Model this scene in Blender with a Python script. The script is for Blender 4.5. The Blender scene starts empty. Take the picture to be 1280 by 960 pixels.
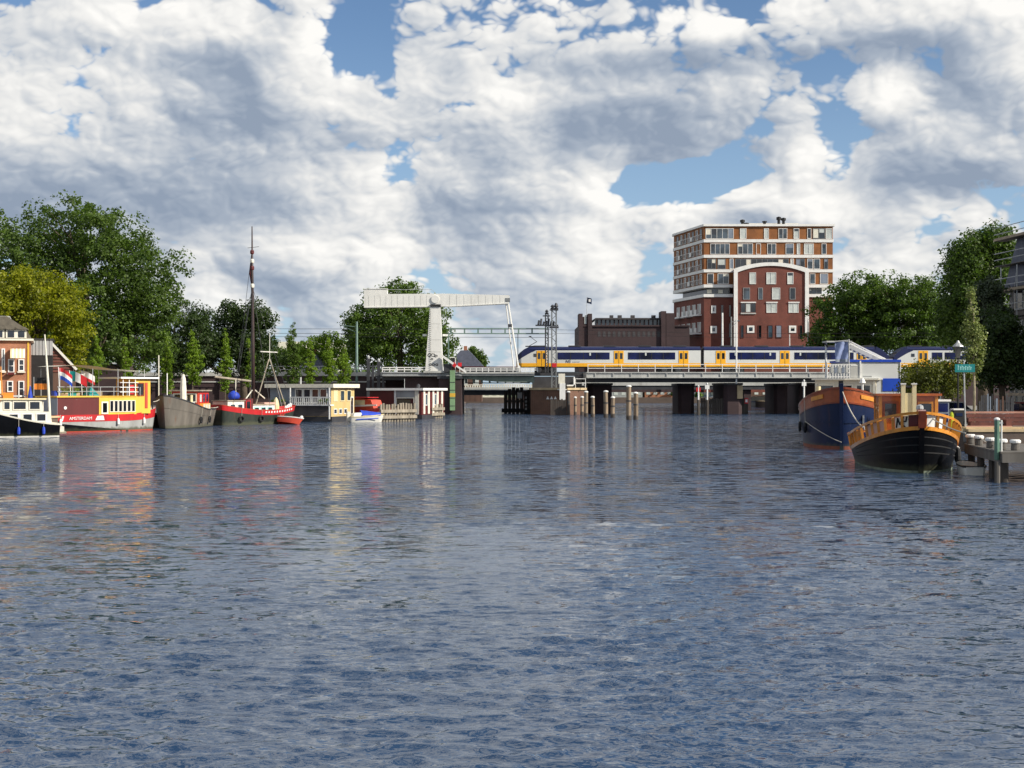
import bpy, bmesh, math, random
import numpy as np
from mathutils import Vector, Matrix
R = math.radians
scene = bpy.context.scene
C = scene.collection
# ------------------------------------------------------------------ camera
F, CX, CY, EYE = 1600.0, 640.0, 487.0, 3.5        # focal length in photo pixels, horizon row, eye height
cam_data = bpy.data.cameras.new('camera')
cam = bpy.data.objects.new('camera', cam_data); C.objects.link(cam)
cam.location = (0, 0, EYE); cam.rotation_euler = (R(90), 0, 0)
cam_data.sensor_width = 36.0; cam_data.lens = 36.0 * F / 1280.0
cam_data.shift_y = (CY - 480.0) / 1280.0
cam_data.clip_start = 0.3; cam_data.clip_end = 8000
scene.camera = cam
scene.render.engine = 'CYCLES'
scene.view_settings.view_transform = 'Standard'
scene.view_settings.look = 'None'
scene.view_settings.exposure = 0.32
scene.view_settings.gamma = 1.0
scene.cycles.max_bounces = 6
scene.cycles.transparent_max_bounces = 6
scene.cycles.caustics_reflective = False
scene.cycles.caustics_refractive = False
scene.cycles.use_denoising = True
# ------------------------------------------------------------------ sun and sky
SUN = Vector((0.91, -0.39, 0.62)).normalized()
sun_el = math.asin(SUN.z); sun_az = math.atan2(SUN.x, SUN.y)
sd = bpy.data.lights.new('sun', 'SUN'); sd.energy = 5.0; sd.angle = R(0.5); sd.color = (1.0, 0.93, 0.82)
sun = bpy.data.objects.new('sun', sd); C.objects.link(sun)
sun.rotation_euler = SUN.to_track_quat('Z', 'Y').to_euler()
sun.location = (60, -40, 80)

world = bpy.data.worlds.new('World'); scene.world = world; world.use_nodes = True
wt = world.node_tree; wt.nodes.clear()
class NG:
    """tiny helper to chain shader nodes"""
    def __init__(s, tree): s.t = tree
    def node(s, typ, **kw):
        n = s.t.nodes.new(typ)
        for k, v in kw.items(): setattr(n, k, v)
        return n
    def put(s, sock, v):
        if isinstance(v, bpy.types.NodeSocket): s.t.links.new(v, sock)
        else: sock.default_value = v
    def m(s, op, a, b=0.0, c=None, clamp=False):
        n = s.node('ShaderNodeMath', operation=op, use_clamp=clamp)
        s.put(n.inputs[0], a); s.put(n.inputs[1], b)
        if c is not None: s.put(n.inputs[2], c)
        return n.outputs[0]
    def v(s, op, a, b=(0, 0, 0), out=0):
        n = s.node('ShaderNodeVectorMath', operation=op)
        s.put(n.inputs[0], a)
        if op == 'SCALE': s.put(n.inputs['Scale'], b)
        else: s.put(n.inputs[1], b)
        return n.outputs[out]
    def comb(s, x, y, z):
        n = s.node('ShaderNodeCombineXYZ')
        for i, q in enumerate((x, y, z)): s.put(n.inputs[i], q)
        return n.outputs[0]
    def sep(s, vec):
        n = s.node('ShaderNodeSeparateXYZ'); s.put(n.inputs[0], vec); return n.outputs
    def noise(s, vec, scale, detail=6, rough=0.55, dist=0.0, out=0, lac=2.0):
        n = s.node('ShaderNodeTexNoise'); s.put(n.inputs['Vector'], vec)
        n.inputs['Scale'].default_value = scale; n.inputs['Detail'].default_value = detail
        n.inputs['Roughness'].default_value = rough; n.inputs['Distortion'].default_value = dist
        n.inputs['Lacunarity'].default_value = lac
        return n.outputs[out]
    def ss(s, x, lo, hi, a=0.0, b=1.0):
        n = s.node('ShaderNodeMapRange', interpolation_type='SMOOTHSTEP')
        s.put(n.inputs[0], x); n.inputs[1].default_value = lo; n.inputs[2].default_value = hi
        n.inputs[3].default_value = a; n.inputs[4].default_value = b
        return n.outputs[0]
    def lin(s, x, lo, hi, a=0.0, b=1.0):
        n = s.node('ShaderNodeMapRange'); n.clamp = True
        s.put(n.inputs[0], x); n.inputs[1].default_value = lo; n.inputs[2].default_value = hi
        n.inputs[3].default_value = a; n.inputs[4].default_value = b
        return n.outputs[0]
    def mix(s, f, a, b, mode='MIX'):
        n = s.node('ShaderNodeMix', data_type='RGBA', blend_type=mode)
        s.put(n.inputs[0], f); s.put(n.inputs[6], a); s.put(n.inputs[7], b)
        return n.outputs[2]

def col4(c): return (c[0], c[1], c[2], 1.0)

def build_sky():
    g = NG(wt)
    sky = g.node('ShaderNodeTexSky', sky_type='NISHITA', sun_disc=False)
    sky.sun_elevation = sun_el; sky.sun_rotation = sun_az
    sky.air_density = 1.0; sky.dust_density = 0.6; sky.ozone_density = 2.0
    d = g.v('NORMALIZE', g.node('ShaderNodeTexCoord').outputs['Generated'])
    x, y, z = g.sep(d)
    zc = g.m('MAXIMUM', z, -0.03)
    # cloud field: flattened puffs, smaller and flatter towards the horizon
    lz = g.m('LOGARITHM', g.m('ADD', zc, 0.045), 2.718)
    P = g.comb(x, y, g.m('ADD', g.m('MULTIPLY', zc, 1.25), g.m('MULTIPLY', lz, 0.065)))
    P = g.v('ADD', P, SKY_SHIFT)
    warp = g.noise(P, 5.0, 3, 0.5, out=1)
    P = g.v('ADD', P, g.v('SCALE', g.v('SUBTRACT', warp, (0.5, 0.5, 0.5)), 0.018))
    # broad banks of cloud and clear gaps: (column, row, half width, half height, amount) as bearings
    def field(lst, slope=False):
        acc = None; sl = None
        for (px, py, rx, ry, a) in lst:
            c = Vector(((px - CX) / F, 1.0, (CY - py) / F)).normalized()
            dv = g.v('MULTIPLY', g.v('SUBTRACT', d, tuple(c)), (F / rx, F / rx, F / ry))
            e = g.m('MULTIPLY', g.m('EXPONENT', g.m('MULTIPLY', g.v('DOT_PRODUCT', dv, dv, out=1), -1.0)), a)
            acc = e if acc is None else g.m('ADD', acc, e)
            if slope:
                q = g.m('MULTIPLY', e, g.v('DOT_PRODUCT', dv, (0.55, 0.0, 0.85), out=1))
                sl = q if sl is None else g.m('ADD', sl, q)
        return acc, sl
    bias, bslope = field(SKY_MASSES, True)
    tone, _ = field(SKY_TONES)
    def puffs(Pv, octs):
        acc = None
        for (scale, w) in octs:
            n = g.m('MULTIPLY', g.m('ABSOLUTE', g.m('SUBTRACT', g.noise(Pv, scale, 0, 0.5), 0.5)), 2 * w)
            acc = n if acc is None else g.m('ADD', acc, n)
        return acc
    OCT = [(7.0, .60), (15.5, .34), (33.0, .21), (69.0, .12), (140.0, .07)]
    wv = g.v('SCALE', g.v('SUBTRACT', g.noise(P, 20.0, 1, 0.5, out=1), (0.5, 0.5, 0.5)), 0.006)
    Q = g.v('ADD', P, wv)
    big = g.noise(P, 5.0, 2, 0.5)
    L = Vector((0.60, -0.10, 0.78))
    d0 = puffs(Q, OCT)
    body = g.m('SUBTRACT', g.m('ADD', g.m('MULTIPLY', big, 0.75), bias), g.ss(z, 0.28, 0.65, 0.0, 0.06))  # cloud thinned overhead to put more blue into the water's reflections
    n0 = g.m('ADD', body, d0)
    d1 = puffs(g.v('ADD', Q, tuple(L * 0.0065)), OCT[:4])
    d2 = puffs(g.v('ADD', Q, tuple(L * 0.036)), OCT[:2])
    d0s = puffs(Q, OCT[:2])
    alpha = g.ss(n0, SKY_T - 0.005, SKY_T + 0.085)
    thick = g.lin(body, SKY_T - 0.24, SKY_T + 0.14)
    relief = g.m('ADD', g.m('MULTIPLY', g.m('SUBTRACT', d0, d1), SKY_R1), g.m('MULTIPLY', g.m('SUBTRACT', d0s, d2), SKY_R2))
    shade = g.m('ADD', relief, g.m('MULTIPLY', bslope, 1.3))
    shade = g.m('ADD', shade, g.m('MULTIPLY', tone, 2.1))
    shade = g.m('ADD', shade, g.m('SUBTRACT', 0.69, g.m('MULTIPLY', thick, 0.40)))
    cr = g.node('ShaderNodeValToRGB'); g.put(cr.inputs[0], shade)
    el = cr.color_ramp.elements
    el[0].position = 0.0; el[0].color = (0.29, 0.355, 0.46, 1)
    el[1].position = 1.0; el[1].color = (1.0, 0.985, 0.95, 1)
    e = el.new(0.25); e.color = (0.40, 0.46, 0.55, 1)
    e = el.new(0.50); e.color = (0.60, 0.635, 0.68, 1)
    e = el.new(0.75); e.color = (0.83, 0.83, 0.82, 1)
    cloud = cr.outputs[0]
    skyc = g.mix(1.0, g.v('SCALE', sky.outputs[0], SKY_STRENGTH), (0.92, 1.03, 1.16, 1), 'MULTIPLY')
    # low air: pale towards the horizon
    hz = g.ss(z, 0.0, 0.30, 0.62, 0.0)
    skyc = g.mix(hz, skyc, (0.46, 0.64, 0.84, 1))
    cloud = g.mix(g.ss(z, 0.0, 0.10, 0.34, 0.0), cloud, (0.52, 0.62, 0.72, 1))
    out = g.mix(alpha, skyc, cloud)
    bg = g.node('ShaderNodeBackground'); g.put(bg.inputs[0], out); bg.inputs[1].default_value = 0.80
    wo = g.node('ShaderNodeOutputWorld'); wt.links.new(bg.outputs[0], wo.inputs[0])
SKY_STRENGTH = 0.10
SKY_SHIFT = (3.9, 1.2, 0.55)
SKY_T, SKY_R1, SKY_R2 = 0.535, 1.75, 1.15
SKY_MASSES = [
    (130, 110, 260, 110, .10), (330, 60, 90, 80, .12), (150, 250, 300, 40, .08), (430, 150, 200, 60, .06),
    (452, 45, 30, 46, -.30), (492, 105, 26, 30, -.24),
    (600, 95, 90, 70, .10), (860, 135, 150, 60, .20), (1000, 30, 330, 50, .14), (1180, 185, 130, 60, .16),
    (880, 222, 110, 22, -.32), (780, 235, 80, 20, -.12), (1045, 165, 30, 55, -.30), (1035, 245, 50, 36, -.20), (960, 165, 20, 16, -.14),
    (640, 290, 170, 50, .08), (460, 265, 220, 50, .08), (920, 258, 45, 18, .22), (990, 212, 18, 26, .26), (1150, 285, 90, 30, .10),
    (640, 395, 260, 34, .07), (270, 400, 200, 40, .10), (1100, 330, 120, 30, .06), (60, 245, 110, 40, .16), (60, 20, 120, 40, .12), (1240, 110, 60, 50, .10), (270, 330, 130, 34, .05), (1090, 305, 40, 22, .06),
]
SKY_TONES = [
    (110, 110, 130, 60, .10), (300, 95, 60, 90, -.15), (385, 55, 22, 46, .22), (340, 95, 26, 20, .16), (425, 100, 24, 50, .18), (240, 20, 90, 26, .18),
    (200, 235, 280, 34, -.13), (520, 230, 80, 24, .10), (330, 290, 110, 40, .12), (620, 95, 44, 50, .20), (740, 160, 90, 40, -.14),
    (880, 165, 150, 40, -.19), (860, 35, 150, 20, .16), (900, 78, 360, 22, -.16), (1105, 130, 30, 22, .16), (1165, 185, 60, 34, .08), (1170, 225, 130, 26, -.22),
    (990, 212, 20, 26, .24), (920, 255, 40, 14, .22), (520, 310, 120, 36, .12), (740, 310, 80, 40, .12), (1150, 275, 80, 24, .10), (600, 260, 150, 16, -.08),
]
build_sky()

# ------------------------------------------------------------------ helpers
def X(px, Y): return (px - CX) / F * Y
def Z(py, Y): return EYE - (py - CY) / F * Y
rng = np.random.default_rng(7); random.seed(7)

def tag(o, label=None, cat=None, group=None, kind=None):
    if label: o['label'] = label
    if cat: o['category'] = cat
    if group: o['group'] = group
    if kind: o['kind'] = kind
    return o
def thing(name, label, cat, loc=(0, 0, 0), rz=0.0, group=None):
    o = bpy.data.objects.new(name, None); C.objects.link(o)
    o.empty_display_size = 0.5
    o.location = loc; o.rotation_euler = (0, 0, rz)
    return tag(o, label, cat, group)
def copy_tree(o, parent=None):
    c = o.copy(); C.objects.link(c)
    if parent is not None: c.parent = parent
    for ch in list(o.children): copy_tree(ch, c)
    return c
def copy_thing(o, loc, rz=None, label=None, scale=None):
    c = copy_tree(o); c.location = loc
    if rz is not None: c.rotation_euler = (0, 0, rz)
    if label: c['label'] = label
    if scale: c.scale = scale
    return c

class MB:
    """collects vertices and faces of one mesh"""
    def __init__(s): s.v = []; s.f = []
    def add(s, vs, fs):
        b = len(s.v); s.v.extend([tuple(q) for q in vs]); s.f.extend([tuple(i + b for i in q) for q in fs]); return s
    def box(s, x0, x1, y0, y1, z0, z1):
        return s.add([(x0, y0, z0), (x1, y0, z0), (x1, y1, z0), (x0, y1, z0), (x0, y0, z1), (x1, y0, z1), (x1, y1, z1), (x0, y1, z1)],
                     [(3, 2, 1, 0), (4, 5, 6, 7), (0, 1, 5, 4), (1, 2, 6, 5), (2, 3, 7, 6), (3, 0, 4, 7)])
    def bar(s, p, q, w, h=None, up=(0, 0, 1)):
        p = Vector(p); q = Vector(q); h = h or w; d = (q - p).normalized(); up = Vector(up)
        if abs(d.dot(up)) > .98: up = Vector((0, 1, 0))
        a = d.cross(up).normalized() * (w / 2); b = a.cross(d).normalized() * (h / 2)
        vs = [p - a - b, p + a - b, p + a + b, p - a + b, q - a - b, q + a - b, q + a + b, q - a + b]
        return s.add(vs, [(0, 1, 2, 3), (7, 6, 5, 4), (4, 5, 1, 0), (5, 6, 2, 1), (6, 7, 3, 2), (7, 4, 0, 3)])
    def tube(s, pts, r, n=6, cap=True):
        pts = [Vector(p) for p in pts]; k = len(pts)
        rs = r if isinstance(r, (list, tuple)) else [r] * k
        vs = []; fs = []
        ref = Vector((0.13, 0.21, 1)).normalized()
        for i, p in enumerate(pts):
            d = (pts[min(i + 1, k - 1)] - pts[max(i - 1, 0)]).normalized()
            u = d.cross(ref)
            if u.length < .08: u = d.cross(Vector((1, 0, 0.1)))
            u.normalize(); w = d.cross(u).normalized()
            for j in range(n):
                a = 2 * math.pi * j / n
                vs.append(p + (u * math.cos(a) + w * math.sin(a)) * rs[i])
        for i in range(k - 1):
            for j in range(n):
                fs.append((i * n + j, (i + 1) * n + j, (i + 1) * n + (j + 1) % n, i * n + (j + 1) % n))
        if cap: fs.append(tuple(range(n))); fs.append(tuple((k - 1) * n + j for j in reversed(range(n))))
        return s.add(vs, fs)
    def prism(s, poly, y0, y1):          # polygon in x,z extruded along y
        n = len(poly)
        vs = [(a, y0, b) for a, b in poly] + [(a, y1, b) for a, b in poly]
        fs = [tuple(range(n)), tuple(range(2 * n - 1, n - 1, -1))]
        fs += [(i, i + n, (i + 1) % n + n, (i + 1) % n) for i in range(n)]
        return s.add(vs, fs)
    def slab(s, poly, z0, z1):           # polygon in x,y extruded along z
        n = len(poly)
        vs = [(a, b, z0) for a, b in poly] + [(a, b, z1) for a, b in poly]
        fs = [tuple(range(n - 1, -1, -1)), tuple(range(n, 2 * n))]
        fs += [(i, (i + 1) % n, (i + 1) % n + n, i + n) for i in range(n)]
        return s.add(vs, fs)
    def prism_x(s, poly, x0, x1):        # polygon in y,z extruded along x
        n = len(poly)
        vs = [(x0, a, b) for a, b in poly] + [(x1, a, b) for a, b in poly]
        fs = [tuple(range(n)), tuple(range(2 * n - 1, n - 1, -1))]
        fs += [(i, i + n, (i + 1) % n + n, (i + 1) % n) for i in range(n)]
        return s.add(vs, fs)
    def grid(s, rows, flip=False):
        m = len(rows[0]); vs = [p for r in rows for p in r]; fs = []
        for i in range(len(rows) - 1):
            for j in range(m - 1):
                q = (i * m + j, i * m + j + 1, (i + 1) * m + j + 1, (i + 1) * m + j)
                fs.append(q[::-1] if flip else q)
        return s.add(vs, fs)
    def lathe(s, prof, c=(0, 0, 0), n=12):
        vs = []; fs = []; k = len(prof)
        for r, z in prof:
            for j in range(n):
                a = 2 * math.pi * j / n; vs.append((c[0] + r * math.cos(a), c[1] + r * math.sin(a), c[2] + z))
        for i in range(k - 1):
            for j in range(n): fs.append((i * n + j, i * n + (j + 1) % n, (i + 1) * n + (j + 1) % n, (i + 1) * n + j))
        fs.append(tuple(reversed(range(n)))); fs.append(tuple((k - 1) * n + j for j in range(n)))
        return s.add(vs, fs)
    def mesh(s, name, mat, smooth=False):
        me = bpy.data.meshes.new(name); me.from_pydata(s.v, [], s.f)
        bm = bmesh.new(); bm.from_mesh(me); bmesh.ops.recalc_face_normals(bm, faces=bm.faces[:]); bm.to_mesh(me); bm.free()
        if smooth: me.polygons.foreach_set('use_smooth', [True] * len(me.polygons))
        me.materials.append(mat); me.update(); return me
    def build(s, name, mat, parent=None, smooth=False, loc=None):
        o = bpy.data.objects.new(name, s.mesh(name, mat, smooth)); C.objects.link(o)
        if parent is not None: o.parent = parent
        if loc: o.location = loc
        return o
def put(name, me, parent, loc=(0, 0, 0), rz=0.0):
    o = bpy.data.objects.new(name, me); C.objects.link(o); o.parent = parent; o.location = loc; o.rotation_euler = (0, 0, rz); return o
def text_mesh(txt, size, mat, depth=0.01, shear=0.0):
    cu = bpy.data.curves.new('lettering', 'FONT'); cu.body = txt; cu.size = size; cu.extrude = depth; cu.align_x = 'CENTER'; cu.align_y = 'CENTER'; cu.shear = shear
    o = bpy.data.objects.new('lettering', cu); C.objects.link(o)
    bpy.context.view_layer.update()
    me = bpy.data.meshes.new_from_object(o.evaluated_get(bpy.context.evaluated_depsgraph_get()))
    bpy.data.objects.remove(o); bpy.data.curves.remove(cu)
    me.name = 'lettering'; me.materials.clear(); me.materials.append(mat); return me

# ------------------------------------------------------------------ materials
def pmat(name, c, rough=0.6, var=0.18, scale=1.5, bump=0.0, bscale=20, metal=0.0, dirt=0.0, streak=False, spec=0.5, coat=0.0, scum=0.0, rust=0.0):
    m = bpy.data.materials.new(name); m.use_nodes = True; t = m.node_tree; g = NG(t)
    b = t.nodes['Principled BSDF']
    b.inputs['Roughness'].default_value = rough; b.inputs['Metallic'].default_value = metal
    b.inputs['Specular IOR Level'].default_value = spec; b.inputs['Coat Weight'].default_value = coat
    oc = g.node('ShaderNodeTexCoord').outputs['Object']
    oc = g.v('ADD', oc, g.v('SCALE', g.node('ShaderNodeObjectInfo').outputs['Location'], 0.37))
    vec = oc
    if streak: vec = g.v('MULTIPLY', oc, (1.0, 1.0, 0.12))
    n = g.noise(vec, scale, 6, 0.62)
    f = g.lin(n, 0.3, 0.7, 1.0 - var, 1.0 + var)
    base = g.v('SCALE', col4(c)[:3], f)
    if dirt > 0:
        n2 = g.noise(g.v('MULTIPLY', oc, (1.0, 1.0, 0.25)), scale * 2.3, 7, 0.68)
        base = g.mix(g.ss(n2, 0.5, 0.78, 0.0, dirt), base, (0.09, 0.075, 0.055, 1))
    if rust > 0:      # rust runs down from the rail in narrow tongues
        n3 = g.noise(g.v('MULTIPLY', oc, (3.2, 3.2, 0.22)), 1.0, 5, 0.6)
        base = g.mix(g.ss(n3, 0.58, 0.74, 0.0, rust), base, (0.13, 0.050, 0.020, 1))
    if scum > 0:      # weed and dried silt along the waterline
        zz = g.sep(g.node('ShaderNodeTexCoord').outputs['Object'])[2]
        n4 = g.noise(oc, 2.2, 5, 0.65)
        base = g.mix(g.ss(g.m('ADD', zz, g.m('MULTIPLY', n4, -0.55)), -0.12, 0.14, scum, 0.0), base, (0.075, 0.078, 0.045, 1))
    g.put(b.inputs['Base Color'], base)
    if bump > 0:
        bn = g.node('ShaderNodeBump'); bn.inputs['Strength'].default_value = bump; bn.inputs['Distance'].default_value = 0.05
        g.put(bn.inputs['Height'], g.noise(vec, bscale, 5, 0.6)); g.put(b.inputs['Normal'], bn.outputs[0])
    return m
def brickmat(name, c1, c2, mortar, sx=4.0):
    m = bpy.data.materials.new(name); m.use_nodes = True; t = m.node_tree; g = NG(t); b = t.nodes['Principled BSDF']
    oc = g.node('ShaderNodeTexCoord').outputs['Object']; x, y, z = g.sep(oc)
    vec = g.comb(g.m('ADD', x, y), z, 0.0)
    br = g.node('ShaderNodeTexBrick'); g.put(br.inputs['Vector'], vec)
    br.inputs['Scale'].default_value = sx; br.inputs['Color1'].default_value = col4(c1); br.inputs['Color2'].default_value = col4(c2)
    br.inputs['Mortar'].default_value = col4(mortar); br.inputs['Mortar Size'].default_value = 0.012
    n = g.noise(oc, 0.35, 6, 0.65)
    g.put(b.inputs['Base Color'], g.v('SCALE', br.outputs[0], g.lin(n, 0.3, 0.7, 0.72, 1.28)))
    b.inputs['Roughness'].default_value = 0.85
    return m
def glassmat(name, c=(0.03, 0.045, 0.06), rough=0.08, spec=0.9):
    m = bpy.data.materials.new(name); m.use_nodes = True; t = m.node_tree; g = NG(t); b = t.nodes['Principled BSDF']
    oc = g.node('ShaderNodeTexCoord').outputs['Object']
    loc = g.node('ShaderNodeObjectInfo').outputs['Location']
    n = g.noise(g.v('ADD', oc, g.v('SCALE', loc, 3.1)), 0.5, 2, 0.5)
    g.put(b.inputs['Base Color'], g.v('SCALE', c, g.lin(n, 0.35, 0.65, 0.35, 2.0)))
    b.inputs['Roughness'].default_value = rough; b.inputs['IOR'].default_value = 1.52
    b.inputs['Specular IOR Level'].default_value = spec
    return m
M = {}
M['white'] = pmat('white_paint', (0.78, 0.77, 0.73), 0.5, 0.08, 1.0, dirt=0.16)
M['bridgewhite'] = pmat('bridge_white_paint', (0.74, 0.73, 0.68), 0.5, 0.08, 0.7, dirt=0.22, streak=True, rust=0.18)
M['offwhite'] = pmat('offwhite_paint', (0.62, 0.60, 0.54), 0.55, 0.12, 0.8, dirt=0.25, streak=True)
M['cream'] = pmat('cream_paint', (0.72, 0.62, 0.36), 0.45, 0.08, 2.0, dirt=0.15)
M['creamwhite'] = pmat('cream_white_paint', (0.74, 0.70, 0.58), 0.45, 0.08, 2.0, dirt=0.15)
M['grey'] = pmat('grey_paint', (0.33, 0.34, 0.34), 0.6, 0.18, 0.8, dirt=0.3, streak=True)
M['lightgrey'] = pmat('light_grey_concrete', (0.46, 0.46, 0.43), 0.8, 0.22, 0.5, dirt=0.45, streak=True)
M['steel'] = pmat('weathered_steel', (0.20, 0.21, 0.21), 0.55, 0.25, 1.5, metal=0.3, dirt=0.3)
M['galv'] = pmat('galvanised_steel', (0.42, 0.43, 0.43), 0.5, 0.18, 2.0, metal=0.3)
M['darksteel'] = pmat('dark_steel', (0.035, 0.036, 0.042), 0.6, 0.35, 1.0, dirt=0.3)
M['black'] = pmat('black_paint', (0.004, 0.0045, 0.006), 0.38, 0.4, 1.0, bump=0.05, bscale=3, spec=0.10, scum=0.4, rust=0.10)
M['blackmatt'] = pmat('black_matt', (0.012, 0.012, 0.013), 0.8, 0.4, 2.0)
M['navy'] = pmat('navy_paint', (0.004, 0.013, 0.05), 0.36, 0.25, 1.0, dirt=0.06, streak=True, bump=0.05, bscale=3, spec=0.3, scum=0.6, rust=0.2)
M['greyhull'] = pmat('worn_grey_hull_paint', (0.135, 0.12, 0.10), 0.6, 0.45, 0.9, dirt=0.6, streak=True, bump=0.15, bscale=4, scum=0.7, rust=0.6)
M['greenhull'] = pmat('dark_green_hull_paint', (0.020, 0.028, 0.020), 0.5, 0.4, 1.0, dirt=0.4, streak=True, scum=0.8, rust=0.5)
M['red'] = pmat('red_paint', (0.50, 0.016, 0.020), 0.45, 0.22, 1.2, dirt=0.2, streak=True)
M['maroon'] = pmat('maroon_paint', (0.10, 0.012, 0.012), 0.45, 0.25, 0.9, dirt=0.15, streak=True)
M['orange_red'] = pmat('orange_red_paint', (0.50, 0.055, 0.025), 0.5, 0.25, 1.2, dirt=0.3, streak=True)
M['yellow'] = pmat('yellow_paint', (0.74, 0.44, 0.05), 0.5, 0.16, 1.0, dirt=0.22, streak=True)
M['varnish'] = pmat('varnished_wood', (0.42, 0.095, 0.013), 0.28, 0.35, 3.0, coat=0.5)
M['varnish_light'] = pmat('light_varnished_wood', (0.66, 0.26, 0.03), 0.28, 0.25, 3.0, coat=0.5)
M['mahogany'] = pmat('mahogany', (0.20, 0.038, 0.012), 0.3, 0.35, 2.5, coat=0.4)
M['hullwhite'] = pmat('grey_white_hull_paint', (0.34, 0.345, 0.33), 0.5, 0.2, 0.8, dirt=0.5, streak=True, scum=0.9, rust=0.45)
M['mastwood'] = pmat('dark_mast_wood', (0.035, 0.018, 0.016), 0.5, 0.3, 2.0)
M['varnish_dark'] = pmat('brown_varnish', (0.30, 0.065, 0.014), 0.35, 0.3, 2.0, coat=0.3)
M['greygreen'] = pmat('algae_stripe', (0.16, 0.19, 0.14), 0.7, 0.5, 1.5, dirt=0.5)
M['greenpost'] = pmat('faded_green_paint', (0.10, 0.20, 0.14), 0.6, 0.25, 2.0, dirt=0.3)
M['pinkboard'] = pmat('sunbleached_red_board', (0.42, 0.22, 0.16), 0.7, 0.2, 1.5)
M['lampglass'] = glassmat('lantern_glass', (0.10, 0.10, 0.10), 0.2)
M['rustorange'] = pmat('faded_red_lead', (0.23, 0.06, 0.028), 0.6, 0.3, 1.5, dirt=0.4)
M['jettygrey'] = pmat('grey_jetty_timber', (0.115, 0.105, 0.092), 0.85, 0.35, 1.6, dirt=0.6, streak=True)
M['tan'] = pmat('tan_boards', (0.58, 0.42, 0.18), 0.6, 0.15, 1.0, dirt=0.2, streak=True)
M['browngrey'] = pmat('brown_grey_wall_and_shade', (0.13, 0.11, 0.10), 0.7, 0.25, 1.0, dirt=0.3, streak=True)  # wall colour, also carries the shade on the houseboat's near end
M['teak'] = pmat('weathered_wood_deck', (0.34, 0.27, 0.19), 0.8, 0.3, 2.0, dirt=0.3)
M['pile'] = pmat('weathered_timber_pile', (0.27, 0.20, 0.135), 0.85, 0.45, 1.6, dirt=0.75, streak=True, bump=0.4, bscale=9)
M['piledark'] = pmat('dark_wet_timber', (0.055, 0.043, 0.034), 0.7, 0.5, 2.0, streak=True, bump=0.4, bscale=9)
M['pilegrey'] = pmat('silvered_timber', (0.29, 0.25, 0.19), 0.85, 0.4, 1.6, dirt=0.6, streak=True)
M['brick'] = brickmat('dark_red_brick', (0.175, 0.046, 0.028), (0.13, 0.034, 0.024), (0.13, 0.085, 0.07), 4.0)
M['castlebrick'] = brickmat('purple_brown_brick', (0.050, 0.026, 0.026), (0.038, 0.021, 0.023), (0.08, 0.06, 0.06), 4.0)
M['orangebrick'] = brickmat('orange_brick', (0.34, 0.13, 0.06), (0.29, 0.10, 0.05), (0.38, 0.30, 0.23), 4.0)
M['pierbrick'] = brickmat('pier_brick', (0.17, 0.08, 0.046), (0.13, 0.06, 0.037), (0.2, 0.16, 0.13), 3.0)
M['ochre'] = pmat('ochre_facade_panel', (0.235, 0.082, 0.018), 0.7, 0.28, 0.6)
M['glass'] = glassmat('window_glass')
M['darkglass'] = glassmat('dark_window_glass', (0.010, 0.013, 0.02))
M['blueglass'] = glassmat('blue_window_glass', (0.004, 0.007, 0.04), 0.15, 0.3)
M['curtain'] = pmat('window_blind', (0.50, 0.53, 0.50), 0.6, 0.2, 0.6)
M['tile'] = pmat('dark_roof_tile', (0.055, 0.050, 0.052), 0.75, 0.3, 2.0, bump=0.3, bscale=12)
M['slate'] = pmat('blue_slate', (0.10, 0.11, 0.15), 0.65, 0.25, 2.0)
M['mansard'] = pmat('brown_slate', (0.115, 0.10, 0.075), 0.75, 0.3, 2.0, bump=0.3, bscale=12)
M['brownwood'] = pmat('brown_wall_tone', (0.10, 0.052, 0.035), 0.75, 0.3, 2.0, streak=True)
M['trainwhite'] = pmat('train_white', (0.58, 0.59, 0.57), 0.35, 0.05, 0.5, dirt=0.06)
M['trainblue'] = pmat('train_blue', (0.006, 0.011, 0.06), 0.35, 0.1, 0.5)
M['trainyellow'] = pmat('train_yellow', (0.82, 0.40, 0.015), 0.4, 0.08, 0.7, dirt=0.08)
M['blue'] = pmat('blue_paint', (0.012, 0.06, 0.42), 0.4, 0.12, 1.0)
M['bluetarp'] = pmat('blue_tarpaulin', (0.015, 0.05, 0.42), 0.6, 0.25, 3.0)
M['teal'] = pmat('teal_sign', (0.0, 0.19, 0.19), 0.45, 0.1, 1.0)
M['tealpale'] = pmat('pale_teal_lettering', (0.35, 0.68, 0.62), 0.5, 0.1, 1.0)
M['greenpaint'] = pmat('pale_green_paint', (0.20, 0.33, 0.17), 0.6, 0.25, 0.9, dirt=0.3, streak=True)
M['greengirder'] = pmat('green_grey_girder', (0.16, 0.20, 0.16), 0.6, 0.3, 0.8, dirt=0.5, streak=True)
M['truss'] = pmat('sage_green_paint', (0.15, 0.23, 0.20), 0.6, 0.2, 1.0)
M['redbrown'] = pmat('red_brown_stained_planks', (0.13, 0.038, 0.026), 0.7, 0.35, 1.5, dirt=0.2)
M['sand'] = pmat('sandstone_coping', (0.50, 0.38, 0.22), 0.8, 0.2, 1.0, dirt=0.2)
M['paving'] = pmat('grey_paving', (0.20, 0.19, 0.175), 0.85, 0.25, 0.6, bump=0.3, bscale=6)
M['quay'] = brickmat('quay_brick', (0.12, 0.085, 0.065), (0.09, 0.065, 0.05), (0.14, 0.12, 0.1), 3.0)
M['bark'] = pmat('bark', (0.085, 0.065, 0.045), 0.9, 0.35, 4.0, bump=0.6, bscale=12)
M['palebark'] = pmat('pale_bark', (0.30, 0.26, 0.17), 0.9, 0.3, 4.0, bump=0.4, bscale=12)
M['grassground'] = pmat('grassy_ground', (0.05, 0.075, 0.025), 0.9, 0.4, 0.3)
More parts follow.
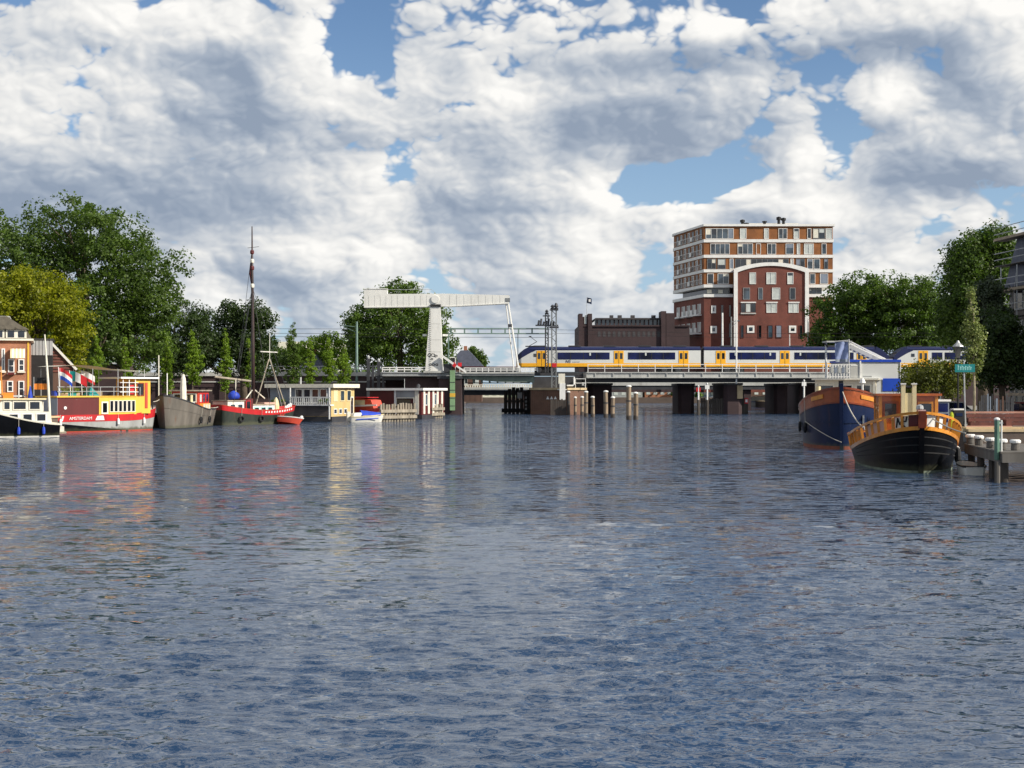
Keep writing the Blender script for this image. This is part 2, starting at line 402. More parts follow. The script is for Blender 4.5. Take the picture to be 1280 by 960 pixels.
M['rope'] = pmat('rope', (0.50, 0.46, 0.38), 0.9, 0.15, 5.0)
M['limegreen'] = pmat('lime_green', (0.55, 0.62, 0.02), 0.5, 0.1, 2.0)
M['pink'] = pmat('pale_pink_planks', (0.55, 0.34, 0.27), 0.6, 0.15, 2.0)
M['bluegrey'] = pmat('blue_grey_panel', (0.20, 0.235, 0.29), 0.5, 0.15, 0.8)
M['banner'] = pmat('blue_banner_cloth', (0.20, 0.25, 0.42), 0.7, 0.3, 1.6)
M['orange'] = pmat('orange_cloth', (0.75, 0.22, 0.02), 0.7, 0.1, 2.0)
M['skin'] = pmat('skin', (0.50, 0.27, 0.18), 0.6, 0.1, 4.0)
M['denim'] = pmat('dark_clothes', (0.03, 0.035, 0.06), 0.85, 0.3, 4.0)

def leafmat(name, a, b, trans=0.3):
    m = bpy.data.materials.new(name); m.use_nodes = True; t = m.node_tree; g = NG(t); t.nodes.clear()
    rnd = g.node('ShaderNodeNewGeometry').outputs['Random Per Island']
    oc = g.node('ShaderNodeTexCoord').outputs['Object']
    n = g.noise(oc, 0.45, 3, 0.6)
    f = g.m('ADD', g.m('MULTIPLY', rnd, 0.6), g.lin(n, 0.3, 0.7, -0.1, 0.5), clamp=True)
    c = g.mix(f, col4(a), col4(b))
    p = g.node('ShaderNodeBsdfPrincipled'); g.put(p.inputs['Base Color'], c); p.inputs['Roughness'].default_value = 0.5; p.inputs['Specular IOR Level'].default_value = 0.35
    tr = g.node('ShaderNodeBsdfTranslucent'); g.put(tr.inputs[0], g.mix(1.0, c, (1.0, 1.15, 0.5, 1), 'MULTIPLY'))
    mx = g.node('ShaderNodeMixShader'); mx.inputs[0].default_value = trans
    t.links.new(p.outputs[0], mx.inputs[1]); t.links.new(tr.outputs[0], mx.inputs[2])
    o = g.node('ShaderNodeOutputMaterial'); t.links.new(mx.outputs[0], o.inputs[0])
    return m
M['leaf_dark'] = leafmat('dark_green_leaves', (0.026, 0.058, 0.012), (0.120, 0.185, 0.028), 0.45)
M['leaf_mid'] = leafmat('green_leaves', (0.026, 0.060, 0.009), (0.125, 0.20, 0.022), 0.38)
M['leaf_yellow'] = leafmat('yellow_green_leaves', (0.060, 0.088, 0.004), (0.37, 0.37, 0.012), 0.45)
M['leaf_olive'] = leafmat('olive_leaves', (0.035, 0.055, 0.006), (0.17, 0.18, 0.015))
M['leaf_bright'] = leafmat('bright_green_leaves', (0.065, 0.130, 0.010), (0.26, 0.38, 0.030), 0.42)
M['leaf_pale'] = leafmat('pale_silvery_leaves', (0.06, 0.10, 0.02), (0.36, 0.40, 0.14))
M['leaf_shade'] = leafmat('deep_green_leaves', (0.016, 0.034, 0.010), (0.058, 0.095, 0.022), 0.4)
M['leaf_grey'] = leafmat('grey_green_leaves', (0.035, 0.055, 0.030), (0.10, 0.125, 0.07))
# ------------------------------------------------------------------ water
LEE = (-5.0, 27.0, 10.0, 6.0)
RIPPLE_FAR, RIPPLE_NEAR = 3.0, 0.30
def water_material():
    m = bpy.data.materials.new('canal_water'); m.use_nodes = True; t = m.node_tree; g = NG(t); b = t.nodes['Principled BSDF']
    oc = g.node('ShaderNodeTexCoord').outputs['Object']
    b.inputs['Base Color'].default_value = (0.017, 0.040, 0.084, 1)
    b.inputs['IOR'].default_value = 2.0; b.inputs['Specular IOR Level'].default_value = 0.5
    patch = g.noise(g.v('MULTIPLY', oc, (0.022, 0.075, 1)), 1.0, 4, 0.6, 0.4)
    b.inputs['Roughness'].default_value = 0.06
    st = g.lin(patch, 0.36, 0.62, 0.55, 1.15)
    # a lee on the left where the wind leaves the water smoother
    lee = g.v('MULTIPLY', g.v('SUBTRACT', oc, (LEE[0], LEE[1], 0.0)), (1 / LEE[2], 1 / LEE[3], 0.0))
    st = g.m('MULTIPLY', st, g.m('SUBTRACT', 1.0, g.m('MULTIPLY', g.m('EXPONENT', g.m('MULTIPLY', g.v('DOT_PRODUCT', lee, lee, out=1), -1.0)), 0.72)))
    yy = g.sep(oc)[1]
    # ripples too small for the mesh tilt the surface normal directly, so that they keep their slope at any distance
    n1 = g.v('SUBTRACT', g.noise(g.v('MULTIPLY', oc, (0.55, 1.9, 1)), 2.2, 1, 0.6, 0.3, out=1), (0.5, 0.5, 0.5))
    n2 = g.v('SUBTRACT', g.noise(g.v('MULTIPLY', oc, (0.6, 1.9, 1)), 8.0, 2, 0.6, 0.3, out=1), (0.5, 0.5, 0.5))
    f1 = g.m('MULTIPLY', st, g.lin(yy, 14.0, 56.0, 0.12, RIPPLE_FAR)); f2 = g.m('MULTIPLY', st, g.lin(yy, 10.0, 40.0, RIPPLE_NEAR, RIPPLE_FAR * .6))
    tilt = g.v('ADD', g.v('SCALE', n1, f1), g.v('SCALE', n2, f2))
    tilt = g.v('MULTIPLY', tilt, (1.0, 1.5, 0.0))
    nor = g.v('NORMALIZE', g.v('ADD', g.node('ShaderNodeNewGeometry').outputs['Normal'], tilt))
    t.links.new(nor, b.inputs['Normal'])
    return m
def smooth_noise(x, y, seed, n=10):
    r = np.random.default_rng(seed); out = np.zeros_like(x)
    for _ in range(n):
        a = r.uniform(0, 2 * np.pi); k = r.uniform(0.5, 2.2); out += np.sin(k * (x * np.cos(a) + y * np.sin(a)) + r.uniform(0, 6.28)) / k ** .5
    return out / n ** .5
def build_water():
    ys = [8.0]
    while ys[-1] < 470: ys.append(ys[-1] * (1.0034 if ys[-1] < 34 else 1.0068))
    ys = np.array(ys); ss = np.linspace(-0.54, 0.54, 600)
    Yg, Sg = np.meshgrid(ys, ss, indexing='ij'); Xg = Sg * Yg
    cell = np.gradient(ys)[:, None] * np.ones_like(Xg)
    Zg = np.zeros_like(Xg); Dx = np.zeros_like(Xg); Dy = np.zeros_like(Xg); r = np.random.default_rng(3)
    patch = smooth_noise(Xg / 22, Yg / 5.5, 5) + .6 * smooth_noise(Xg / 7, Yg / 2.4, 8)
    amp = np.clip(0.90 + 0.50 * patch, 0.25, 1.9) * (1 - .55 * np.exp(-((Xg - LEE[0]) / LEE[2]) ** 2 - ((Yg - LEE[1]) / LEE[3]) ** 2))
    wx = Xg + 0.22 * smooth_noise(Xg / 1.3, Yg / 1.1, 21); wy = Yg + 0.16 * smooth_noise(Xg / 1.1, Yg / 0.9, 22)
    for i in range(120):
        lam = 0.14 * (1.2 / 0.14) ** (r.random() ** 1.25); a = r.normal(R(-86), R(21)); k = 2 * np.pi / lam
        st = WAVE_STEEP * 1.08 if lam < 0.5 else WAVE_STEEP * .55
        fade = np.clip((lam / cell - 2.4) / 2.6, 0, 1)
        ph = k * (wx * np.cos(a) + wy * np.sin(a)) + r.uniform(0, 6.28)
        sn = fade * (st / k) ; cs = np.cos(ph)
        Zg += sn * np.sin(ph); Dx += sn * cs * np.cos(a); Dy += sn * cs * np.sin(a)
    Zg *= amp
    nr, nc = Xg.shape
    co = np.stack([Xg + Dx * amp * .8, Yg + Dy * amp * .8, Zg], -1).reshape(-1, 3)
    idx = np.arange(nr * nc).reshape(nr, nc)
    q = np.stack([idx[:-1, :-1], idx[:-1, 1:], idx[1:, 1:], idx[1:, :-1]], -1).reshape(-1, 4)
    far = np.array([[-900, -300, -.3], [900, -300, -.3], [900, 3000, -.3], [-900, 3000, -.3]])
    co = np.vstack([co, far]); q = np.vstack([q, [[nr * nc, nr * nc + 1, nr * nc + 2, nr * nc + 3]]])
    me = bpy.data.meshes.new('water'); np_mesh(me, co, q)
    me.polygons.foreach_set('use_smooth', np.ones(len(q), bool)); me.materials.append(water_material())
    o = bpy.data.objects.new('water', me); C.objects.link(o); tag(o, kind='structure')
WAVE_STEEP = 0.023
def np_mesh(me, co, q):
    me.vertices.add(len(co)); me.vertices.foreach_set('co', co.astype(np.float32).ravel())
    k = q.shape[1]
    me.loops.add(q.size); me.loops.foreach_set('vertex_index', q.astype(np.int32).ravel())
    me.polygons.add(len(q)); me.polygons.foreach_set('loop_start', np.arange(0, q.size, k, dtype=np.int32))
    me.update(calc_edges=True); me.validate()
build_water()

# ------------------------------------------------------------------ banks
LEFT_EDGE = [(-60, -60), (-52, 40), (-41.5, 88), (-37.5, 103), (-33.5, 114), (-30, 127), (-27.5, 141), (-21, 152), (-15.5, 164), (-12, 176), (-12, 330)]
RIGHT_EDGE = [(1500, 65.5), (34, 65.5), (34, 72.6), (25.6, 72.6), (27.5, 90), (32.5, 112), (40, 150), (47, 178), (52, 330)]
LZ, RZ = 1.25, 1.15
def bank(name, edge, z, side, mat):
    far = [(side * 1500, edge[-1][1])] + ([(side * 1500, edge[0][1])] if side < 0 else [])
    poly = edge + far
    mb = MB(); mb.slab(poly if side > 0 else poly, z - 0.6, z)
    tag(mb.build(name, mat), kind='structure')
bank('left_bank', LEFT_EDGE, LZ, -1, M['paving'])
bank('right_bank', RIGHT_EDGE, RZ, 1, M['paving'])
mb = MB(); mb.slab([(-1500, 330.5), (1500, 330.5), (1500, 4000), (-1500, 4000)], -1.0, 1.4)
tag(mb.build('far_bank', M['grassground']), kind='structure')
def quay_wall(name, edge, z, side):
    mb = MB(); cp = MB()
    for (a, b) in zip(edge[:-1], edge[1:]):
        mb.bar((a[0] + side * .2, a[1], z / 2 - .55), (b[0] + side * .2, b[1], z / 2 - .55), 0.6, z + 1.05)
        cp.bar((a[0] + side * .16, a[1], z + .04), (b[0] + side * .16, b[1], z + .04), 0.72, 0.16)
    w = mb.build(name, M['quay']); tag(w, kind='structure')
    cp.build('coping', M['sand'], w)
quay_wall('left_quay_wall', LEFT_EDGE, LZ, -1)
quay_wall('right_quay_wall', RIGHT_EDGE, RZ, 1)
w = MB(); w.box(-90, 90, 329.6, 330.4, -1, 1.5); tag(w.build('far_quay_wall', M['quay']), kind='structure')

# ------------------------------------------------------------------ trees
def leaf_mesh(name, lobes, n, size, mat, clump=0.5, per=30, flat=0.75, seed=1, shell=0.55):
    """lobes: (cx, cy, cz, rx, ry, rz); leaves gather in clumps near each lobe's skin"""
    r = np.random.default_rng(seed); lob = np.array(lobes, float)
    wgt = (lob[:, 3] * lob[:, 4] * lob[:, 5]) ** (2 / 3); wgt /= wgt.sum()
    per = int(per * 2.0); clump = clump * 1.25; nc = max(8, n // per)
    li = r.choice(len(lob), nc, p=wgt)
    d = r.normal(size=(nc, 3)); d /= np.linalg.norm(d, axis=1)[:, None]
    rad = 1 - shell * r.random(nc) ** 1.8
    # ragged outline: every few directions of a lobe stick out or fall short
    wob = 1 + 0.13 * np.sin(d[:, 0] * 5 + li) + 0.11 * np.sin(d[:, 2] * 7 + 2 * li) + r.normal(0, .06, nc)
    cc = lob[li, :3] + d * lob[li, 3:] * (rad * wob)[:, None]
    ci = r.choice(nc, n)
    cs = clump * r.uniform(.55, 1.35, nc)
    bd = r.normal(size=(n, 3)); bd /= np.linalg.norm(bd, axis=1)[:, None]
    p = cc[ci] + bd * (cs[ci] * 1.55 * r.random(n) ** .42)[:, None] * np.array([1, 1, flat])
    nor = d[ci] * .45 + bd * .55 + r.normal(size=(n, 3)) * .75 + np.array([0, 0, .35]); nor /= np.linalg.norm(nor, axis=1)[:, None]
    t = np.cross(nor, r.normal(size=(n, 3))); t /= np.linalg.norm(t, axis=1)[:, None] + 1e-9
    bt = np.cross(nor, t)
    s = size * r.uniform(.6, 1.35, n)[:, None]
    fold = nor * s * .18
    a = p - t * s * .5; b = p - bt * s * .33 + fold; c = p + t * s * .5; e = p + bt * s * .33 + fold
    co = np.stack([a, b, c, e], 1).reshape(-1, 3)
    me = bpy.data.meshes.new(name); np_mesh(me, co, np.arange(4 * n).reshape(n, 4)); me.materials.append(mat); return me
def trunk_mb(h, r0, lobes, seed=1, lean=0.0, limbs=9):
    rr = random.Random(seed); mb = MB()
    pts = [(0, 0, -.2), (lean * .1 + .05, 0, h * .3), (lean * .5, .05, h * .65), (lean, 0, h)]
    mb.tube(pts, [r0 * 1.25, r0, r0 * .75, r0 * .35], 8)
    ls = sorted(lobes, key=lambda q: -q[3])[:limbs]
    for (cx, cy, cz, rx, ry, rz) in ls:
        z0 = min(h * rr.uniform(.35, .8), max(.5, cz - .5 * math.hypot(cx, cy)))
        f = z0 / h
        a = Vector((lean * f, 0, z0)); b = Vector((cx, cy, cz)); m = a.lerp(b, .5) + Vector((0, 0, -.06 * (b - a).length))
        mb.tube([a, m, b], [r0 * .5, r0 * .3, r0 * .1], 6)
        for _ in range(5):
            dd = Vector((rr.gauss(0, 1), rr.gauss(0, 1), rr.gauss(.3, .8))).normalized()
            mb.tube([m.lerp(b, rr.uniform(.2, 1)), b + Vector((dd.x * rx, dd.y * ry, dd.z * rz)) * .85], [r0 * .15, r0 * .04], 4, False)
    return mb
def tree(label, px, py_base, Y, ell, n, size, mat, ground=LZ, r0=.35, clump=.55, per=30, group=None, seed=1, bark='bark', name='broadleaf_tree', depth=1.0, cat='tree', fill=True, shell=.6):
    """ell: crown lobes read as bearings (column, row, half width, half height); each gets its own depth inside the crown"""
    root = thing(name, label, cat, (X(px, Y), Y, ground), 0, group)
    rr = random.Random(seed); k = Y / F; lobes = []
    xs = [e[0] for e in ell]; x0, x1 = min(e[0] - e[2] for e in ell), max(e[0] + e[2] for e in ell); half = (x1 - x0) / 2 * k
    for (ex, ey, rx, ry) in ell:
        off = (ex - (x0 + x1) / 2) * k
        room = math.sqrt(max(.04, 1 - min(1, abs(off) / max(half, .1)) ** 2)) * half * depth
        reps = 2 if fill else 1
        for q in range(reps):
            dy = (rr.uniform(-.55, -.15) if q == 0 else rr.uniform(.1, .6)) * room if reps == 2 else rr.uniform(-.3, .3) * room
            lobes.append(((ex - px) * k, dy, Z(ey, Y) - ground, rx * k, min(rx, ry * 1.2) * k, ry * k))
    top = max(l[2] for l in lobes)
    trunk_mb(top * .92, r0, lobes, seed, ((x0 + x1) / 2 - px) * k * .5).build('trunk', M[bark], root, True)
    me = leaf_mesh('crown', lobes, n, size, M[mat], clump, per, seed=seed, shell=shell)
    o = bpy.data.objects.new('crown', me); C.objects.link(o); o.parent = root
    return root
BACK = 'trees behind the left quay'
tree('huge dark green tree with a domed crown, tallest on the left bank', 108, 480, 150,
     [(30, 310, 48, 46), (95, 290, 52, 42), (60, 350, 60, 46), (140, 300, 44, 38), (160, 345, 52, 46), (195, 345, 30, 36), (120, 380, 60, 50), (185, 385, 40, 34), (20, 370, 46, 50), (70, 420, 60, 40), (150, 425, 60, 34), (212, 392, 14, 16)],
     62000, .36, 'leaf_dark', r0=.75, clump=.62, seed=11, per=34)
tree('yellow-green tree rising behind the orange brick house', 48, 480, 128,
     [(15, 372, 38, 32), (45, 358, 34, 22), (75, 380, 32, 34), (50, 400, 50, 36), (88, 408, 22, 30), (90, 440, 16, 26), (10, 410, 30, 30)],
     30000, .27, 'leaf_yellow', r0=.4, clump=.42, seed=12)
tree('olive green tree half hidden behind the yellow barge, under the huge dark tree', 160, 480, 156,
     [(140, 418, 30, 26), (170, 405, 24, 22), (118, 440, 26, 22), (160, 440, 34, 24), (195, 425, 20, 24)], 14000, .3, 'leaf_mid', seed=13)
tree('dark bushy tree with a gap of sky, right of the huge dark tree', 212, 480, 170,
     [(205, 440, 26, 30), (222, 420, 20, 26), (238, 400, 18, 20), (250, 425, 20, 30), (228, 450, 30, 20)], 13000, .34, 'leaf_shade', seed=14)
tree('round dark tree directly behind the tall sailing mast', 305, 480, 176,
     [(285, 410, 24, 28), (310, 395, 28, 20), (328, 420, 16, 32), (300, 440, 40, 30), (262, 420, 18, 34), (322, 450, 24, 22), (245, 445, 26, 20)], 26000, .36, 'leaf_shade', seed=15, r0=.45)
tree('large green tree standing behind the white drawbridge beam', 500, 475, 205,
     [(500, 372, 34, 20), (470, 395, 30, 26), (530, 400, 28, 28), (500, 410, 52, 40), (455, 425, 26, 32), (548, 425, 20, 34), (500, 440, 60, 24), (440, 408, 12, 16)], 32000, .42, 'leaf_mid', seed=16, r0=.55, clump=.7)
tree('small dark tree above the dark roof right of the drawbridge tower', 592, 470, 300,
     [(592, 446, 14, 10), (600, 452, 10, 8), (584, 454, 10, 8)], 2600, .55, 'leaf_dark', seed=17, clump=.6)
FARW = 'trees behind the railway on the right'
tree('broad green tree beside the apartment building', 1062, 470, 222,
     [(1050, 385, 26, 26), (1075, 365, 32, 22), (1045, 415, 34, 26), (1085, 395, 36, 30), (1065, 430, 50, 18), (1035, 430, 18, 20)], 25000, .46, 'leaf_mid', seed=18, r0=.5, clump=.7, group=FARW, ground=RZ)
tree('broad green tree left of the tall dark tree, above the second train', 1135, 470, 218,
     [(1110, 375, 26, 26), (1140, 368, 28, 22), (1165, 375, 24, 26), (1120, 410, 36, 32), (1160, 412, 32, 34), (1180, 425, 20, 26), (1140, 430, 50, 18)], 25000, .46, 'leaf_mid', seed=19, r0=.5, clump=.7, group=FARW, ground=RZ)
tree('tall dark tree with a ragged top left of the scaffolded house', 1228, 500, 118,
     [(1240, 305, 26, 22), (1215, 320, 26, 24), (1200, 345, 20, 26), (1235, 345, 32, 36), (1255, 320, 18, 24), (1210, 385, 28, 36), (1240, 400, 26, 40), (1195, 405, 18, 30)], 40000, .27, 'leaf_dark', seed=20, r0=.4, clump=.5, ground=RZ)
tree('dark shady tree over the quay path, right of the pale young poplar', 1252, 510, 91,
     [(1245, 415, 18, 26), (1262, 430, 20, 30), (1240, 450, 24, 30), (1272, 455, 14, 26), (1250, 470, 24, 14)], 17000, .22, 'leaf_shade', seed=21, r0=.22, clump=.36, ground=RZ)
tree('grey-green tree between the pale poplar and the scaffolding', 1238, 500, 96,
     [(1238, 362, 12, 20), (1228, 380, 12, 18), (1246, 385, 12, 20), (1236, 405, 16, 16)], 6500, .22, 'leaf_grey', seed=22, r0=.18, clump=.32, ground=RZ)
tree('young pale poplar with silvery leaves behind the teal sign', 1217, 516, 79,
     [(1215, 372, 4, 16), (1216, 395, 7, 18), (1213, 415, 9, 16), (1222, 422, 9, 18), (1217, 440, 11, 14), (1220, 456, 7, 9)], 4200, .13, 'leaf_pale', seed=23, r0=.075, clump=.15, per=10, ground=RZ, bark='palebark', name='poplar_tree', fill=False, shell=.9)
tree('olive willow bush beyond the black boat wheelhouse', 1168, 500, 87,
     [(1150, 470, 16, 14), (1172, 462, 20, 14), (1192, 470, 16, 14), (1160, 482, 28, 12), (1185, 484, 18, 12), (1135, 480, 14, 12), (1132, 466, 9, 9)], 9000, .17, 'leaf_olive', seed=24, r0=.16, clump=.3, ground=RZ, name='willow_tree')
# young poplars planted along the left quay
POP = 'young poplars along the left quay'
def poplar(label, px, top, base, Y, w, n, seed, mat='leaf_bright'):
    h = base - top; rr = random.Random(seed); e = []
    for i in range(7):
        f = i / 6; ww = w * (0.10 + 0.95 * math.sin(math.pi * min(1, .10 + f * .66)) ** .9) * (.60 if f > .2 else .40)
        e.append((px + rr.uniform(-.18, .18) * w, top + h * (.06 + .86 * f), max(2.2, ww), h * .12))
    tree(label, px, base, Y, e, int(n * 1.5), .155, mat, seed=seed, r0=.08, clump=.12, per=14, group=POP, name='poplar_tree', fill=False, shell=.9)
poplar('small poplar behind the flags of the yellow barge', 122, 418, 480, 131, 12, 2400, 31)
poplar('slim bright poplar just right of the yellow barge roof', 157, 424, 478, 133, 10, 2200, 32)
poplar('poplar behind the bow of the grey barge', 208, 424, 490, 134, 13, 3400, 33)
poplar('wide bright poplar behind the wheelhouse of the grey barge', 240, 414, 480, 135, 17, 4600, 34)
poplar('narrow poplar between the grey barge and the sailing boat', 281, 416, 488, 138, 13, 3800, 35)
poplar('slim poplar hidden by the sailing mast', 312, 425, 482, 142, 9, 2200, 36)
poplar('tallest dark poplar above the grey end of the houseboat', 366, 408, 484, 148, 18, 5600, 37, 'leaf_mid')
poplar('bushy bright poplar behind the houseboat roof', 388, 428, 484, 149, 14, 3200, 38)
poplar('bright poplar behind the yellow end of the houseboat', 412, 424, 484, 150, 15, 4000, 39)
poplar('last bright poplar before the bridge approach', 430, 430, 484, 152, 13, 3600, 40)
tree('pale willow mass beyond the railway, left of the drawbridge tree', 415, 470, 214,
     [(385, 436, 22, 12), (415, 432, 22, 14), (440, 440, 14, 14), (400, 448, 30, 12)], 7000, .4, 'leaf_bright', seed=41, name='willow_tree')
tree('dark low tree behind the poplars, left of the pale willow', 350, 470, 220,
     [(345, 445, 14, 16), (365, 448, 18, 14)], 4000, .42, 'leaf_mid', seed=42)
# far wood beyond the railway, reads as one mass
lobes = []
rr = random.Random(5)
for i in range(46):
    x = rr.uniform(-170, 210); 
    if -25 < x < 45: continue
    lobes.append((x, 338 + rr.uniform(0, 30), rr.uniform(3, 7), rr.uniform(7, 11), 8, rr.uniform(4, 6)))
me = leaf_mesh('far_wood', lobes, 26000, 1.0, M['leaf_mid'], 1.1, 20, seed=77)
o = bpy.data.objects.new('far_wood', me); C.objects.link(o); tag(o, kind='stuff')
# ------------------------------------------------------------------ railway bridge, drawbridge, train
YB = 180.0
def bx(px): return X(px, YB)
def bz(py): return Z(py, YB)
ZD = 5.95                                       # deck level
# fixed spans: girder, deck, brackets, railing
def girder_span(label, px0, px1, zt, zb, mat, under=0.55, depth=13.0, brackets=True):
    root = thing('bridge_span', label, 'bridge span', (bx(px0), YB, 0))
    w = bx(px1) - bx(px0)
    MB().box(0, w, 0.25, depth, zb - .05, zt).build('deck', M['lightgrey'], root)
    MB().box(0, w, 0, 0.25, zb, zt).build('edge_girder', mat, root)
    MB().box(0, w, -.12, 0, zt - .14, zt + .02).build('edge_flange', mat, root)
    MB().box(0, w, -.10, 0, zb, zb + .12).build('bottom_flange', mat, root)
    for i in range(4):
        y = 1.2 + i * 3.3
        MB().box(0, w, y, y + .5, zb - under, zb - .05).build('under_girder', M['darksteel'], root)
    if brackets:
        st = MB().box(-.06, .06, -.10, -.002, zb + .12, zt - .14).mesh('stiffener', mat)
        n = int(w / 2.45)
        for i in range(n): put('stiffener', st, root, ((i + .5) * w / n, 0, 0))
    return root
girder_span('long pale grey girder span carrying the train, right of the brick pier', 733, 1135, ZD, bz(472.5), M['lightgrey'])
girder_span('grey approach span of the bridge behind the two houseboats', 478, 577, bz(465), bz(470), M['grey'], brackets=False)
# bascule leaf
ls = thing('bascule_leaf', 'lifting leaf of the drawbridge with green underside between the two piers', 'bridge span', (bx(577), YB, 0))
lw = bx(668) - bx(577)
MB().box(0, lw, 0, 7.0, bz(469.6), bz(465.2)).build('deck', M['steel'], ls)
MB().box(0, lw, -.1, 0, bz(467), bz(465)).build('edge_strip', M['lightgrey'], ls)
for y in (0.5, 6.0): MB().prism([(0, bz(470)), (lw, bz(470)), (lw, bz(478)), (lw * .5, bz(477)), (0, bz(473))], y, y + .3).build('girder', M['greengirder'], ls)
cb = MB().box(-.09, .09, .8, 6, bz(479), bz(470)).mesh('cross_beam', M['greengirder'])
for i in range(9): put('cross_beam', cb, ls, (lw * (.05 + .11 * i), 0, 0))
br = MB()
for i in range(8): br.bar((lw * (.05 + .11 * i), .85, bz(478.5)), (lw * (.16 + .11 * i), 5.9, bz(478.5)), .12)
br.build('bracing', M['greengirder'], ls)
def railing(label, px0, px1, z0, h, nposts, nrails, mat, Y=YB, dy=0.05, group='bridge railings', pr=.035, rr_=.03):
    root = thing('railing', label, 'railing', (X(px0, Y), Y + dy, z0), 0, group)
    w = X(px1, Y) - X(px0, Y)
    pm = MB().box(-pr, pr, -pr, pr, 0, h).mesh('post', mat)
    for i in range(nposts): put('post', pm, root, (w * i / (nposts - 1), 0, 0))
    for k in range(nrails):
        z = h * (k + 1) / nrails
        MB().box(0, w, -rr_ * .6, rr_ * .6, z - rr_, z + rr_).build('rail', mat, root)
    return root
railing('white railing on the bridge approach left of the drawbridge tower', 478, 533, bz(465) + .01, .62, 7, 2, M['white'], rr_=.07, pr=.06)
railing('white railing on the lifting leaf, left of the train nose', 580, 672, bz(465.2) + .01, .58, 13, 2, M['white'], rr_=.06, pr=.05)
railing('long thin white railing on the girder span in front of the train', 735, 1134, ZD + .03, 1.05, 20, 2, M['white'], rr_=.045, pr=.045)
railing('pale railing on the embankment wall behind the young poplars', 188, 478, Z(466, 186), .95, 34, 2, M['galv'], Y=186, rr_=.05, pr=.05)
# left embankment wall with its parapet
em = thing('embankment_wall', 'dark brick railway embankment wall behind the poplars with a grey parapet', 'wall', (X(150, 188), 188, 0))
we = X(482, 188) - X(150, 188)
MB().box(0, we, 0, 8, LZ, Z(470, 188)).build('wall', M['castlebrick'], em)
MB().box(0, we, -.25, .2, Z(470, 188), Z(465.5, 188)).build('parapet', M['lightgrey'], em)
MB().box(-60, -.01, .1, 7.9, LZ, Z(468, 188)).build('wall', M['castlebrick'], em)
db = MB().box(-.35, .35, -.35, -.002, LZ, Z(470.5, 188)).mesh('buttress', M['castlebrick'])
for i in range(9): put('buttress', db, em, (2 + i * we / 9, 0, 0))
dg = MB().box(0, we, -.12, -.002, Z(478, 188), Z(476.5, 188)); dg.build('string_course', M['lightgrey'], em)
# bridge head at the left: dark abutment, portal posts, green fender post
ab = thing('abutment', 'dark brick bridge abutment under the drawbridge tower', 'bridge abutment', (bx(505), YB + 1, 0))
wa = bx(577) - bx(505)
MB().slab([(0, 0), (wa - 3.2, 0), (wa - 3.2, -1.4), (wa, -1.4), (wa, 9), (0, 9)], -1, bz(472)).build('wall', M['castlebrick'], ab)
MB().box(X(440, YB) - X(505, YB), .3, 7.6, 8.4, -1, bz(470.5)).build('wall', M['castlebrick'], ab)
MB().box(wa - 3.4, wa + .12, -1.55, 0, bz(473.5), bz(470.5)).build('cap', M['darksteel'], ab)
fp = thing('fender_post', 'tall pale green fender post with a yellow band at the bridge opening', 'post', (bx(566), YB - .9, 0))
MB().box(-.34, .34, -.3, .3, .6, bz(463)).build('post', M['greenpaint'], fp)
MB().box(-.36, .36, -.32, .32, bz(496), bz(491.5)).build('yellow_band', M['yellow'], fp)
gd = MB()
for k in range(4): gd.box(-.38, .38, -.34, .34, 1.2 + k * 1.1, 1.26 + k * 1.1)
gd.build('bracket', M['darksteel'], fp)
for (px, top, lab) in ((459, 448, 'dark pair of steel masts at the left end of the bridge approach'), (472, 452, 'dark squat post beside the steel masts at the bridge approach')):
    t = thing('steel_mast', lab, 'mast', (bx(px), YB + 1.5, LZ))
    h = bz(top) - LZ
    MB().box(-.22, .22, -.22, .22, 0, h).build('post', M['darksteel'], t)
    MB().box(.5, .8, -.15, .15, 0, h * .86).build('post', M['darksteel'], t)
    MB().box(-.4, 1.0, -.1, .1, h * .62, h * .66).build('crossbar', M['steel'], t)
    MB().lathe([(.18, 0), (.22, .25), (.05, .5)], (0, 0, h), 8).build('lamp', M['galv'], t)
# drawbridge tower with balance beam
dt = thing('drawbridge_tower', 'white drawbridge tower with graffiti at its foot carrying the long balance beam', 'drawbridge', (bx(543), YB + .6, 0))
yt0, yt1 = -.75, .75
def lx(px): return bx(px) - bx(543)
MB().prism([(lx(531.5), bz(465)), (lx(553.5), bz(465)), (lx(550.5), bz(383)), (lx(537.5), bz(383))], yt0, yt1).build('tower', M['bridgewhite'], dt)
MB().box(lx(529.5), lx(555.5), yt0 - .2, yt1 + .2, bz(466), bz(463.5)).build('footing', M['lightgrey'], dt)
MB().box(lx(538), lx(551), yt0 - .15, yt1 + .15, bz(383.5), bz(380.5)).build('bearing', M['blackmatt'], dt)
rg = MB().box(-.02, .02, yt0 - .08, yt0 - .01, 0, .05).mesh('rung', M['galv'])
for k in range(30):
    z = bz(462) + k * .29; put('rung', MB().box(lx(537), lx(539), yt0 - .1, yt0 - .03, z, z + .04).mesh('rung', M['steel']), dt)
MB().box(lx(528), lx(533), -.1, .1, bz(420), bz(417.5)).build('sign_arm', M['white'], dt)
MB().box(lx(553), lx(560), -.1, .1, bz(420), bz(417.5)).build('sign_arm', M['white'], dt)
bm_ = MB().prism([(lx(455), bz(384)), (lx(538), bz(383)), (lx(558), bz(383)), (lx(636), bz(379)), (lx(637), bz(369)), (lx(560), bz(367)), (lx(484), bz(367.5)), (lx(484), bz(362.5)), (lx(455), bz(361))], -.6, .6)
beam = bm_.build('balance_beam', M['bridgewhite'], dt)
MB().box(lx(455) - .03, lx(484) + .03, -.66, .66, bz(361.5), bz(360.6)).build('counterweight_lid', M['bridgewhite'], beam)
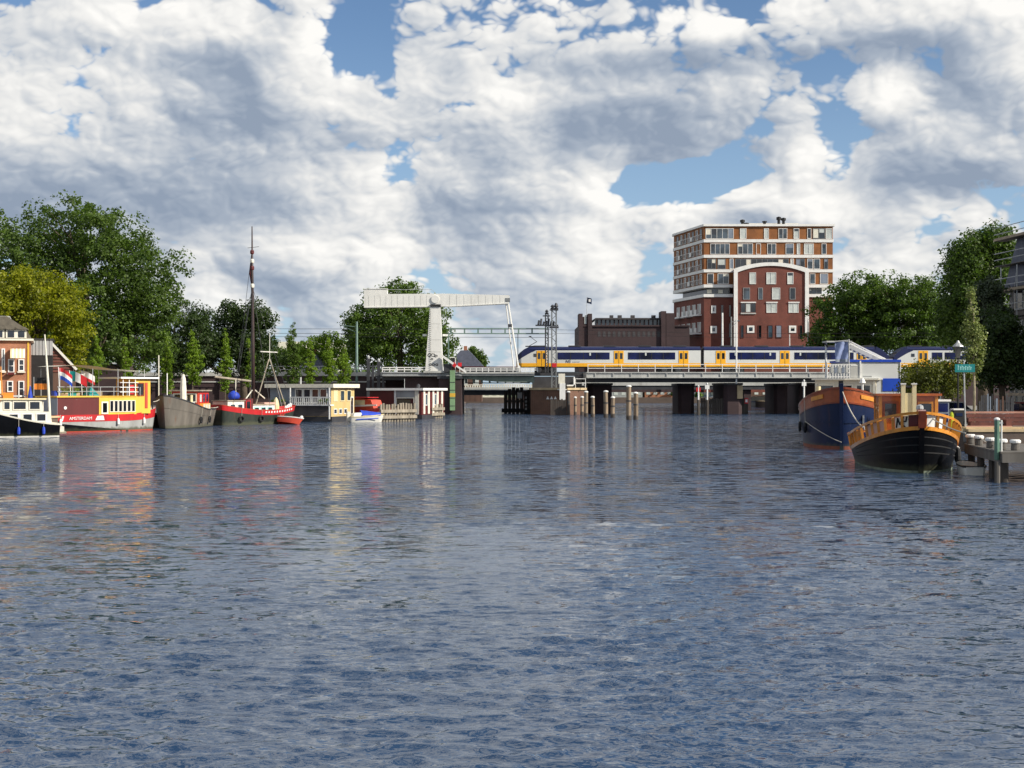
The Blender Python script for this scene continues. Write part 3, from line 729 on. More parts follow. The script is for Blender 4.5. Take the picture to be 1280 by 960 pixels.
MB().prism([(lx(455), bz(384.6)), (lx(538), bz(383.6)), (lx(538), bz(382.6)), (lx(455), bz(383.4))], -.68, .68).build('bottom_flange', M['bridgewhite'], beam)
MB().prism([(lx(558), bz(383.6)), (lx(636), bz(379.6)), (lx(636), bz(378.6)), (lx(558), bz(382.6))], -.68, .68).build('bottom_flange', M['bridgewhite'], beam)
MB().lathe([(.55, 0), (.55, 1.5)], (0, 0, 0), 14).build('pivot', M['bridgewhite'], dt).rotation_euler = (R(90), 0, 0)

pv = [c for c in dt.children if c.name.startswith('pivot')][0]; pv.location = (lx(544), .75, bz(374))
MB().tube([(lx(634.5), -.3, bz(375)), (lx(648.5), -.3, bz(463))], .13, 6).build('lifting_rod', M['bridgewhite'], dt)
MB().tube([(lx(632), .5, bz(376)), (lx(642.5), .5, bz(463))], .09, 6).build('lifting_rod', M['bridgewhite'], dt)
MB().box(lx(635), lx(640), -.5, .3, bz(408.5), bz(405)).build('coupling', M['darksteel'], dt)
MB().box(lx(632), lx(637.5), -.66, .66, bz(377), bz(372.5)).build('end_pin', M['steel'], dt)
MB().prism([(lx(645.5), bz(465)), (lx(651.5), bz(465)), (lx(650), bz(457)), (lx(647.5), bz(457))], -.45, .1).build('rod_foot', M['white'], dt)
for k in range(11):
    px = 461 + k * 7.2
    if 536 < px < 552: continue
    put('plate_seam', MB().box(lx(px) - .018, lx(px) + .018, -.612, -.601, bz(382.6), bz(369.5)).mesh('plate_seam', M['lightgrey']), dt)
for k in range(8):
    px = 562 + k * 9
    put('plate_seam', MB().box(lx(px) - .018, lx(px) + .018, -.612, -.601, bz(382.2 - k * .42), bz(369 + k * .05)).mesh('plate_seam', M['lightgrey']), dt)
for (px, py) in ((537.5, 405), (536.5, 425), (535, 440)): put('plate_seam', MB().box(lx(px), lx(px + 13 + (py - 405) * .1), yt0 - .012, yt0 - .001, bz(py), bz(py) + .05).mesh('plate_seam', M['lightgrey']), dt)
MB().tube([(lx(484), -.5, bz(362)), (lx(540), -.5, bz(362)), (lx(544), -.5, bz(366.5))], .03, 5).build('walkway_rail', M['galv'], dt)
gf = MB(); rr = random.Random(9)
for (px, py, s) in ((537, 444, 1.0), (541.5, 444, 1.2), (545, 445, .8), (540, 449, .6), (538, 456, .7), (542, 456, .7), (546, 456, .7)):
    for k in range(3):
        a = rr.uniform(0, 6.28); pts = []
        for q in range(6):
            pts.append((lx(px) + .26 * s * math.cos(a + q * .9), yt0 - .012, bz(py) + .22 * s * math.sin(a + q * .9) * rr.uniform(.5, 1.2)))
        for p, q in zip(pts[:-1], pts[1:]): gf.bar(p, q, .07, .012, (0, 1, 0))
gf.build('graffiti', M['blackmatt'], dt)
# barrier arm and its cabinet at the tower's foot
ba = thing('barrier_arm', 'white slanting road barrier arm with a red end beside the drawbridge tower', 'barrier', (bx(553), YB - .6, bz(465)))
MB().bar((0, 0, bz(445) - bz(465)), (bx(567) - bx(553), 0, bz(455) - bz(465)), .45, .3).build('arm', M['white'], ba)
MB().bar((bx(566) - bx(553), 0, bz(454.3) - bz(465)), (bx(570) - bx(553), 0, bz(458) - bz(465)), .3, .5).build('red_end', M['red'], ba)
MB().bar((bx(570) - bx(553), 0, bz(457) - bz(465)), (bx(583) - bx(553), 0, bz(465.5) - bz(465)), .2, .24).build('arm', M['white'], ba)
MB().box(.2, 1.3, .1, .6, 0, 1.1).build('cabinet', M['darksteel'], ba)
tl = thing('bridge_signal', 'dark bridge signal with a white frame and red lamp right of the drawbridge tower', 'signal', (bx(564), YB - .3, bz(465)))
MB().box(.55, .65, 0, .1, 0, 2.1).build('post', M['white'], tl)
MB().box(-.2, .7, 0, .08, 2.0, 2.1).build('arm', M['white'], tl)
MB().box(-.1, .5, -.08, .1, 1.2, 1.95).build('signal_box', M['blackmatt'], tl)
MB().box(.95, 1.5, -.02, .06, .75, 1.3).build('red_board', M['red'], tl)
MB().box(1.17, 1.27, .061, .12, 0, 1.2).build('post', M['white'], tl)
# big brick pier in the middle of the water
PX = X(699, 178)
pr_ = thing('bridge_pier', 'big brown brick pier with a sunlit right side under the taller lattice mast', 'bridge pier', (PX, 178, 0))
poly = [(-3.9, 3.2), (1.1, -.2), (3.75, 2.0), (3.75, 11), (-3.9, 11)]
MB().slab(poly, -1, 3.45).build('wall', M['pierbrick'], pr_)
poly2 = [(-4.05, 3.12), (1.15, -.38), (3.95, 1.9), (3.95, 11.1), (-4.05, 11.1)]
MB().slab(poly2, 3.45, 3.75).build('cap', M['sand'], pr_)
MB().box(-3.6, 3.4, 4.2, 10, 3.75, 5.35).build('bearing_block', M['darksteel'], pr_)
for k in range(3):
    x = -1.55 + k * .52; y = 3.2 - .68 * (x + 3.9) - .03
    MB().add([(x - .22, y + .13, 2.15), (x + .22, y - .17, 2.15), (x, y - .02, 2.6), (x - .22, y + .16, 2.15), (x + .22, y - .14, 2.15), (x, y + .01, 2.6)], [(0, 1, 2), (5, 4, 3), (0, 3, 4, 1), (1, 4, 5, 2), (2, 5, 3, 0)]).build('white_mark', M['white'], pr_)
sb = thing('control_cabinet', 'white upright signboard and cabinet on the brick pier beneath the lattice mast', 'cabinet', (X(703, 177.6), 177.3, 0))
MB().box(-.4, .4, -.12, .12, Z(500, 177), Z(479, 177)).build('board', M['white'], sb)
MB().box(-.55, .35, -.05, .3, Z(480, 177), Z(467, 177)).build('cabinet', M['creamwhite'], sb)
MB().box(-.7, .6, .1, .2, Z(487.5, 177), Z(486.5, 177)).build('arm', M['white'], sb)
pp = thing('pipe_rail', 'bent white pipe rail on the brick pier in front of the girder', 'pipe', (X(709, 177.5), 178.6, 3.75))
MB().tube([(0, 0, .3), (.8, 0, .3), (1.0, 0, .5), (1.0, 0, 1.5)], .12, 8).build('pipe', M['white'], pp)
MB().tube([(1.2, .2, .0), (1.2, .2, 1.25), (2.6, .2, 1.25), (2.6, .2, 0)], .06, 6).build('rail', M['white'], pp)
MB().tube([(1.2, .2, .65), (2.6, .2, .65)], .05, 6).build('rail', M['white'], pp)
# further piers
def pier(label, px0, px1, ztop, y0, y1, mat, py0=None):
    t = thing('bridge_pier', label, 'bridge pier', (X((px0 + px1) / 2, y0), y0, 0))
    w = (X(px1, y0) - X(px0, y0)) / 2
    MB().slab([(-w, .4), (-w * .6, 0), (w * .6, 0), (w, .4), (w, y1 - y0), (-w, y1 - y0)], -1, ztop - .3).build('wall', M[mat], t)
    MB().slab([(-w - .15, .3), (-w * .6, -.15), (w * .6, -.15), (w + .15, .3), (w + .15, y1 - y0 + .1), (-w - .15, y1 - y0 + .1)], ztop - .3, ztop).build('cap', M['darksteel'], t)
    return t
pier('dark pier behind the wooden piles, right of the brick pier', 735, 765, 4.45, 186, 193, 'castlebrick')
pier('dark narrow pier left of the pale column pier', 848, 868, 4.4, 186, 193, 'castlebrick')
t = pier('pier with a pale corner above the timber fender', 905, 928, 4.45, 182, 192, 'castlebrick')
MB().box(.55, 1.33, -.22, 0, 2.2, 4.1).build('pale_corner', M['sand'], t)  # paler sand-coloured strip on the front right corner
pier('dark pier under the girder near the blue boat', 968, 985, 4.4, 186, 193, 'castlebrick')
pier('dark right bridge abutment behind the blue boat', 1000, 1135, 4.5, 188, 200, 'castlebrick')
# second bridge behind (road bridge)
Y2 = 214
rb = thing('road_bridge', 'second low bridge with a pale balustrade seen beneath the railway bridge', 'bridge', (X(560, Y2), Y2, 0))
MB().box(0, X(672, Y2) - X(560, Y2), 0, 8, Z(488, Y2), Z(484, Y2)).build('deck', M['lightgrey'], rb)
MB().box(0, X(672, Y2) - X(560, Y2), -.1, 0, Z(487, Y2), Z(484, Y2)).build('edge_beam', M['lightgrey'], rb)
MB().box(0, X(672, Y2) - X(560, Y2), -.05, .1, Z(481.3, Y2), Z(480.5, Y2)).build('hand_rail', M['creamwhite'], rb)
bal = MB().box(-.11, .11, -.03, .07, Z(484, Y2), Z(481.3, Y2)).mesh('baluster', M['creamwhite'])
for i in range(38): put('baluster', bal, rb, (.2 + i * (X(672, Y2) - X(560, Y2) - .4) / 37, 0, 0))
MB().box(0, X(672, Y2) - X(560, Y2), 1.2, 7, Z(494, Y2), Z(488, Y2) - .002).build('under_girder', M['darksteel'], rb)  # dark box put in for the shadowed soffit
x0 = X(672, Y2) - X(560, Y2) + .01; x1 = X(1040, Y2) - X(560, Y2)
MB().box(x0, x1, 0, 8, Z(487, Y2), Z(482, Y2)).build('deck', M['darksteel'], rb)  # deck coloured dark for the shadow on its underside
MB().box(x0, x1, -.15, 0, Z(482, Y2), Z(477.3, Y2)).build('edge_beam', M['lightgrey'], rb)
for px in (600, 655, 745, 800, 862, 935, 985):
    if px in (600, 800): continue
    MB().box(X(px, Y2) - X(560, Y2) - .6, X(px, Y2) - X(560, Y2) + .6, .5, 7, -1, Z(487, Y2)).build('pier', M['castlebrick'], rb)
# far bank seen beneath the bridges
for (px0, px1, py0, py1, Yf, mat, lab, nw) in (
    (577, 632, 489, 499, 338, 'creamwhite', 'low cream building on the far bank seen under the lifting leaf', 6),
    (806, 850, 486, 505, 336, 'orangebrick', 'red brick building on the far bank seen under the girder span', 5),
    (765, 803, 488, 505, 336, 'grey', 'grey shed on the far bank seen between the piers', 4),
    (868, 905, 487, 505, 336, 'bluegrey', 'blue-grey shed on the far bank right of the dark narrow pier', 4),
    (930, 1002, 486, 507, 336, 'brownwood', 'brown shed on the far bank behind the timber fender', 7)):
    t = thing('far_building', lab, 'building', (X(px0, Yf), Yf, 1.4)); w = X(px1, Yf) - X(px0, Yf); h = Z(py0, Yf) - 1.4
    MB().box(0, w, 0, 6, 0, h).build('wall', M[mat], t)
    MB().prism([(-.3, h), (w + .3, h), (w, h + .5), (0, h + .5)], -.3, 6.3).build('roof', M['tile'], t)
    wm = MB().box(-.5, .5, -.06, -.002, h * .35, h * .75).mesh('window', M['curtain'])
    for i in range(nw): put('window', wm, t, ((i + .5) * w / nw, 0, 0))

# ------------------------------------------------------------------ trains
YT = 189.0
def tz(py): return Z(py, YT)
def tx(px): return X(px, YT)
def ts(px): return tx(px) - tx(645)
ZB = tz(458.3); ZY = tz(453.9); ZR = tz(433)
def train_car(root, px0, px1, nose, winspans, doors, text=True):
    """one carriage; px0..px1 are read along the side; nose: -1 left, +1 right, 0 none"""
    o = thing('carriage', None, None, (0, 0, 0)) if False else None
    s0, s1 = ts(px0), ts(px1); W = 2.8
    zt = tz(438.0)
    body = [(s0, ZB), (s1, ZB), (s1, zt), (s0, zt)]
    if nose == -1: body = [(s0 + .15, ZB), (s1, ZB), (s1, zt), (s0 + 2.9, zt), (s0 + .2, tz(449)), (s0, tz(452))]
    if nose == 1: body = [(s0, ZB), (s1 - .15, ZB), (s1, tz(452)), (s1 - .2, tz(449)), (s1 - 2.9, zt), (s0, zt)]
    MB().prism(body, 0, W).build('body', M['trainwhite'], root)
    # yellow band and dark frame
    a, b = s0 + .05, s1 - .05
    MB().prism([(a, ZB + .002), (b, ZB + .002), (b, ZY), (a, ZY)], -.03, W + .03).build('yellow_band', M['trainyellow'], root)
    MB().box(s0 + .3, s1 - .3, .15, W - .15, ZB - .12, ZB).build('underframe', M['blackmatt'], root)
    for f in (.16, .84):
        c = s0 + (s1 - s0) * f
        bg = MB().box(c - 1.6, c + 1.6, .25, W - .25, ZD + .16, ZB - .125).build('bogie', M['blackmatt'], root)
        for d in (-1.0, 1.0):
            wl = MB().lathe([(.42, 0), (.42, .12), (.3, .14)], (0, 0, 0), 14).build('wheel', M['darksteel'], bg); wl.rotation_euler = (R(90), 0, 0); wl.location = (c + d, .22, ZD + .46)
    # roof: blue, rounded, running down over the nose
    rpoly = [(0.0, zt - .001), (-.02, zt + .18), (.35, ZR - .12), (1.0, ZR), (W - 1.0, ZR), (W - .35, ZR - .12), (W + .02, zt + .18), (W, zt - .001)]
    ra = s0 + (2.0 if nose == -1 else 0); rb_ = s1 - (2.0 if nose == 1 else 0)
    MB().prism_x(rpoly, ra, rb_).build('roof', M['trainblue'], root)
    if nose:
        e = s0 if nose == -1 else s1; d = -nose
        prof = [(0.02, tz(450.5)), (.05, tz(446)), (.55, tz(441)), (1.2, tz(436.5)), (2.0, ZR - .02), (2.02, zt), (2.9, zt - .02), (2.0, tz(441.5)), (.9, tz(447)), (.3, tz(450.5))]
        MB().prism([(e + d * p, z) for p, z in prof], -.025, W + .025).build('nose_cap', M['trainblue'], root)
        MB().prism([(e + d * .07, tz(448.5)), (e + d * .62, tz(440.5)), (e + d * .58, tz(440.2)), (e + d * .03, tz(448.2))], .35, W - .35).build('windscreen', M['darkglass'], root)
        MB().box(min(e + d * 2.6, e + d * 3.1), max(e + d * 2.6, e + d * 3.1), -.03, .001, tz(446), tz(442)).build('cab_window', M['darkglass'], root)
    for (a, b) in winspans:
        wn = MB().box(ts(a), ts(b), -.032, .001, tz(449.3), tz(440.6)).build('window_band', M['blueglass'], root)
        n = max(2, int(round((b - a) / 15)))
        ml = MB().box(-.04, .04, -.05, -.0325, tz(449.3), tz(440.6)).mesh('mullion', M['blackmatt'])
        for i in range(1, n): put('mullion', ml, wn, (ts(a) + (ts(b) - ts(a)) * i / n, 0, 0))
        for i in range(n):
            if (i + int(a)) % 3 == 0: MB().box(ts(a) + (ts(b) - ts(a)) * (i + .5) / n - .1, ts(a) + (ts(b) - ts(a)) * (i + .5) / n + .12, -.045, -.0325, tz(444.5), tz(440.9)).build('window_sticker', M['curtain'], wn)
    for dpx in doors:
        d = MB().box(ts(dpx - 6), ts(dpx + 6), -.045, .001, ZB + .03, tz(438.5)).build('door', M['trainyellow'], root)
        for q in (-3.1, 3.1):
            MB().box(ts(dpx + q - 1.7), ts(dpx + q + 1.7), -.055, -.0455, tz(448.8), tz(441.3)).build('door_window', M['darkglass'], d)
        MB().box(ts(dpx) - .025, ts(dpx) + .025, -.056, -.0455, ZB + .05, tz(438.8)).build('door_seam', M['blackmatt'], d)
    for c in np.linspace(s0 + 3.5, s1 - 3.0, 5):
        MB().box(c - .9, c + .9, .7, 2.1, ZR - .02, ZR + .16).build('roof_unit', M['darksteel'], root)
tr1 = thing('train', 'yellow, white and blue train crossing the bridge left of the other train', 'train', (tx(645), YT, 0))
train_car(tr1, 645, 876, -1, [(697, 762), (785, 844)], [677, 773.5, 854.5])
train_car(tr1, 880, 1112, 1, [(912, 970), (993, 1052), (1059, 1067)], [901, 981, 1077])
MB().box(ts(876), ts(880), .3, 2.5, ZB + .05, tz(436)).build('gangway', M['blackmatt'], tr1)
lg = text_mesh('NS', .62, M['trainblue'], .004, .15)
l = put('lettering', lg, tr1, (ts(710), -.035, tz(452.0))); l.rotation_euler = (R(90), 0, 0)
st = MB()
for i in range(5): st.box(ts(716) + i * .22, ts(716) + i * .22 + .14, -.035, -.001, tz(452.8), tz(451.8))
st.build('side_marking', M['grey'], tr1)
pg = MB()
pcx = ts(667)
pg.bar((pcx - .8, 1.4, ZR + .02), (pcx + .5, 1.4, ZR + .75), .09).bar((pcx + .5, 1.4, ZR + .75), (pcx - .5, 1.4, ZR + 1.5), .07).box(pcx - .7, pcx - .3, .6, 2.2, ZR + 1.5, ZR + 1.56).box(pcx - 1.2, pcx + 1.2, .8, 2.0, ZR, ZR + .12)
pg.build('pantograph', M['blackmatt'], tr1)
tr2 = thing('train', 'second train with a blue nose, partly hidden by the pale poplar on the right', 'train', (tx(645), YT, 0))
train_car(tr2, 1117, 1345, -1, [(1165, 1178), (1181, 1222), (1245, 1300)], [1154, 1235, 1315])
rp = thing('rail_girder', 'dark maroon railway girder behind the white railing of the lifting leaf', 'bridge girder', (X(580, 186.6), 186.6, ZD + .03))
wq = X(648, 186.6) - X(580, 186.6)
MB().box(0, wq, 0, .3, 0, .78).build('web', M['darksteel'], rp); MB().box(0, wq, -.08, .38, .781, .88).build('flange', M['maroon'], rp)
sfm = MB().box(-.05, .05, -.07, -.002, 0, .78).mesh('stiffener', M['darksteel'])
for i in range(9): put('stiffener', sfm, rp, (wq * (i + .5) / 9, 0, 0))
trk = thing('railway_track', 'ballasted railway track on the bridge deck under the train', 'track', (0, YT, 0))
tb = MB().box(tx(300), tx(1500), -1.2, 4.0, ZD - .4, ZD - .02 if False else ZD + .02)
tb.build('ballast_bed', M['darksteel'], trk)
for y in (.6, 2.1): MB().box(tx(300), tx(1500), y, y + .08, ZD + .02, ZD + .17).build('rail', M['steel'], trk)
# ground under the railway at the right: embankment
er = thing('embankment_wall', 'dark brick railway embankment on the right behind the willow bush', 'wall', (X(1137, 187), 187, 0))
MB().box(0, 60, 0, 12, RZ, ZD - .42).build('wall', M['castlebrick'], er)
MB().box(0, 60, -.2, .3, ZD - .42, ZD).build('parapet', M['lightgrey'], er)

# ------------------------------------------------------------------ overhead line
def lattice_mast(label, px, top, base, Y, wpx, mat='steel', z0=None):
    zb = z0 if z0 is not None else Z(base, Y); h = Z(top, Y) - zb; w = wpx * Y / F / 2
    t = thing('lattice_mast', label, 'mast', (X(px, Y), Y, zb))
    for sx in (-1, 1):
        for sy in (-1, 1): MB().box(sx * w - .085, sx * w + .085, sy * w - .085, sy * w + .085, 0, h).build('leg', M[mat], t)
    n = int(h / (2 * w)) ; lc = MB()
    for i in range(n):
        a, b = h * i / n, h * (i + 1) / n; s = 1 if i % 2 else -1
        for sy in (-1, 1): lc.bar((-s * w, sy * w, a), (s * w, sy * w, b), .07)
        for sx in (-1, 1): lc.bar((sx * w, -s * w, a), (sx * w, s * w, b), .07)
    lc.build('lacing', M[mat], t)
    return t, h, w
t, h, w = lattice_mast('taller lattice mast on the brick pier, with insulators on its top', 692.5, 388, 492, 179.5, 5.5, z0=3.76)
MB().box(-.6, .6, -.5, .5, h, h + .12).build('platform', M['darksteel'], t)
MB().lathe([(.22, 0), (.34, .2), (.16, .3), (.32, .45), (.1, .7)], (-.2, 0, h + .1), 8).build('insulator', M['darksteel'], t)
MB().lathe([(.22, 0), (.34, .2), (.16, .3), (.32, .45), (.12, .95)], (.3, 0, h + .1), 8).build('insulator', M['darksteel'], t)
MB().box(-2.6, .6, -.06, .06, h - 2.2, h - 2.0).build('arm', M['darksteel'], t)
ca = MB()
for i in range(7): ca.tube([(-2.2 + .35 * i, 0, h - 2.0), (-2.1 + .35 * i, .1, h - 1.4 + .25 * math.sin(i * 2))], .15, 5)
ca.build('insulator', M['darksteel'], t)
MB().box(-.65, .65, -.4, .4, h - 2.5, h - 2.25).build('collar', M['darksteel'], t)
MB().box(-.3, .35, -.5, -.36, Z(459, 179.5) - 3.76, Z(454, 179.5) - 3.76).build('red_board', M['red'], t)
t, h, w = lattice_mast('shorter lattice mast just left of the taller one', 683.5, 393, 470, 187, 3.4, mat='darksteel', z0=ZD)
MB().lathe([(.2, 0), (.32, .2), (.14, .3), (.28, .45), (.08, .7)], (0, 0, h), 8).build('insulator', M['darksteel'], t)
MB().box(-.6, .5, -.1, .1, h - .3, h - .15).build('arm', M['darksteel'], t)
gt = thing('gantry_beam', 'sage green horizontal gantry beam right of the drawbridge tower', 'gantry', (X(560, 188), 188, Z(417.5, 188)))
gw = X(686, 188) - X(560, 188); gh = Z(410, 188) - Z(417.5, 188)
MB().box(0, gw, -.1, .1, gh - .14, gh).build('chord', M['truss'], gt); MB().box(0, gw, -.1, .1, 0, .14).build('chord', M['truss'], gt)
um = MB().box(-.11, .11, -.07, .07, .14, gh - .14).mesh('upright', M['truss'])
for i in range(8): put('upright', um, gt, (gw * (.03 + i * .134), 0, 0))
MB().box(.0, .16, -.13, .13, -5, -.002).build('leg', M['truss'], gt)
MB().box(gw * .69, gw * .69 + .1, -.05, .05, -6.0, -.002).build('hanger', M['darksteel'], gt)
def pole(label, px, top, Y, z0, r, mat='galv', arm=0.0, name='catenary_mast', cat='mast', group=None):
    t = thing(name, label, cat, (X(px, Y), Y, z0), 0, group); h = Z(top, Y) - z0
    MB().tube([(0, 0, 0), (0, 0, h * .5), (0, 0, h)], [r * 1.15, r, r * .8], 8).build('post', M[mat], t)
    if arm:
        MB().tube([(0, 0, h - .8), (arm, .2, h - .5)], .05, 5).build('arm', M[mat], t)
        MB().tube([(0, 0, h - 1.6), (arm, .2, h - .5)], .03, 4).build('stay', M[mat], t)
        MB().lathe([(.1, 0), (.14, .1), (.1, .2)], (arm, .2, h - .7), 6).build('insulator', M['darksteel'], t)
    return t
pole('pale overhead mast above the blue parapet behind the yellow barge', 132, 394, 190, 4.5, .14, arm=1.6)
pole('thin grey overhead mast right of the olive tree', 198, 402, 190, 4.5, .13, 'steel', arm=1.6)
pole('dim overhead mast between the round dark tree and the poplar', 276, 420, 192, 4.5, .12, 'steel', arm=-1.4)
pole('grey-green overhead mast in front of the drawbridge tree', 446, 402, 188, 4.5, .18, 'truss', arm=-2.4)
pole('white overhead mast in front of the left windows of the apartment base', 903, 391, 193, ZD, .16, 'white', arm=0)
pole('rusty overhead mast between the two white ones', 914, 396, 193, ZD, .14, 'steel', arm=1.2)
pole('white flagless mast rising from the girder span before the train', 920.5, 384, 180.6, ZD - 1.6, .11, 'white')
pole('thin checkered red and white mast right of the arched brick block', 1010, 398, 230, ZD, .12, 'white')
pole('short thin mast before the arched brick block', 987, 418, 215, ZD, .1, 'white')
wr = thing('overhead_wires', 'black overhead wires running along the railway', 'wires', (0, 190, 0))
for (py, dy) in ((411, 0), (416.5, .4), (421, -.5)):
    MB().tube([(X(-80, 190), dy, Z(py + 3, 190)), (X(340, 190), dy, Z(py, 190)), (X(690, 190), dy, Z(py + 1, 190))], .028, 4).build('wire', M['blackmatt'], wr)
for (py, dy) in ((412, 0), (416.5, .4)):
    MB().tube([(X(690, 190), dy, Z(py, 190)), (X(905, 190), dy, Z(py + 5, 190)), (X(1290, 190), dy, Z(py + 4, 190))], .02, 4).build('wire', M['blackmatt'], wr)
# ------------------------------------------------------------------ apartment building
YA = 258.0
ap = thing('apartment_building', 'tall ochre and red brick apartment building with white floor bands and an arched brick block', 'building', (X(880, YA), YA, ZD - 3))
GZ = ZD - 3
def ax(px): return X(px, YA) - X(880, YA)
def az(py): return Z(py, YA) - GZ
c0 = Vector((ax(843) if False else X(843, 274) - X(880, YA), 16.0))         # far end of the left face
LN = c0.length; ldir = c0 / LN; lnor = Vector((ldir.y, -ldir.x)); lnor = lnor if lnor.x < 0 else -lnor
XR = ax(1041)
def onleft(u, d=0.0):                 # u metres along the left face, d outwards
    p = ldir * u + lnor * d; return (p.x, p.y)
def foot(off=0.0, xr=XR):
    return [(-.0 - off * .4, -off), (xr + off, -off), (xr + off, 17 + off), (c0.x + 0 - off, 17 + off), (c0.x - off, 16 - off * .3)]
# core volumes
MB().slab(foot(), 0, az(371.6)).build('brick_base', M['brick'], ap)
MB().slab([(1.2, .9), (XR - 2.0, .9), (XR - 2, 16), (c0.x + 2.2, 16), (c0.x + 1.6, 14.5)], az(371.5), az(359.5)).build('recessed_storey', M['darkglass'], ap)
MB().slab(foot(), az(359), az(282.5)).build('upper_wall', M['ochre'], ap)
MB().slab(foot(.35), az(283), az(280.3)).build('roof_slab', M['white'], ap)
MB().slab(foot(.25), az(371.4), az(367.7)).build('floor_band', M['white'], ap)
for (a, b) in ((303, 299.2), (322.3, 318.6), (340.5, 336.8), (359.4, 355.6)):
    MB().slab(foot(.16), az(a), az(b)).build('floor_band', M['white'], ap)
MB().box(ax(935), ax(1005), 5, 12, az(280.2), az(275)).build('roof_plant_room', M['offwhite'], ap)
for px, h in ((932, 1.3), (937, .7), (978, 1.5), (984, 1.3), (960, .7)):
    MB().lathe([(.3, 0), (.3, h * .6), (.5, h * .65), (.5, h), (.1, h * 1.1)], (ax(px), 3.5, az(280.3) if px < 940 else az(278)), 8).build('roof_vent', M['blackmatt'], ap)
wrnd = random.Random(12)
def win(px0, px1, py0, py1, y=0.0, kind='glass', frame='white', fw=.09, split=None, base='window'):
    """a framed window on a wall facing the canal, pane set back in its frame"""
    x0, x1, z1, z0 = ax(px0), ax(px1), az(py0), az(py1)
    f = MB(); d0, d1 = y - .10, y - .003
    f.box(x0, x1, d0, d1, z0, z0 + fw).box(x0, x1, d0, d1, z1 - fw, z1).box(x0, x0 + fw, d0, d1, z0 + fw, z1 - fw).box(x1 - fw, x1, d0, d1, z0 + fw, z1 - fw)
    n = split if split is not None else max(1, int(round((x1 - x0) / 1.1)))
    for i in range(1, n): f.box(x0 + (x1 - x0) * i / n - fw * .4, x0 + (x1 - x0) * i / n + fw * .4, d0, d1, z0 + fw, z1 - fw)
    fo = f.build(base, M[frame], ap)
    MB().box(x0 + fw, x1 - fw, y - .04, y - .004, z0 + fw, z1 - fw).build('pane', M[kind], fo)
    if kind in ('glass', 'darkglass', 'curtain') and x1 - x0 > .8:
        for i in range(n):
            if wrnd.random() < .55:
                a, b = x0 + (x1 - x0) * i / n + fw, x0 + (x1 - x0) * (i + 1) / n - fw
                MB().box(a, b, y - .052, y - .0405, z1 - fw - (z1 - z0 - 2 * fw) * wrnd.choice((.25, .4, .6, .95)), z1 - fw).build('blind', M[wrnd.choice(('curtain', 'creamwhite', 'bluegrey', 'darkglass', 'glass'))], fo)
    return fo
rows = [
 (285.5, 298.6, [(882, 917, 'glass'), (925, 933, 'curtain'), (955, 961, 'curtain'), (973, 984, 'glass'), (992, 999, 'curtain'), (1009, 1014, 'curtain'), (1016, 1031, 'darkglass'), (1032, 1040, 'curtain')]),
 (304.5, 318, [(888, 912, 'glass'), (922, 941, 'glass'), (945, 951, 'ochre'), (959, 970, 'glass'), (982, 992, 'glass'), (996, 1000, 'curtain'), (1005, 1017, 'curtain'), (1027, 1033, 'glass')]),
 (323.5, 336.4, [(884, 895, 'darkglass'), (897, 907, 'darkglass'), (912, 917, 'curtain'), (919, 986, 'darkglass'), (988, 992, 'curtain'), (995, 1006, 'darkglass'), (1009, 1016, 'glass'), (1017, 1025, 'glass'), (1030, 1035, 'darkglass')]),
 (342, 355, [(884, 892, 'glass'), (897, 911, 'glass'), (1012, 1019, 'glass'), (1025, 1035, 'glass')])]
for (a, b, ws) in rows:
    for (p0, p1, k) in ws: win(p0, p1, a, b, 0.0, k, 'white' if k != 'darkglass' else 'steel')
for (p0, p1) in ((884, 912), (1010, 1028)): win(p0, p1, 361, 367, .9, 'glass', 'steel')
# ochre strips break the glazing on the lower left part
for i, (p0, p1) in enumerate(((889, 895), (902, 908))): win(p0, p1, 382, 391.5, 0, 'darkglass', 'white', .34, 1) if i == 0 else None
win(888, 896, 407.5, 416.5, 0, 'darkglass', 'white', .34, 1)
for p0, a, b in ((901, 381, 396), (911, 381, 396), (901, 404, 422), (911, 404, 422)): win(p0, p0 + 3.5, a, b, 0, 'darkglass', 'brick', .06, 1)
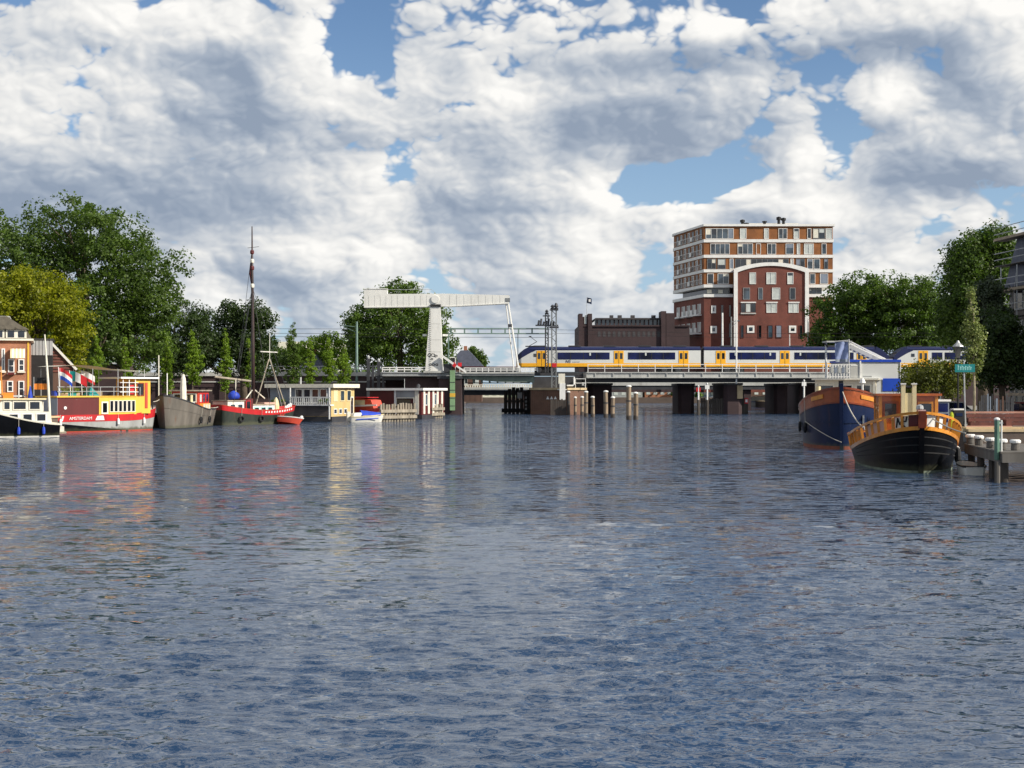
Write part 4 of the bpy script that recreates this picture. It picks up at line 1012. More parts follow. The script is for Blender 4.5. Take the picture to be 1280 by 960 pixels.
# balconies and glazing on the left face
def lwin(u0, u1, z0, z1, kind='glass', frame='white'):
    f = MB(); fw = .09
    def bb(m, a, b, za, zb, d0, d1):
        p = [onleft(a, d0), onleft(b, d0), onleft(b, d1), onleft(a, d1)]
        m.slab(p, za, zb)
    bb(f, u0, u1, z0, z0 + fw, .003, .1); bb(f, u0, u1, z1 - fw, z1, .003, .1); bb(f, u0, u0 + fw, z0 + fw, z1 - fw, .003, .1); bb(f, u1 - fw, u1, z0 + fw, z1 - fw, .003, .1)
    fo = f.build('window', M[frame], ap); p = MB(); bb(p, u0 + fw, u1 - fw, z0 + fw, z1 - fw, .004, .04); p.build('pane', M[kind], fo)
for ri, (a, b) in enumerate(((285.5, 298.6), (304.5, 318), (323.5, 336.4), (342, 355))):
    for k in range(7):
        u = 1.0 + k * 2.15
        lwin(u, u + 1.15, az(b) + .05, az(a), 'darkglass' if (k + ri) % 3 else 'glass', 'white' if (k + ri) % 2 else 'steel')
    rl = MB()
    for k in range(22):
        u = .6 + k * .7; x, y = onleft(u, .34); rl.box(x - .03, x + .03, y - .03, y + .03, az(b) + .0, az(b) + .95)
    p, q = onleft(.4, .34), onleft(16, .34); rl.bar((p[0], p[1], az(b) + .97), (q[0], q[1], az(b) + .97), .07)
    o = rl.build('balustrade', M['white'], ap); o['kind'] = 'stuff'
    for k in (2, 5): 
        m = MB(); m.slab([onleft(1.2 + k * 2.15 + ri * .5, .37), onleft(2.2 + k * 2.15 + ri * .5, .37), onleft(2.2 + k * 2.15 + ri * .5, .42), onleft(1.2 + k * 2.15 + ri * .5, .42)], az(b) + .1, az(b) + .9); m.build('balcony_panel', M['white'], ap)
for (a, b) in ((379, 391.5), (402, 414.5)):
    for k in range(5):
        u = 1.6 + k * 2.9; lwin(u, u + .8, az(b), az(a), 'curtain'); lwin(u + 1.1, u + 1.7, az(b), az(a), 'darkglass')
    for u in (1.2, 6.0, 11.0):
        m = MB(); m.slab([onleft(u, .02), onleft(u + 3.6, .02), onleft(u + 3.6, 1.2), onleft(u, 1.2)], az(b) - .45, az(b) - .15); bl = m.build('balcony', M['white'], ap)
        m = MB(); m.slab([onleft(u + .2, 1.05), onleft(u + 1.2, 1.05), onleft(u + 1.2, 1.15), onleft(u + .2, 1.15)], az(b) - .15, az(b) + .8); m.build('balcony_panel', M['white'], bl); m = MB(); m.slab([onleft(u + 2.6, 1.05), onleft(u + 3.5, 1.05), onleft(u + 3.5, 1.15), onleft(u + 2.6, 1.15)], az(b) - .15, az(b) + .8); m.build('balcony_panel', M['white'], bl)
# arched brick block in front
ya = -1.6
def arch(inset, px0=916, px1=1008, ys=337.5, yt=329.5, n=14):
    p = []; c = (px0 + px1) / 2; h = (px1 - px0) / 2 - inset
    for i in range(n + 1):
        t = -1 + 2 * i / n; p.append((ax(c + t * h), az(yt + inset * .9 + (ys - yt) * t * t)))
    return p
a0 = arch(0); MB().prism([(ax(916.2), 0)] + arch(.2) + [(ax(1007.8), 0)], ya, -.01).build('arched_block', M['brick'], ap)
out = arch(-.6); inn = arch(4.2)
fr = MB()
n = len(out)
fr.prism([(ax(915.4), 0), out[0], inn[0], (ax(920.2), 0)], ya - .25, ya - .002)
fr.prism([(ax(1003.8), az(417)), inn[-1], out[-1], (ax(1008.6), az(417))], ya - .25, ya - .002)
for i in range(n - 1): fr.prism([out[i], out[i + 1], inn[i + 1], inn[i]], ya - .25, ya - .002)
fr.build('arch_frame', M['white'], ap)
for (p0, p1, a, b, k) in ((935, 943, 341.5, 356, 'curtain'), (956, 968, 341.5, 356, 'curtain'), (982, 989.5, 341.5, 356, 'curtain'),
                          (927, 935.5, 360.5, 375, 'glass'), (946, 951.5, 360.5, 375, 'glass'), (963, 973, 360.5, 375, 'curtain'), (985, 992, 360.5, 375, 'darkglass'),
                          (956, 969, 380, 391.5, 'curtain'), (983.5, 996, 380, 391.5, 'curtain')):
    win(p0, p1, a, b, ya, k, 'white' if k == 'curtain' else 'grey', .08)
win(924, 943, 379.5, 391.5, ya, 'darkglass', 'brick', .06)
for (p0, p1) in ((924, 943), (955.5, 970), (983, 997)): MB().box(ax(p0), ax(p1), ya - .2, ya - .003, az(379.4), az(378)).build('lintel', M['white'], ap)
MB().box(ax(924), ax(943), ya - .2, ya - .003, az(393.2), az(391.6)).build('sill', M['lightgrey'], ap)
win(932, 941, 407.5, 416.5, ya, 'darkglass', 'white', .34, 1); win(984, 993, 407.5, 416.5, ya, 'darkglass', 'white', .34, 1)
for p0, w_ in ((946, 4), (958, 6), (968, 7), (997, 4), (924, 4)): win(p0, p0 + w_, 407, 423, ya, 'darkglass', 'brick', .06, 1)
# right wing lower brick terrace
MB().box(XR - 2.2, XR + .05, -.6, 6, az(378), az(375.5)).build('canopy', M['orangebrick'], ap)

# ------------------------------------------------------------------ castle-like brick building behind the train
YC = 246.0
cs = thing('brick_warehouse', 'low dark purple-brown brick building with corner towers and a glazed roof storey', 'building', (X(724, YC), YC, 3.0))
def qx(px): return X(px, YC) - X(724, YC)
def qz(py): return Z(py, YC) - 3.0
MB().box(0, qx(862), 0, 18, 0, qz(406.5)).build('wall', M['castlebrick'], cs)
MB().box(-.2, qx(862), -.25, -.002, qz(408.2), qz(406.4)).build('cornice', M['castlebrick'], cs)
for (a, b, t) in ((724, 728.2, 392.2), (735.5, 740, 392.2), (827, 832.5, 389), (832.6, 843, 391.5)):
    MB().box(qx(a) - .1, qx(b), -.4, 4, 0, qz(t)).build('tower', M['castlebrick'], cs)
MB().box(qx(728.2), qx(735.5), -.1, 4, 0, qz(396)).build('tower_link', M['castlebrick'], cs)
MB().box(qx(730.5), qx(733), -.16, -.101, qz(405), qz(394)).build('slit_window', M['curtain'], cs)
MB().box(qx(744), qx(826), 1.5, 12, qz(406.4), qz(399)).build('glazed_storey', M['glass'], cs)
MB().prism([(qx(742), qz(399)), (qx(827), qz(399)), (qx(826), qz(397)), (qx(745), qz(397))], .9, 13).build('roof', M['tile'], cs)
ml = MB().box(-.12, .12, 1.35, 1.498, qz(406.3), qz(399.1)).mesh('mullion', M['castlebrick'])
for i in range(15): put('mullion', ml, cs, (qx(747 + i * 5.4), 0, 0))
for px, w_ in ((766.5, 4.5), (777, 5), (793.5, 5), (820, 5)):
    MB().box(qx(px - w_ / 2), qx(px + w_ / 2), 4, 5, qz(397), qz(392.5)).build('chimney', M['tile'], cs)
wm = MB().prism([(-.28, 0), (.28, 0), (.28, .8), (.15, 1.05), (-.15, 1.05), (-.28, .8)], -.03, -.003).mesh('arched_window', M['tile'])
for i in range(13): put('arched_window', wm, cs, (qx(749 + i * 6.2), 0, qz(421)))
flg = thing('flagpole', 'small blue flag on a pole above the dark brick building', 'flag', (X(733.5, YC + 2), YC + 2, qz(396) + 3.0))
fh = Z(371, YC + 2) - qz(396) - 3
MB().tube([(0, 0, 0), (0, 0, fh)], [.06, .045], 6).build('pole', M['galv'], flg)
MB().grid([[(.05 + .18 * i, .12 * math.sin(i * 1.3 + j * .4), fh - .1 - .22 * j - .05 * i) for i in range(6)] for j in range(6)]).build('flag', M['navy'], flg)
MB().box(.35, .75, -.2, -.15, fh - 1.0, fh - .5).build('emblem', M['white'], flg)

# houses and roofs glimpsed behind
def roof_house(label, px0, px1, py_e, py_r, Y, wall, roof, ground=1.3, cat='house'):
    t = thing('house', label, cat, (X(px0, Y), Y, ground)); w = X(px1, Y) - X(px0, Y); e = Z(py_e, Y) - ground; r_ = Z(py_r, Y) - ground
    MB().box(0, w, 0, 8, 0, e).build('wall', M[wall], t)
    MB().prism([(-.4, e), (w + .4, e), (w * .62, r_), (w * .38, r_)], -.4, 8.4).build('roof', M[roof], t)
    wm = MB().box(-.5, .5, -.06, -.002, e * .45, e * .8).mesh('window', M['curtain'])
    for i in range(3): put('window', wm, t, ((i + .5) * w / 3, 0, 0))
    MB().box(w * .45, w * .55, 3, 4, r_ - .3, r_ + .9).build('chimney', M['orangebrick'], t)
    return t
roof_house('house with a dark slate roof right of the drawbridge tower', 560, 602, 458, 438, 232, 'brownwood', 'slate')
roof_house('pale house with a blue slate roof behind the poplars and the pale willow', 376, 404, 462, 443, 208, 'white', 'slate')
lb = thing('flat_building', 'long white flat-roofed building on the skyline left of the drawbridge', 'building', (X(346, 420), 420, 1.4))
lw_ = X(424, 420) - X(346, 420)
MB().box(0, lw_, 0, 20, 0, Z(427, 420) - 1.4).build('wall', M['creamwhite'], lb)
MB().box(lw_ * .5, lw_ * .68, 2, 8, Z(427, 420) - 1.4, Z(422.5, 420) - 1.4).build('roof_plant_room', M['grey'], lb)
bw = MB().box(-1.6, 1.6, -.1, -.003, 12.5, 14).mesh('window', M['darkglass'])
for i in range(5): put('window', bw, lb, ((i + .5) * lw_ / 5, 0, 0))

# blue panelled railway footbridge piece behind the yellow barge
fb = thing('viaduct_screen', 'blue-grey panelled viaduct screen with a green base behind the yellow barge', 'viaduct', (X(104, 186), 186, LZ))
fw_ = X(161, 186) - X(104, 186)
def fz(py): return Z(py, 186) - LZ
MB().box(0, fw_, 0, 3, 0, fz(455)).build('abutment', M['castlebrick'], fb)
MB().box(X(126, 186) - X(104, 186), fw_, -.3, -.002, fz(453), fz(447)).build('green_panel', M['greenpaint'], fb)
for i in range(5):
    a = (X(126, 186) - X(104, 186)); b = fw_; MB().box(a + (b - a) * i / 5 + .04, a + (b - a) * (i + 1) / 5 - .04, -.2, .1, fz(446.5), fz(437)).build('panel', M['bluegrey'], fb)
MB().box(0, X(125, 186) - X(104, 186), -.2, .1, fz(455), fz(440)).build('panel', M['bluegrey'], fb)
MB().box(0, fw_, -.5, -.301, fz(454.8), fz(453.2)).build('ledge', M['lightgrey'], fb)

# ------------------------------------------------------------------ houses on the left bank
hs = thing('brick_house', 'orange brick house with a mansard roof, two dormers and a striped awning', 'house', (X(38, 112), 112, LZ), R(20))
kx = 112 / F
def hx(px): return (px - 38) * kx
def hz(py): return Z(py, 112) - LZ
HW = 9.5
MB().box(-HW, 0, 0, 9, 0, hz(426)).build('wall', M['orangebrick'], hs)
MB().box(-HW - .2, .25, -.3, 9.2, hz(426), hz(423.5)).build('cornice', M['creamwhite'], hs)
MB().prism([(-HW - .1, hz(423.4)), (.1, hz(423.4)), (-.35, hz(411)), (-1.9, hz(396)), (-HW + 1.9, hz(396)), (-HW, hz(411))], -.1, 9).build('roof', M['mansard'], hs)
MB().box(-HW + 1.8, -1.7, 1, 8, hz(396.5), hz(394.8)).build('roof_ridge', M['lightgrey'], hs)
for px in (15.5, 27.5, 2):
    d = MB().box(hx(px) - .42, hx(px) + .42, -.35, 1.6, hz(423), hz(412.5)).build('dormer', M['creamwhite'], hs)
    MB().prism([(hx(px) - .62, hz(412.4)), (hx(px) + .62, hz(412.4)), (hx(px) + .3, hz(409)), (hx(px) - .5, hz(409))], -.6, 1.8).build('dormer_roof', M['mansard'], d)
    MB().box(hx(px) - .26, hx(px) + .26, -.38, -.352, hz(422), hz(414)).build('pane', M['darkglass'], d)
def hwin(px0, px1, py0, py1, sill=True, mat='darkglass'):
    x0, x1, z1, z0 = hx(px0), hx(px1), hz(py0), hz(py1); f = MB(); w_ = .09
    f.box(x0, x1, -.12, -.003, z0, z0 + w_).box(x0, x1, -.12, -.003, z1 - w_, z1).box(x0, x0 + w_, -.12, -.003, z0 + w_, z1 - w_).box(x1 - w_, x1, -.12, -.003, z0 + w_, z1 - w_)
    f.box(x0 + w_, x1 - w_, -.10, -.02, (z0 + z1) / 2 - .03, (z0 + z1) / 2 + .03)
    fo = f.build('window', M['white'], hs); MB().box(x0 + w_, x1 - w_, -.05, -.004, z0 + w_, z1 - w_).build('pane', M[mat], fo)
    if sill: MB().box(x0 - .08, x1 + .08, -.22, -.003, z0 - .14, z0 - .02).build('sill', M['creamwhite'], fo)
hwin(0, 2.5, 434, 463, mat='curtain'); hwin(4.5, 8.5, 436, 464); hwin(12, 19.5, 449, 466); hwin(24, 31, 449, 464); hwin(24, 31, 476, 496, False)
hwin(-14, -8, 436, 464); hwin(-26, -20, 436, 464); hwin(11, 18, 476, 490, False); hwin(-2, 4, 476, 492, False)
MB().box(hx(12), hx(19.5), -.5, -.13, hz(468.5), hz(465.5)).build('window_box', M['maroon'], hs)
MB().box(hx(34.5), hx(36.5), -.06, -.003, 0, hz(427)).build('downpipe', M['yellow'], hs)
aw = MB()
awn = []
for i in range(7):
    a = i / 6 * R(85); awn.append([(hx(15 + 17 * j / 8) , -.15 - 1.1 * math.sin(a), hz(449.5) + (hz(436) - hz(449.5)) * math.cos(a)) for j in range(9)])
aw.grid(awn).build('awning', M['cream'], hs)
for j in range(4):
    sg = MB(); pts = [(r_[j * 2 + 1][0], r_[j * 2 + 1][1] - .02, r_[j * 2 + 1][2] + .01) for r_ in awn]; q = [(p[0] + .11, p[1], p[2]) for p in pts]
    sg.grid([pts, q]).build('awning_stripe', M['white'], hs)
tr = thing('cafe_canopy', 'white terrace canopy on posts in front of the brick house', 'canopy', (X(-6, 106), 105, LZ))
cw_ = (30 + 6) * 106 / F
MB().box(0, cw_, 0, 1.6, 1.65, 1.78).build('canopy_roof', M['white'], tr)
for x in (.1, cw_ * .5, cw_ - .1): MB().box(x - .05, x + .05, .05, .15, 0, 1.64).build('post', M['white'], tr)
for k in range(2): MB().prism([(cw_ * (.15 + .4 * k), 0), (cw_ * (.15 + .4 * k) + .7, 0), (cw_ * (.15 + .4 * k) + .5, .9), (cw_ * (.15 + .4 * k) + .2, .9)], .3, .9).build('draped_table', M['creamwhite'], tr)
sh = thing('dark_shed', 'dark timber shed with a grey upper wall beside the orange brick house', 'shed', (X(36, 118), 118, LZ), R(19))
def sx(px): return (px - 36) * 118 / F
def sz(py): return Z(py, 118) - LZ
MB().box(0, sx(64), 0, 8, 0, sz(444)).build('wall', M['blackmatt'], sh)
for i in range(7): MB().box(sx(36) + i * sx(64) / 7 + .02, sx(36) + (i + 1) * sx(64) / 7 - .02, -.08, 8, sz(443.9), sz(424.5)).build('panel', M['grey'], sh)
MB().box(-.1, sx(64) + .1, -.2, 8.1, sz(424.4), sz(423.2)).build('roof_edge', M['darksteel'], sh)
bs = thing('boat_shed', 'brown shed with a steep board-clad gable sloping down to the right', 'shed', (X(62, 121), 121, LZ), R(20))
def bsx(px): return (px - 63) * 121 / F
def bsz(py): return Z(py, 121) - LZ
MB().prism([(0, 0), (bsx(94), 0), (bsx(94), bsz(462)), (0, bsz(426))], 0, 8).build('wall', M['brownwood'], bs)
for k in range(9):
    zt = bsz(430 + k * 4); xe = bsx(63 + 31 * min(1, (4 + k * 4) / 36.0)) - .1
    MB().box(.05, max(.3, xe), -.07, -.003, zt - .24, zt - .06).build('plank', M['redbrown'], bs)
MB().bar((-.1, -.1, bsz(425)), (bsx(95), -.1, bsz(462)), .35, .22).build('barge_board', M['offwhite'], bs)
bx_ = thing('parasol', 'closed blue parasol beside the white chair in front of the dark shed', 'parasol', (X(41, 112), 111.4, LZ))
MB().tube([(0, 0, 0), (0, 0, 2.6)], .04, 6).build('pole', M['galv'], bx_)
MB().lathe([(.1, .7), (.24, 1.0), (.2, 1.7), (.05, 2.55)], (0, 0, 0), 9).build('cover', M['bluetarp'], bx_)
ch = thing('garden_chair', 'white garden chair on the quay in front of the dark shed', 'chair', (X(54, 108), 107.6, LZ))
for a in (-.26, .26):
    for b in (-.22, .22): MB().box(a - .03, a + .03, b - .03, b + .03, 0, .5 if b < 0 else 1.1).build('leg', M['white'], ch)
MB().box(-.3, .3, -.26, .26, .5, .56).build('seat', M['white'], ch)
for k in range(3): MB().box(-.22 + k * .17, -.12 + k * .17, .2, .24, .56, 1.06).build('back_slat', M['white'], ch)
# person standing by the shed
def person(label, loc, rz, top, legs, h=1.72, bag=False):
    t = thing('person', label, 'person', loc, rz); s = h / 1.72
    me = bpy.data.meshes.new('body')
    V = [(0, 0, .92), (0, 0, 1.15), (0, .01, 1.38), (0, 0, 1.5), (0, -.02, 1.66), (.1, 0, .86), (.12, .03, .48), (.12, .0, .08), (.12, -.13, .03), (-.1, 0, .86), (-.12, -.05, .48), (-.12, .08, .08), (-.12, -.05, .03),
         (.19, 0, 1.4), (.25, .04, 1.13), (.24, -.06, .9), (-.19, 0, 1.4), (-.25, .0, 1.13), (-.2, -.16, .98)]
    E = [(0, 1), (1, 2), (2, 3), (3, 4), (0, 5), (5, 6), (6, 7), (7, 8), (0, 9), (9, 10), (10, 11), (11, 12), (2, 13), (13, 14), (14, 15), (2, 16), (16, 17), (17, 18)]
    rad = [.15, .14, .16, .06, .095, .09, .06, .045, .04, .09, .06, .045, .04, .065, .048, .035, .065, .048, .035]
    me.from_pydata([tuple(c * s for c in v) for v in V], E, [])
    o = bpy.data.objects.new('body', me); C.objects.link(o); o.parent = t
    sk = o.modifiers.new('skin', 'SKIN'); 
    for i, v in enumerate(me.skin_vertices[0].data): v.radius = (rad[i] * s, rad[i] * s * .8); v.use_root = (i == 0)
    o.modifiers.new('sub', 'SUBSURF').levels = 1; o.modifiers['sub'].render_levels = 1
    bpy.context.view_layer.update(); dg = bpy.context.evaluated_depsgraph_get()
    m2 = bpy.data.meshes.new_from_object(o.evaluated_get(dg)); o.modifiers.clear(); o.data = m2; m2.name = 'body'
    m2.materials.clear()
    for q in (M['skin'], M[top], M[legs]): m2.materials.append(q)
    for p in m2.polygons:
        z = p.center.z / s; p.use_smooth = True
        p.material_index = 0 if z > 1.45 or (abs(p.center.x) > .19 * s and z < 1.0 and z > .86) else (1 if z > .93 else 2)
    hr = MB().lathe([(.02, 1.80), (.085, 1.775), (.112, 1.70), (.1, 1.65), (.06, 1.64)], (0, .015, 0), 10)
    hr.v = [(a * s, b * s, c * s) for a, b, c in hr.v]; hr.build('hair', M['bark'], t, True)
    return t
person('person in pale grey top standing between the blue parasol and the white chair', (X(48, 110), 109.6, LZ), 0.3, 'curtain', 'denim')

# ------------------------------------------------------------------ scaffolded house on the right
YS = 100.0
srz = R(-84); SLOC = (X(1248, YS) + 26 * math.cos(srz), YS + 26 * math.sin(srz), RZ)
sc_ = thing('house', 'tall grey house covered in scaffolding at the right edge of the view', 'house', SLOC, srz)
# local +x runs away along the street, local -y faces the water
SH = 12.4
MB().box(-26, -9, .9, 10, 0, SH * .83).build('wall', M['browngrey'], sc_)
MB().prism([(-26, SH * .83), (-9, SH * .83), (-11, SH * 1.12), (-24, SH * 1.12)], .5, 10).build('roof', M['slate'], sc_)
dm = MB().prism([(-21.5, SH * .80), (-16.5, SH * .80), (-16.5, SH * 1.0), (-19, SH * 1.16), (-21.5, SH * 1.0)], .3, 4).build('gable', M['bluegrey'], sc_)
for lv in range(5):
    for k in range(5):
        fo = MB().box(-25 + k * 3.2, -23.6 + k * 3.2, .78, .899, 1.0 + lv * 2.5, 2.7 + lv * 2.5).build('window', M['white'], sc_)
        MB().box(-24.9 + k * 3.2, -23.7 + k * 3.2, .74, .779, 1.1 + lv * 2.5, 2.6 + lv * 2.5).build('pane', M['darkglass'], fo)
sf = thing('scaffolding', 'steel tube scaffolding with plank decks against the grey house', 'scaffolding', SLOC, srz)
tb_ = MB().tube([(0, 0, 0), (0, 0, SH * .95)], .045, 5).mesh('upright', M['galv'])
for k in range(7):
    for y in (-.3, .55): put('upright', tb_, sf, (-25 + k * 2.5, y, 0))
for lv in range(7):
    z = 1.9 + lv * 2.0
    for k in range(2): MB().box(-26 + k * 7.9, -18.2 + k * 7.9, -.35, .6, z, z + .05).build('plank_deck', M['jettygrey'], sf)
    for y in (-.34,):
        for dz in (.5, 1.0): MB().tube([(-26, y, z + dz), (-10, y, z + dz)], .035, 5).build('ledger', M['galv'], sf)
    if lv % 2 == 0: MB().box(-26, -10.2, -.4, -.36, z, z + .2).build('toe_board', M['teak'], sf)
for k in range(3): MB().tube([(-25 + k * 5, -.36, 0), (-22.5 + k * 5, -.36, SH * .9)], .03, 5).build('brace', M['galv'], sf)
# ------------------------------------------------------------------ boats
class Hull:
    """x forward, y to port, z up from the waterline"""
    def __init__(s, L, B, sheer, draft=.5, pb=2.0, qb=2.0, ps=2.0, qs=2.0, transom=.0, mid=.5, flare=.75, rake=0., srake=0., fp=.6):
        s.__dict__.update(locals())
    def half(s, t):
        if t >= s.mid:
            u = (t - s.mid) / (1 - s.mid); w = max(0, 1 - u ** s.pb) ** (1 / s.qb)
        else:
            u = (s.mid - t) / s.mid; w = s.transom + (1 - s.transom) * max(0, 1 - u ** s.ps) ** (1 / s.qs)
        return s.B / 2 * w
    def q(s, t, z): return min(1.35, max(0, (z + s.draft) / (s.sheer(t) + s.draft)))
    def pt(s, t, z, side, off=0.0):
        q = s.q(t, z); w = s.half(t) * (s.flare + (1 - s.flare) * q ** s.fp)
        x = -s.L / 2 + s.L * t + s.rake * (q - .4) * max(0, (t - .55) / .45) ** 2 - s.srake * (q - .4) * max(0, (.45 - t) / .45) ** 2
        e = off * (1 if t > .5 else 0) * (max(0, (t - .9) / .1)) ** 2
        return (x + e, side * (w + off), z)
    def ts(s, n=26, t0=0.0, t1=1.0):
        return [t0 + (t1 - t0) * (.5 - .5 * math.cos(math.pi * i / n)) for i in range(n + 1)]
    def band(s, za, zb, off=0.0, n=26, nz=5, t0=0., t1=1., mb=None, sides=(-1, 1), cap=True):
        fa = za if callable(za) else (lambda t: za); fb = zb if callable(zb) else (lambda t: zb)
        mb = mb or MB(); T = s.ts(n, t0, t1)
        for sd in sides:
            mb.grid([[s.pt(t, fa(t) + (fb(t) - fa(t)) * k / nz, sd, off) for k in range(nz + 1)] for t in T], flip=(sd > 0))
        if cap and len(sides) == 2:
            for t in ((T[0],) if t1 < 1 else (T[0], T[-1])):
                mb.grid([[s.pt(t, fa(t) + (fb(t) - fa(t)) * k / nz, sd, off) for k in range(nz + 1)] for sd in (-1, 1)])
        return mb
    def deck(s, zf, inset=0.04, n=26, t0=0., t1=1.):
        fz = zf if callable(zf) else (lambda t: zf); mb = MB()
        mb.grid([[tuple((p[0], p[1] * (1 - inset), p[2]) for p in [s.pt(t, fz(t), sd)])[0] for sd in (-1, 1)] for t in s.ts(n, t0, t1)]); return mb
    def rail(s, zf, r, n=30, off=0., t0=0., t1=1., both=True):
        fz = zf if callable(zf) else (lambda t: zf); T = s.ts(n, t0, t1)
        a = [s.pt(t, fz(t), -1, off) for t in T]; b = [s.pt(t, fz(t), 1, off) for t in reversed(T)]
        mb = MB()
        if both and t1 >= 1: mb.tube(a + b[1:], r, 6)
        else: mb.tube(a, r, 6); mb.tube(b, r, 6)
        return mb
def ytop(px, Y): return None
def simple_window(parent, kind, p0, p1, axis, w=.07, frame='white', pane='darkglass', out=-1):
    """p0,p1: opposite corners on a wall plane; axis 'y' (wall faces -y/+y) or 'x'"""
    (x0, y0, z0), (x1, y1, z1) = p0, p1; f = MB(); p = MB(); d = .05 * out; e = .003 * out; g_ = .025 * out
    def b(m, a0, a1, c0, c1, t0, t1):
        t0, t1 = min(t0, t1), max(t0, t1)
        if axis == 'y': m.box(a0, a1, y0 + t0, y0 + t1, c0, c1)
        else: m.box(x0 + t0, x0 + t1, a0, a1, c0, c1)
    a0, a1 = (x0, x1) if axis == 'y' else (y0, y1)
    b(f, a0, a1, z0, z0 + w, e, d); b(f, a0, a1, z1 - w, z1, e, d); b(f, a0, a0 + w, z0 + w, z1 - w, e, d); b(f, a1 - w, a1, z0 + w, z1 - w, e, d)
    fo = f.build(kind, M[frame], parent); b(p, a0 + w, a1 - w, z0 + w, z1 - w, e * 1.5, g_); p.build('pane', M[pane], fo); return fo

# ---- black tug boat on the right
bt = thing('tug_boat', 'black hulled tug boat with an orange varnished rail and wooden wheelhouse by the jetty', 'boat', (0, 0, 0))
L_, B_ = 13.0, 4.5
sh = lambda t: .66 + .2 * max(0, .3 - t) + 1.22 * max(0, (t - .35) / .65) ** 1.5
h = Hull(L_, B_, sh, .6, 2.6, 1.8, 2.2, 2.0, .0, .42, .80, .5, .3, .8)
brz = R(-101)
bow = Vector((X(1150, 53.5), 53.5)); dirv = Vector((math.cos(brz), math.sin(brz)))
bt.location = (bow.x - dirv.x * L_ / 2, bow.y - dirv.y * L_ / 2, 0); bt.rotation_euler = (0, 0, brz)
h.band(-.5, sh, n=34, nz=8).build('hull', M['black'], bt, True)
h.band(-.1, .10, .012, n=34, nz=1).build('waterline_stripe', M['greygreen'] if 'greygreen' in M else M['greyhull'], bt)
h.deck(lambda t: sh(t) - .12).build('deck', M['teak'], bt)
bulw = lambda t: sh(t) + .62
h.band(lambda t: sh(t) - .06, lambda t: sh(t) + .10, .05, n=34, nz=1).build('lower_rail', M['varnish_light'], bt)
h.band(lambda t: bulw(t) - .02, lambda t: bulw(t) + .09, .06, n=34, nz=1).build('cap_rail', M['varnish_light'], bt)
ci = Hull(L_ , B_ - .34, sh, .6, 2.6, 1.8, 2.2, 2.0, .0, .42, .80, .5, .3, .8)
MBc = MB(); T = h.ts(34)
for sd in (-1, 1): MBc.grid([[h.pt(t, bulw(t) + .088, sd, .06), ci.pt(t, bulw(t) + .088, sd, 0)] for t in T])
MBc.build('cap_rail', M['varnish'], bt)
sp = []
for sd in (-1, 1):
    for t in (.04, .10, .17, .24, .31, .38, .45, .52, .59, .655, .715, .77, .82, .865, .905, .94, .97):
        a = Vector(h.pt(t, sh(t) + .08, sd, -.02)); b = Vector(h.pt(t, bulw(t), sd, -.02))
        MB().bar(a, b, .15, .11).build('stanchion', M['varnish_light'], bt)
# boards closing the bulwark at the bow, one white, one with a dark scroll
def bow_board(t0, t1, sd, mat, name='name_board'):
    m = MB(); TT = [t0 + (t1 - t0) * i / 6 for i in range(7)]
    m.grid([[h.pt(t, sh(t) + .1, sd, -.05), h.pt(t, bulw(t) - .03, sd, -.05)] for t in TT]); m.grid([[h.pt(t, sh(t) + .1, sd, -.09), h.pt(t, bulw(t) - .03, sd, -.09)] for t in TT], True)
    return m.build(name, M[mat], bt)
nb = bow_board(.945, .994, 1, 'white'); bow_board(.9945, .9998, 1, 'varnish'); bow_board(.984, .9998, -1, 'maroon')
nb2 = bow_board(.945, .983, -1, 'creamwhite')
def scroll(parent, sd, t0, t1, segs, mat='blackmatt'):
    m = MB()
    for poly in segs:
        pts = [h.pt(t0 + (t1 - t0) * a, sh(t0 + (t1 - t0) * a) + .1 + .49 * b, sd, -.035) for a, b in poly]
        for p, q in zip(pts[:-1], pts[1:]): m.bar(p, q, .05, .05)
    m.build('scroll', M[mat], parent)
scroll(nb2, -1, .945, .983, [[(.15, .1), (.3, .9)], [(.3, .9), (.45, .3), (.75, .95)], [(.45, .45), (.85, .05)], [(.6, .6), (.9, .5), (.95, .9)]])
for (t0, t1) in ((.655, .715), (.59, .655), (.52, .59), (.77, .82), (.865, .905), (.82, .865)):
    bow_board(t0, t1, -1, 'pink' if t0 > .75 else 'varnish_light', 'bulwark_board')
MB().bar(h.pt(1, -.3, 1, .04), h.pt(1, sh(1) + .1, 1, .04), .14, .2).build('stem', M['black'], bt)
MB().bar(h.pt(1, sh(1) + .05, 1, .03), h.pt(1, bulw(1) + .14, 1, .03), .26, .3).build('stem_head', M['mahogany'], bt)
MB().lathe([(.12, 0), (.16, .08), (.14, .2), (.04, .26)], (h.pt(1, 0, 1)[0] + .0, 0, bulw(1) + .12), 10).build('stem_cap', M['galv'], bt)
for k, zf in enumerate((.45, .62, .8)): h.band(lambda t, zf=zf: sh(t) * zf, lambda t, zf=zf: sh(t) * zf + .05, .012, n=30, nz=1, t0=.55).build('plank_seam', M['blackmatt'], bt)
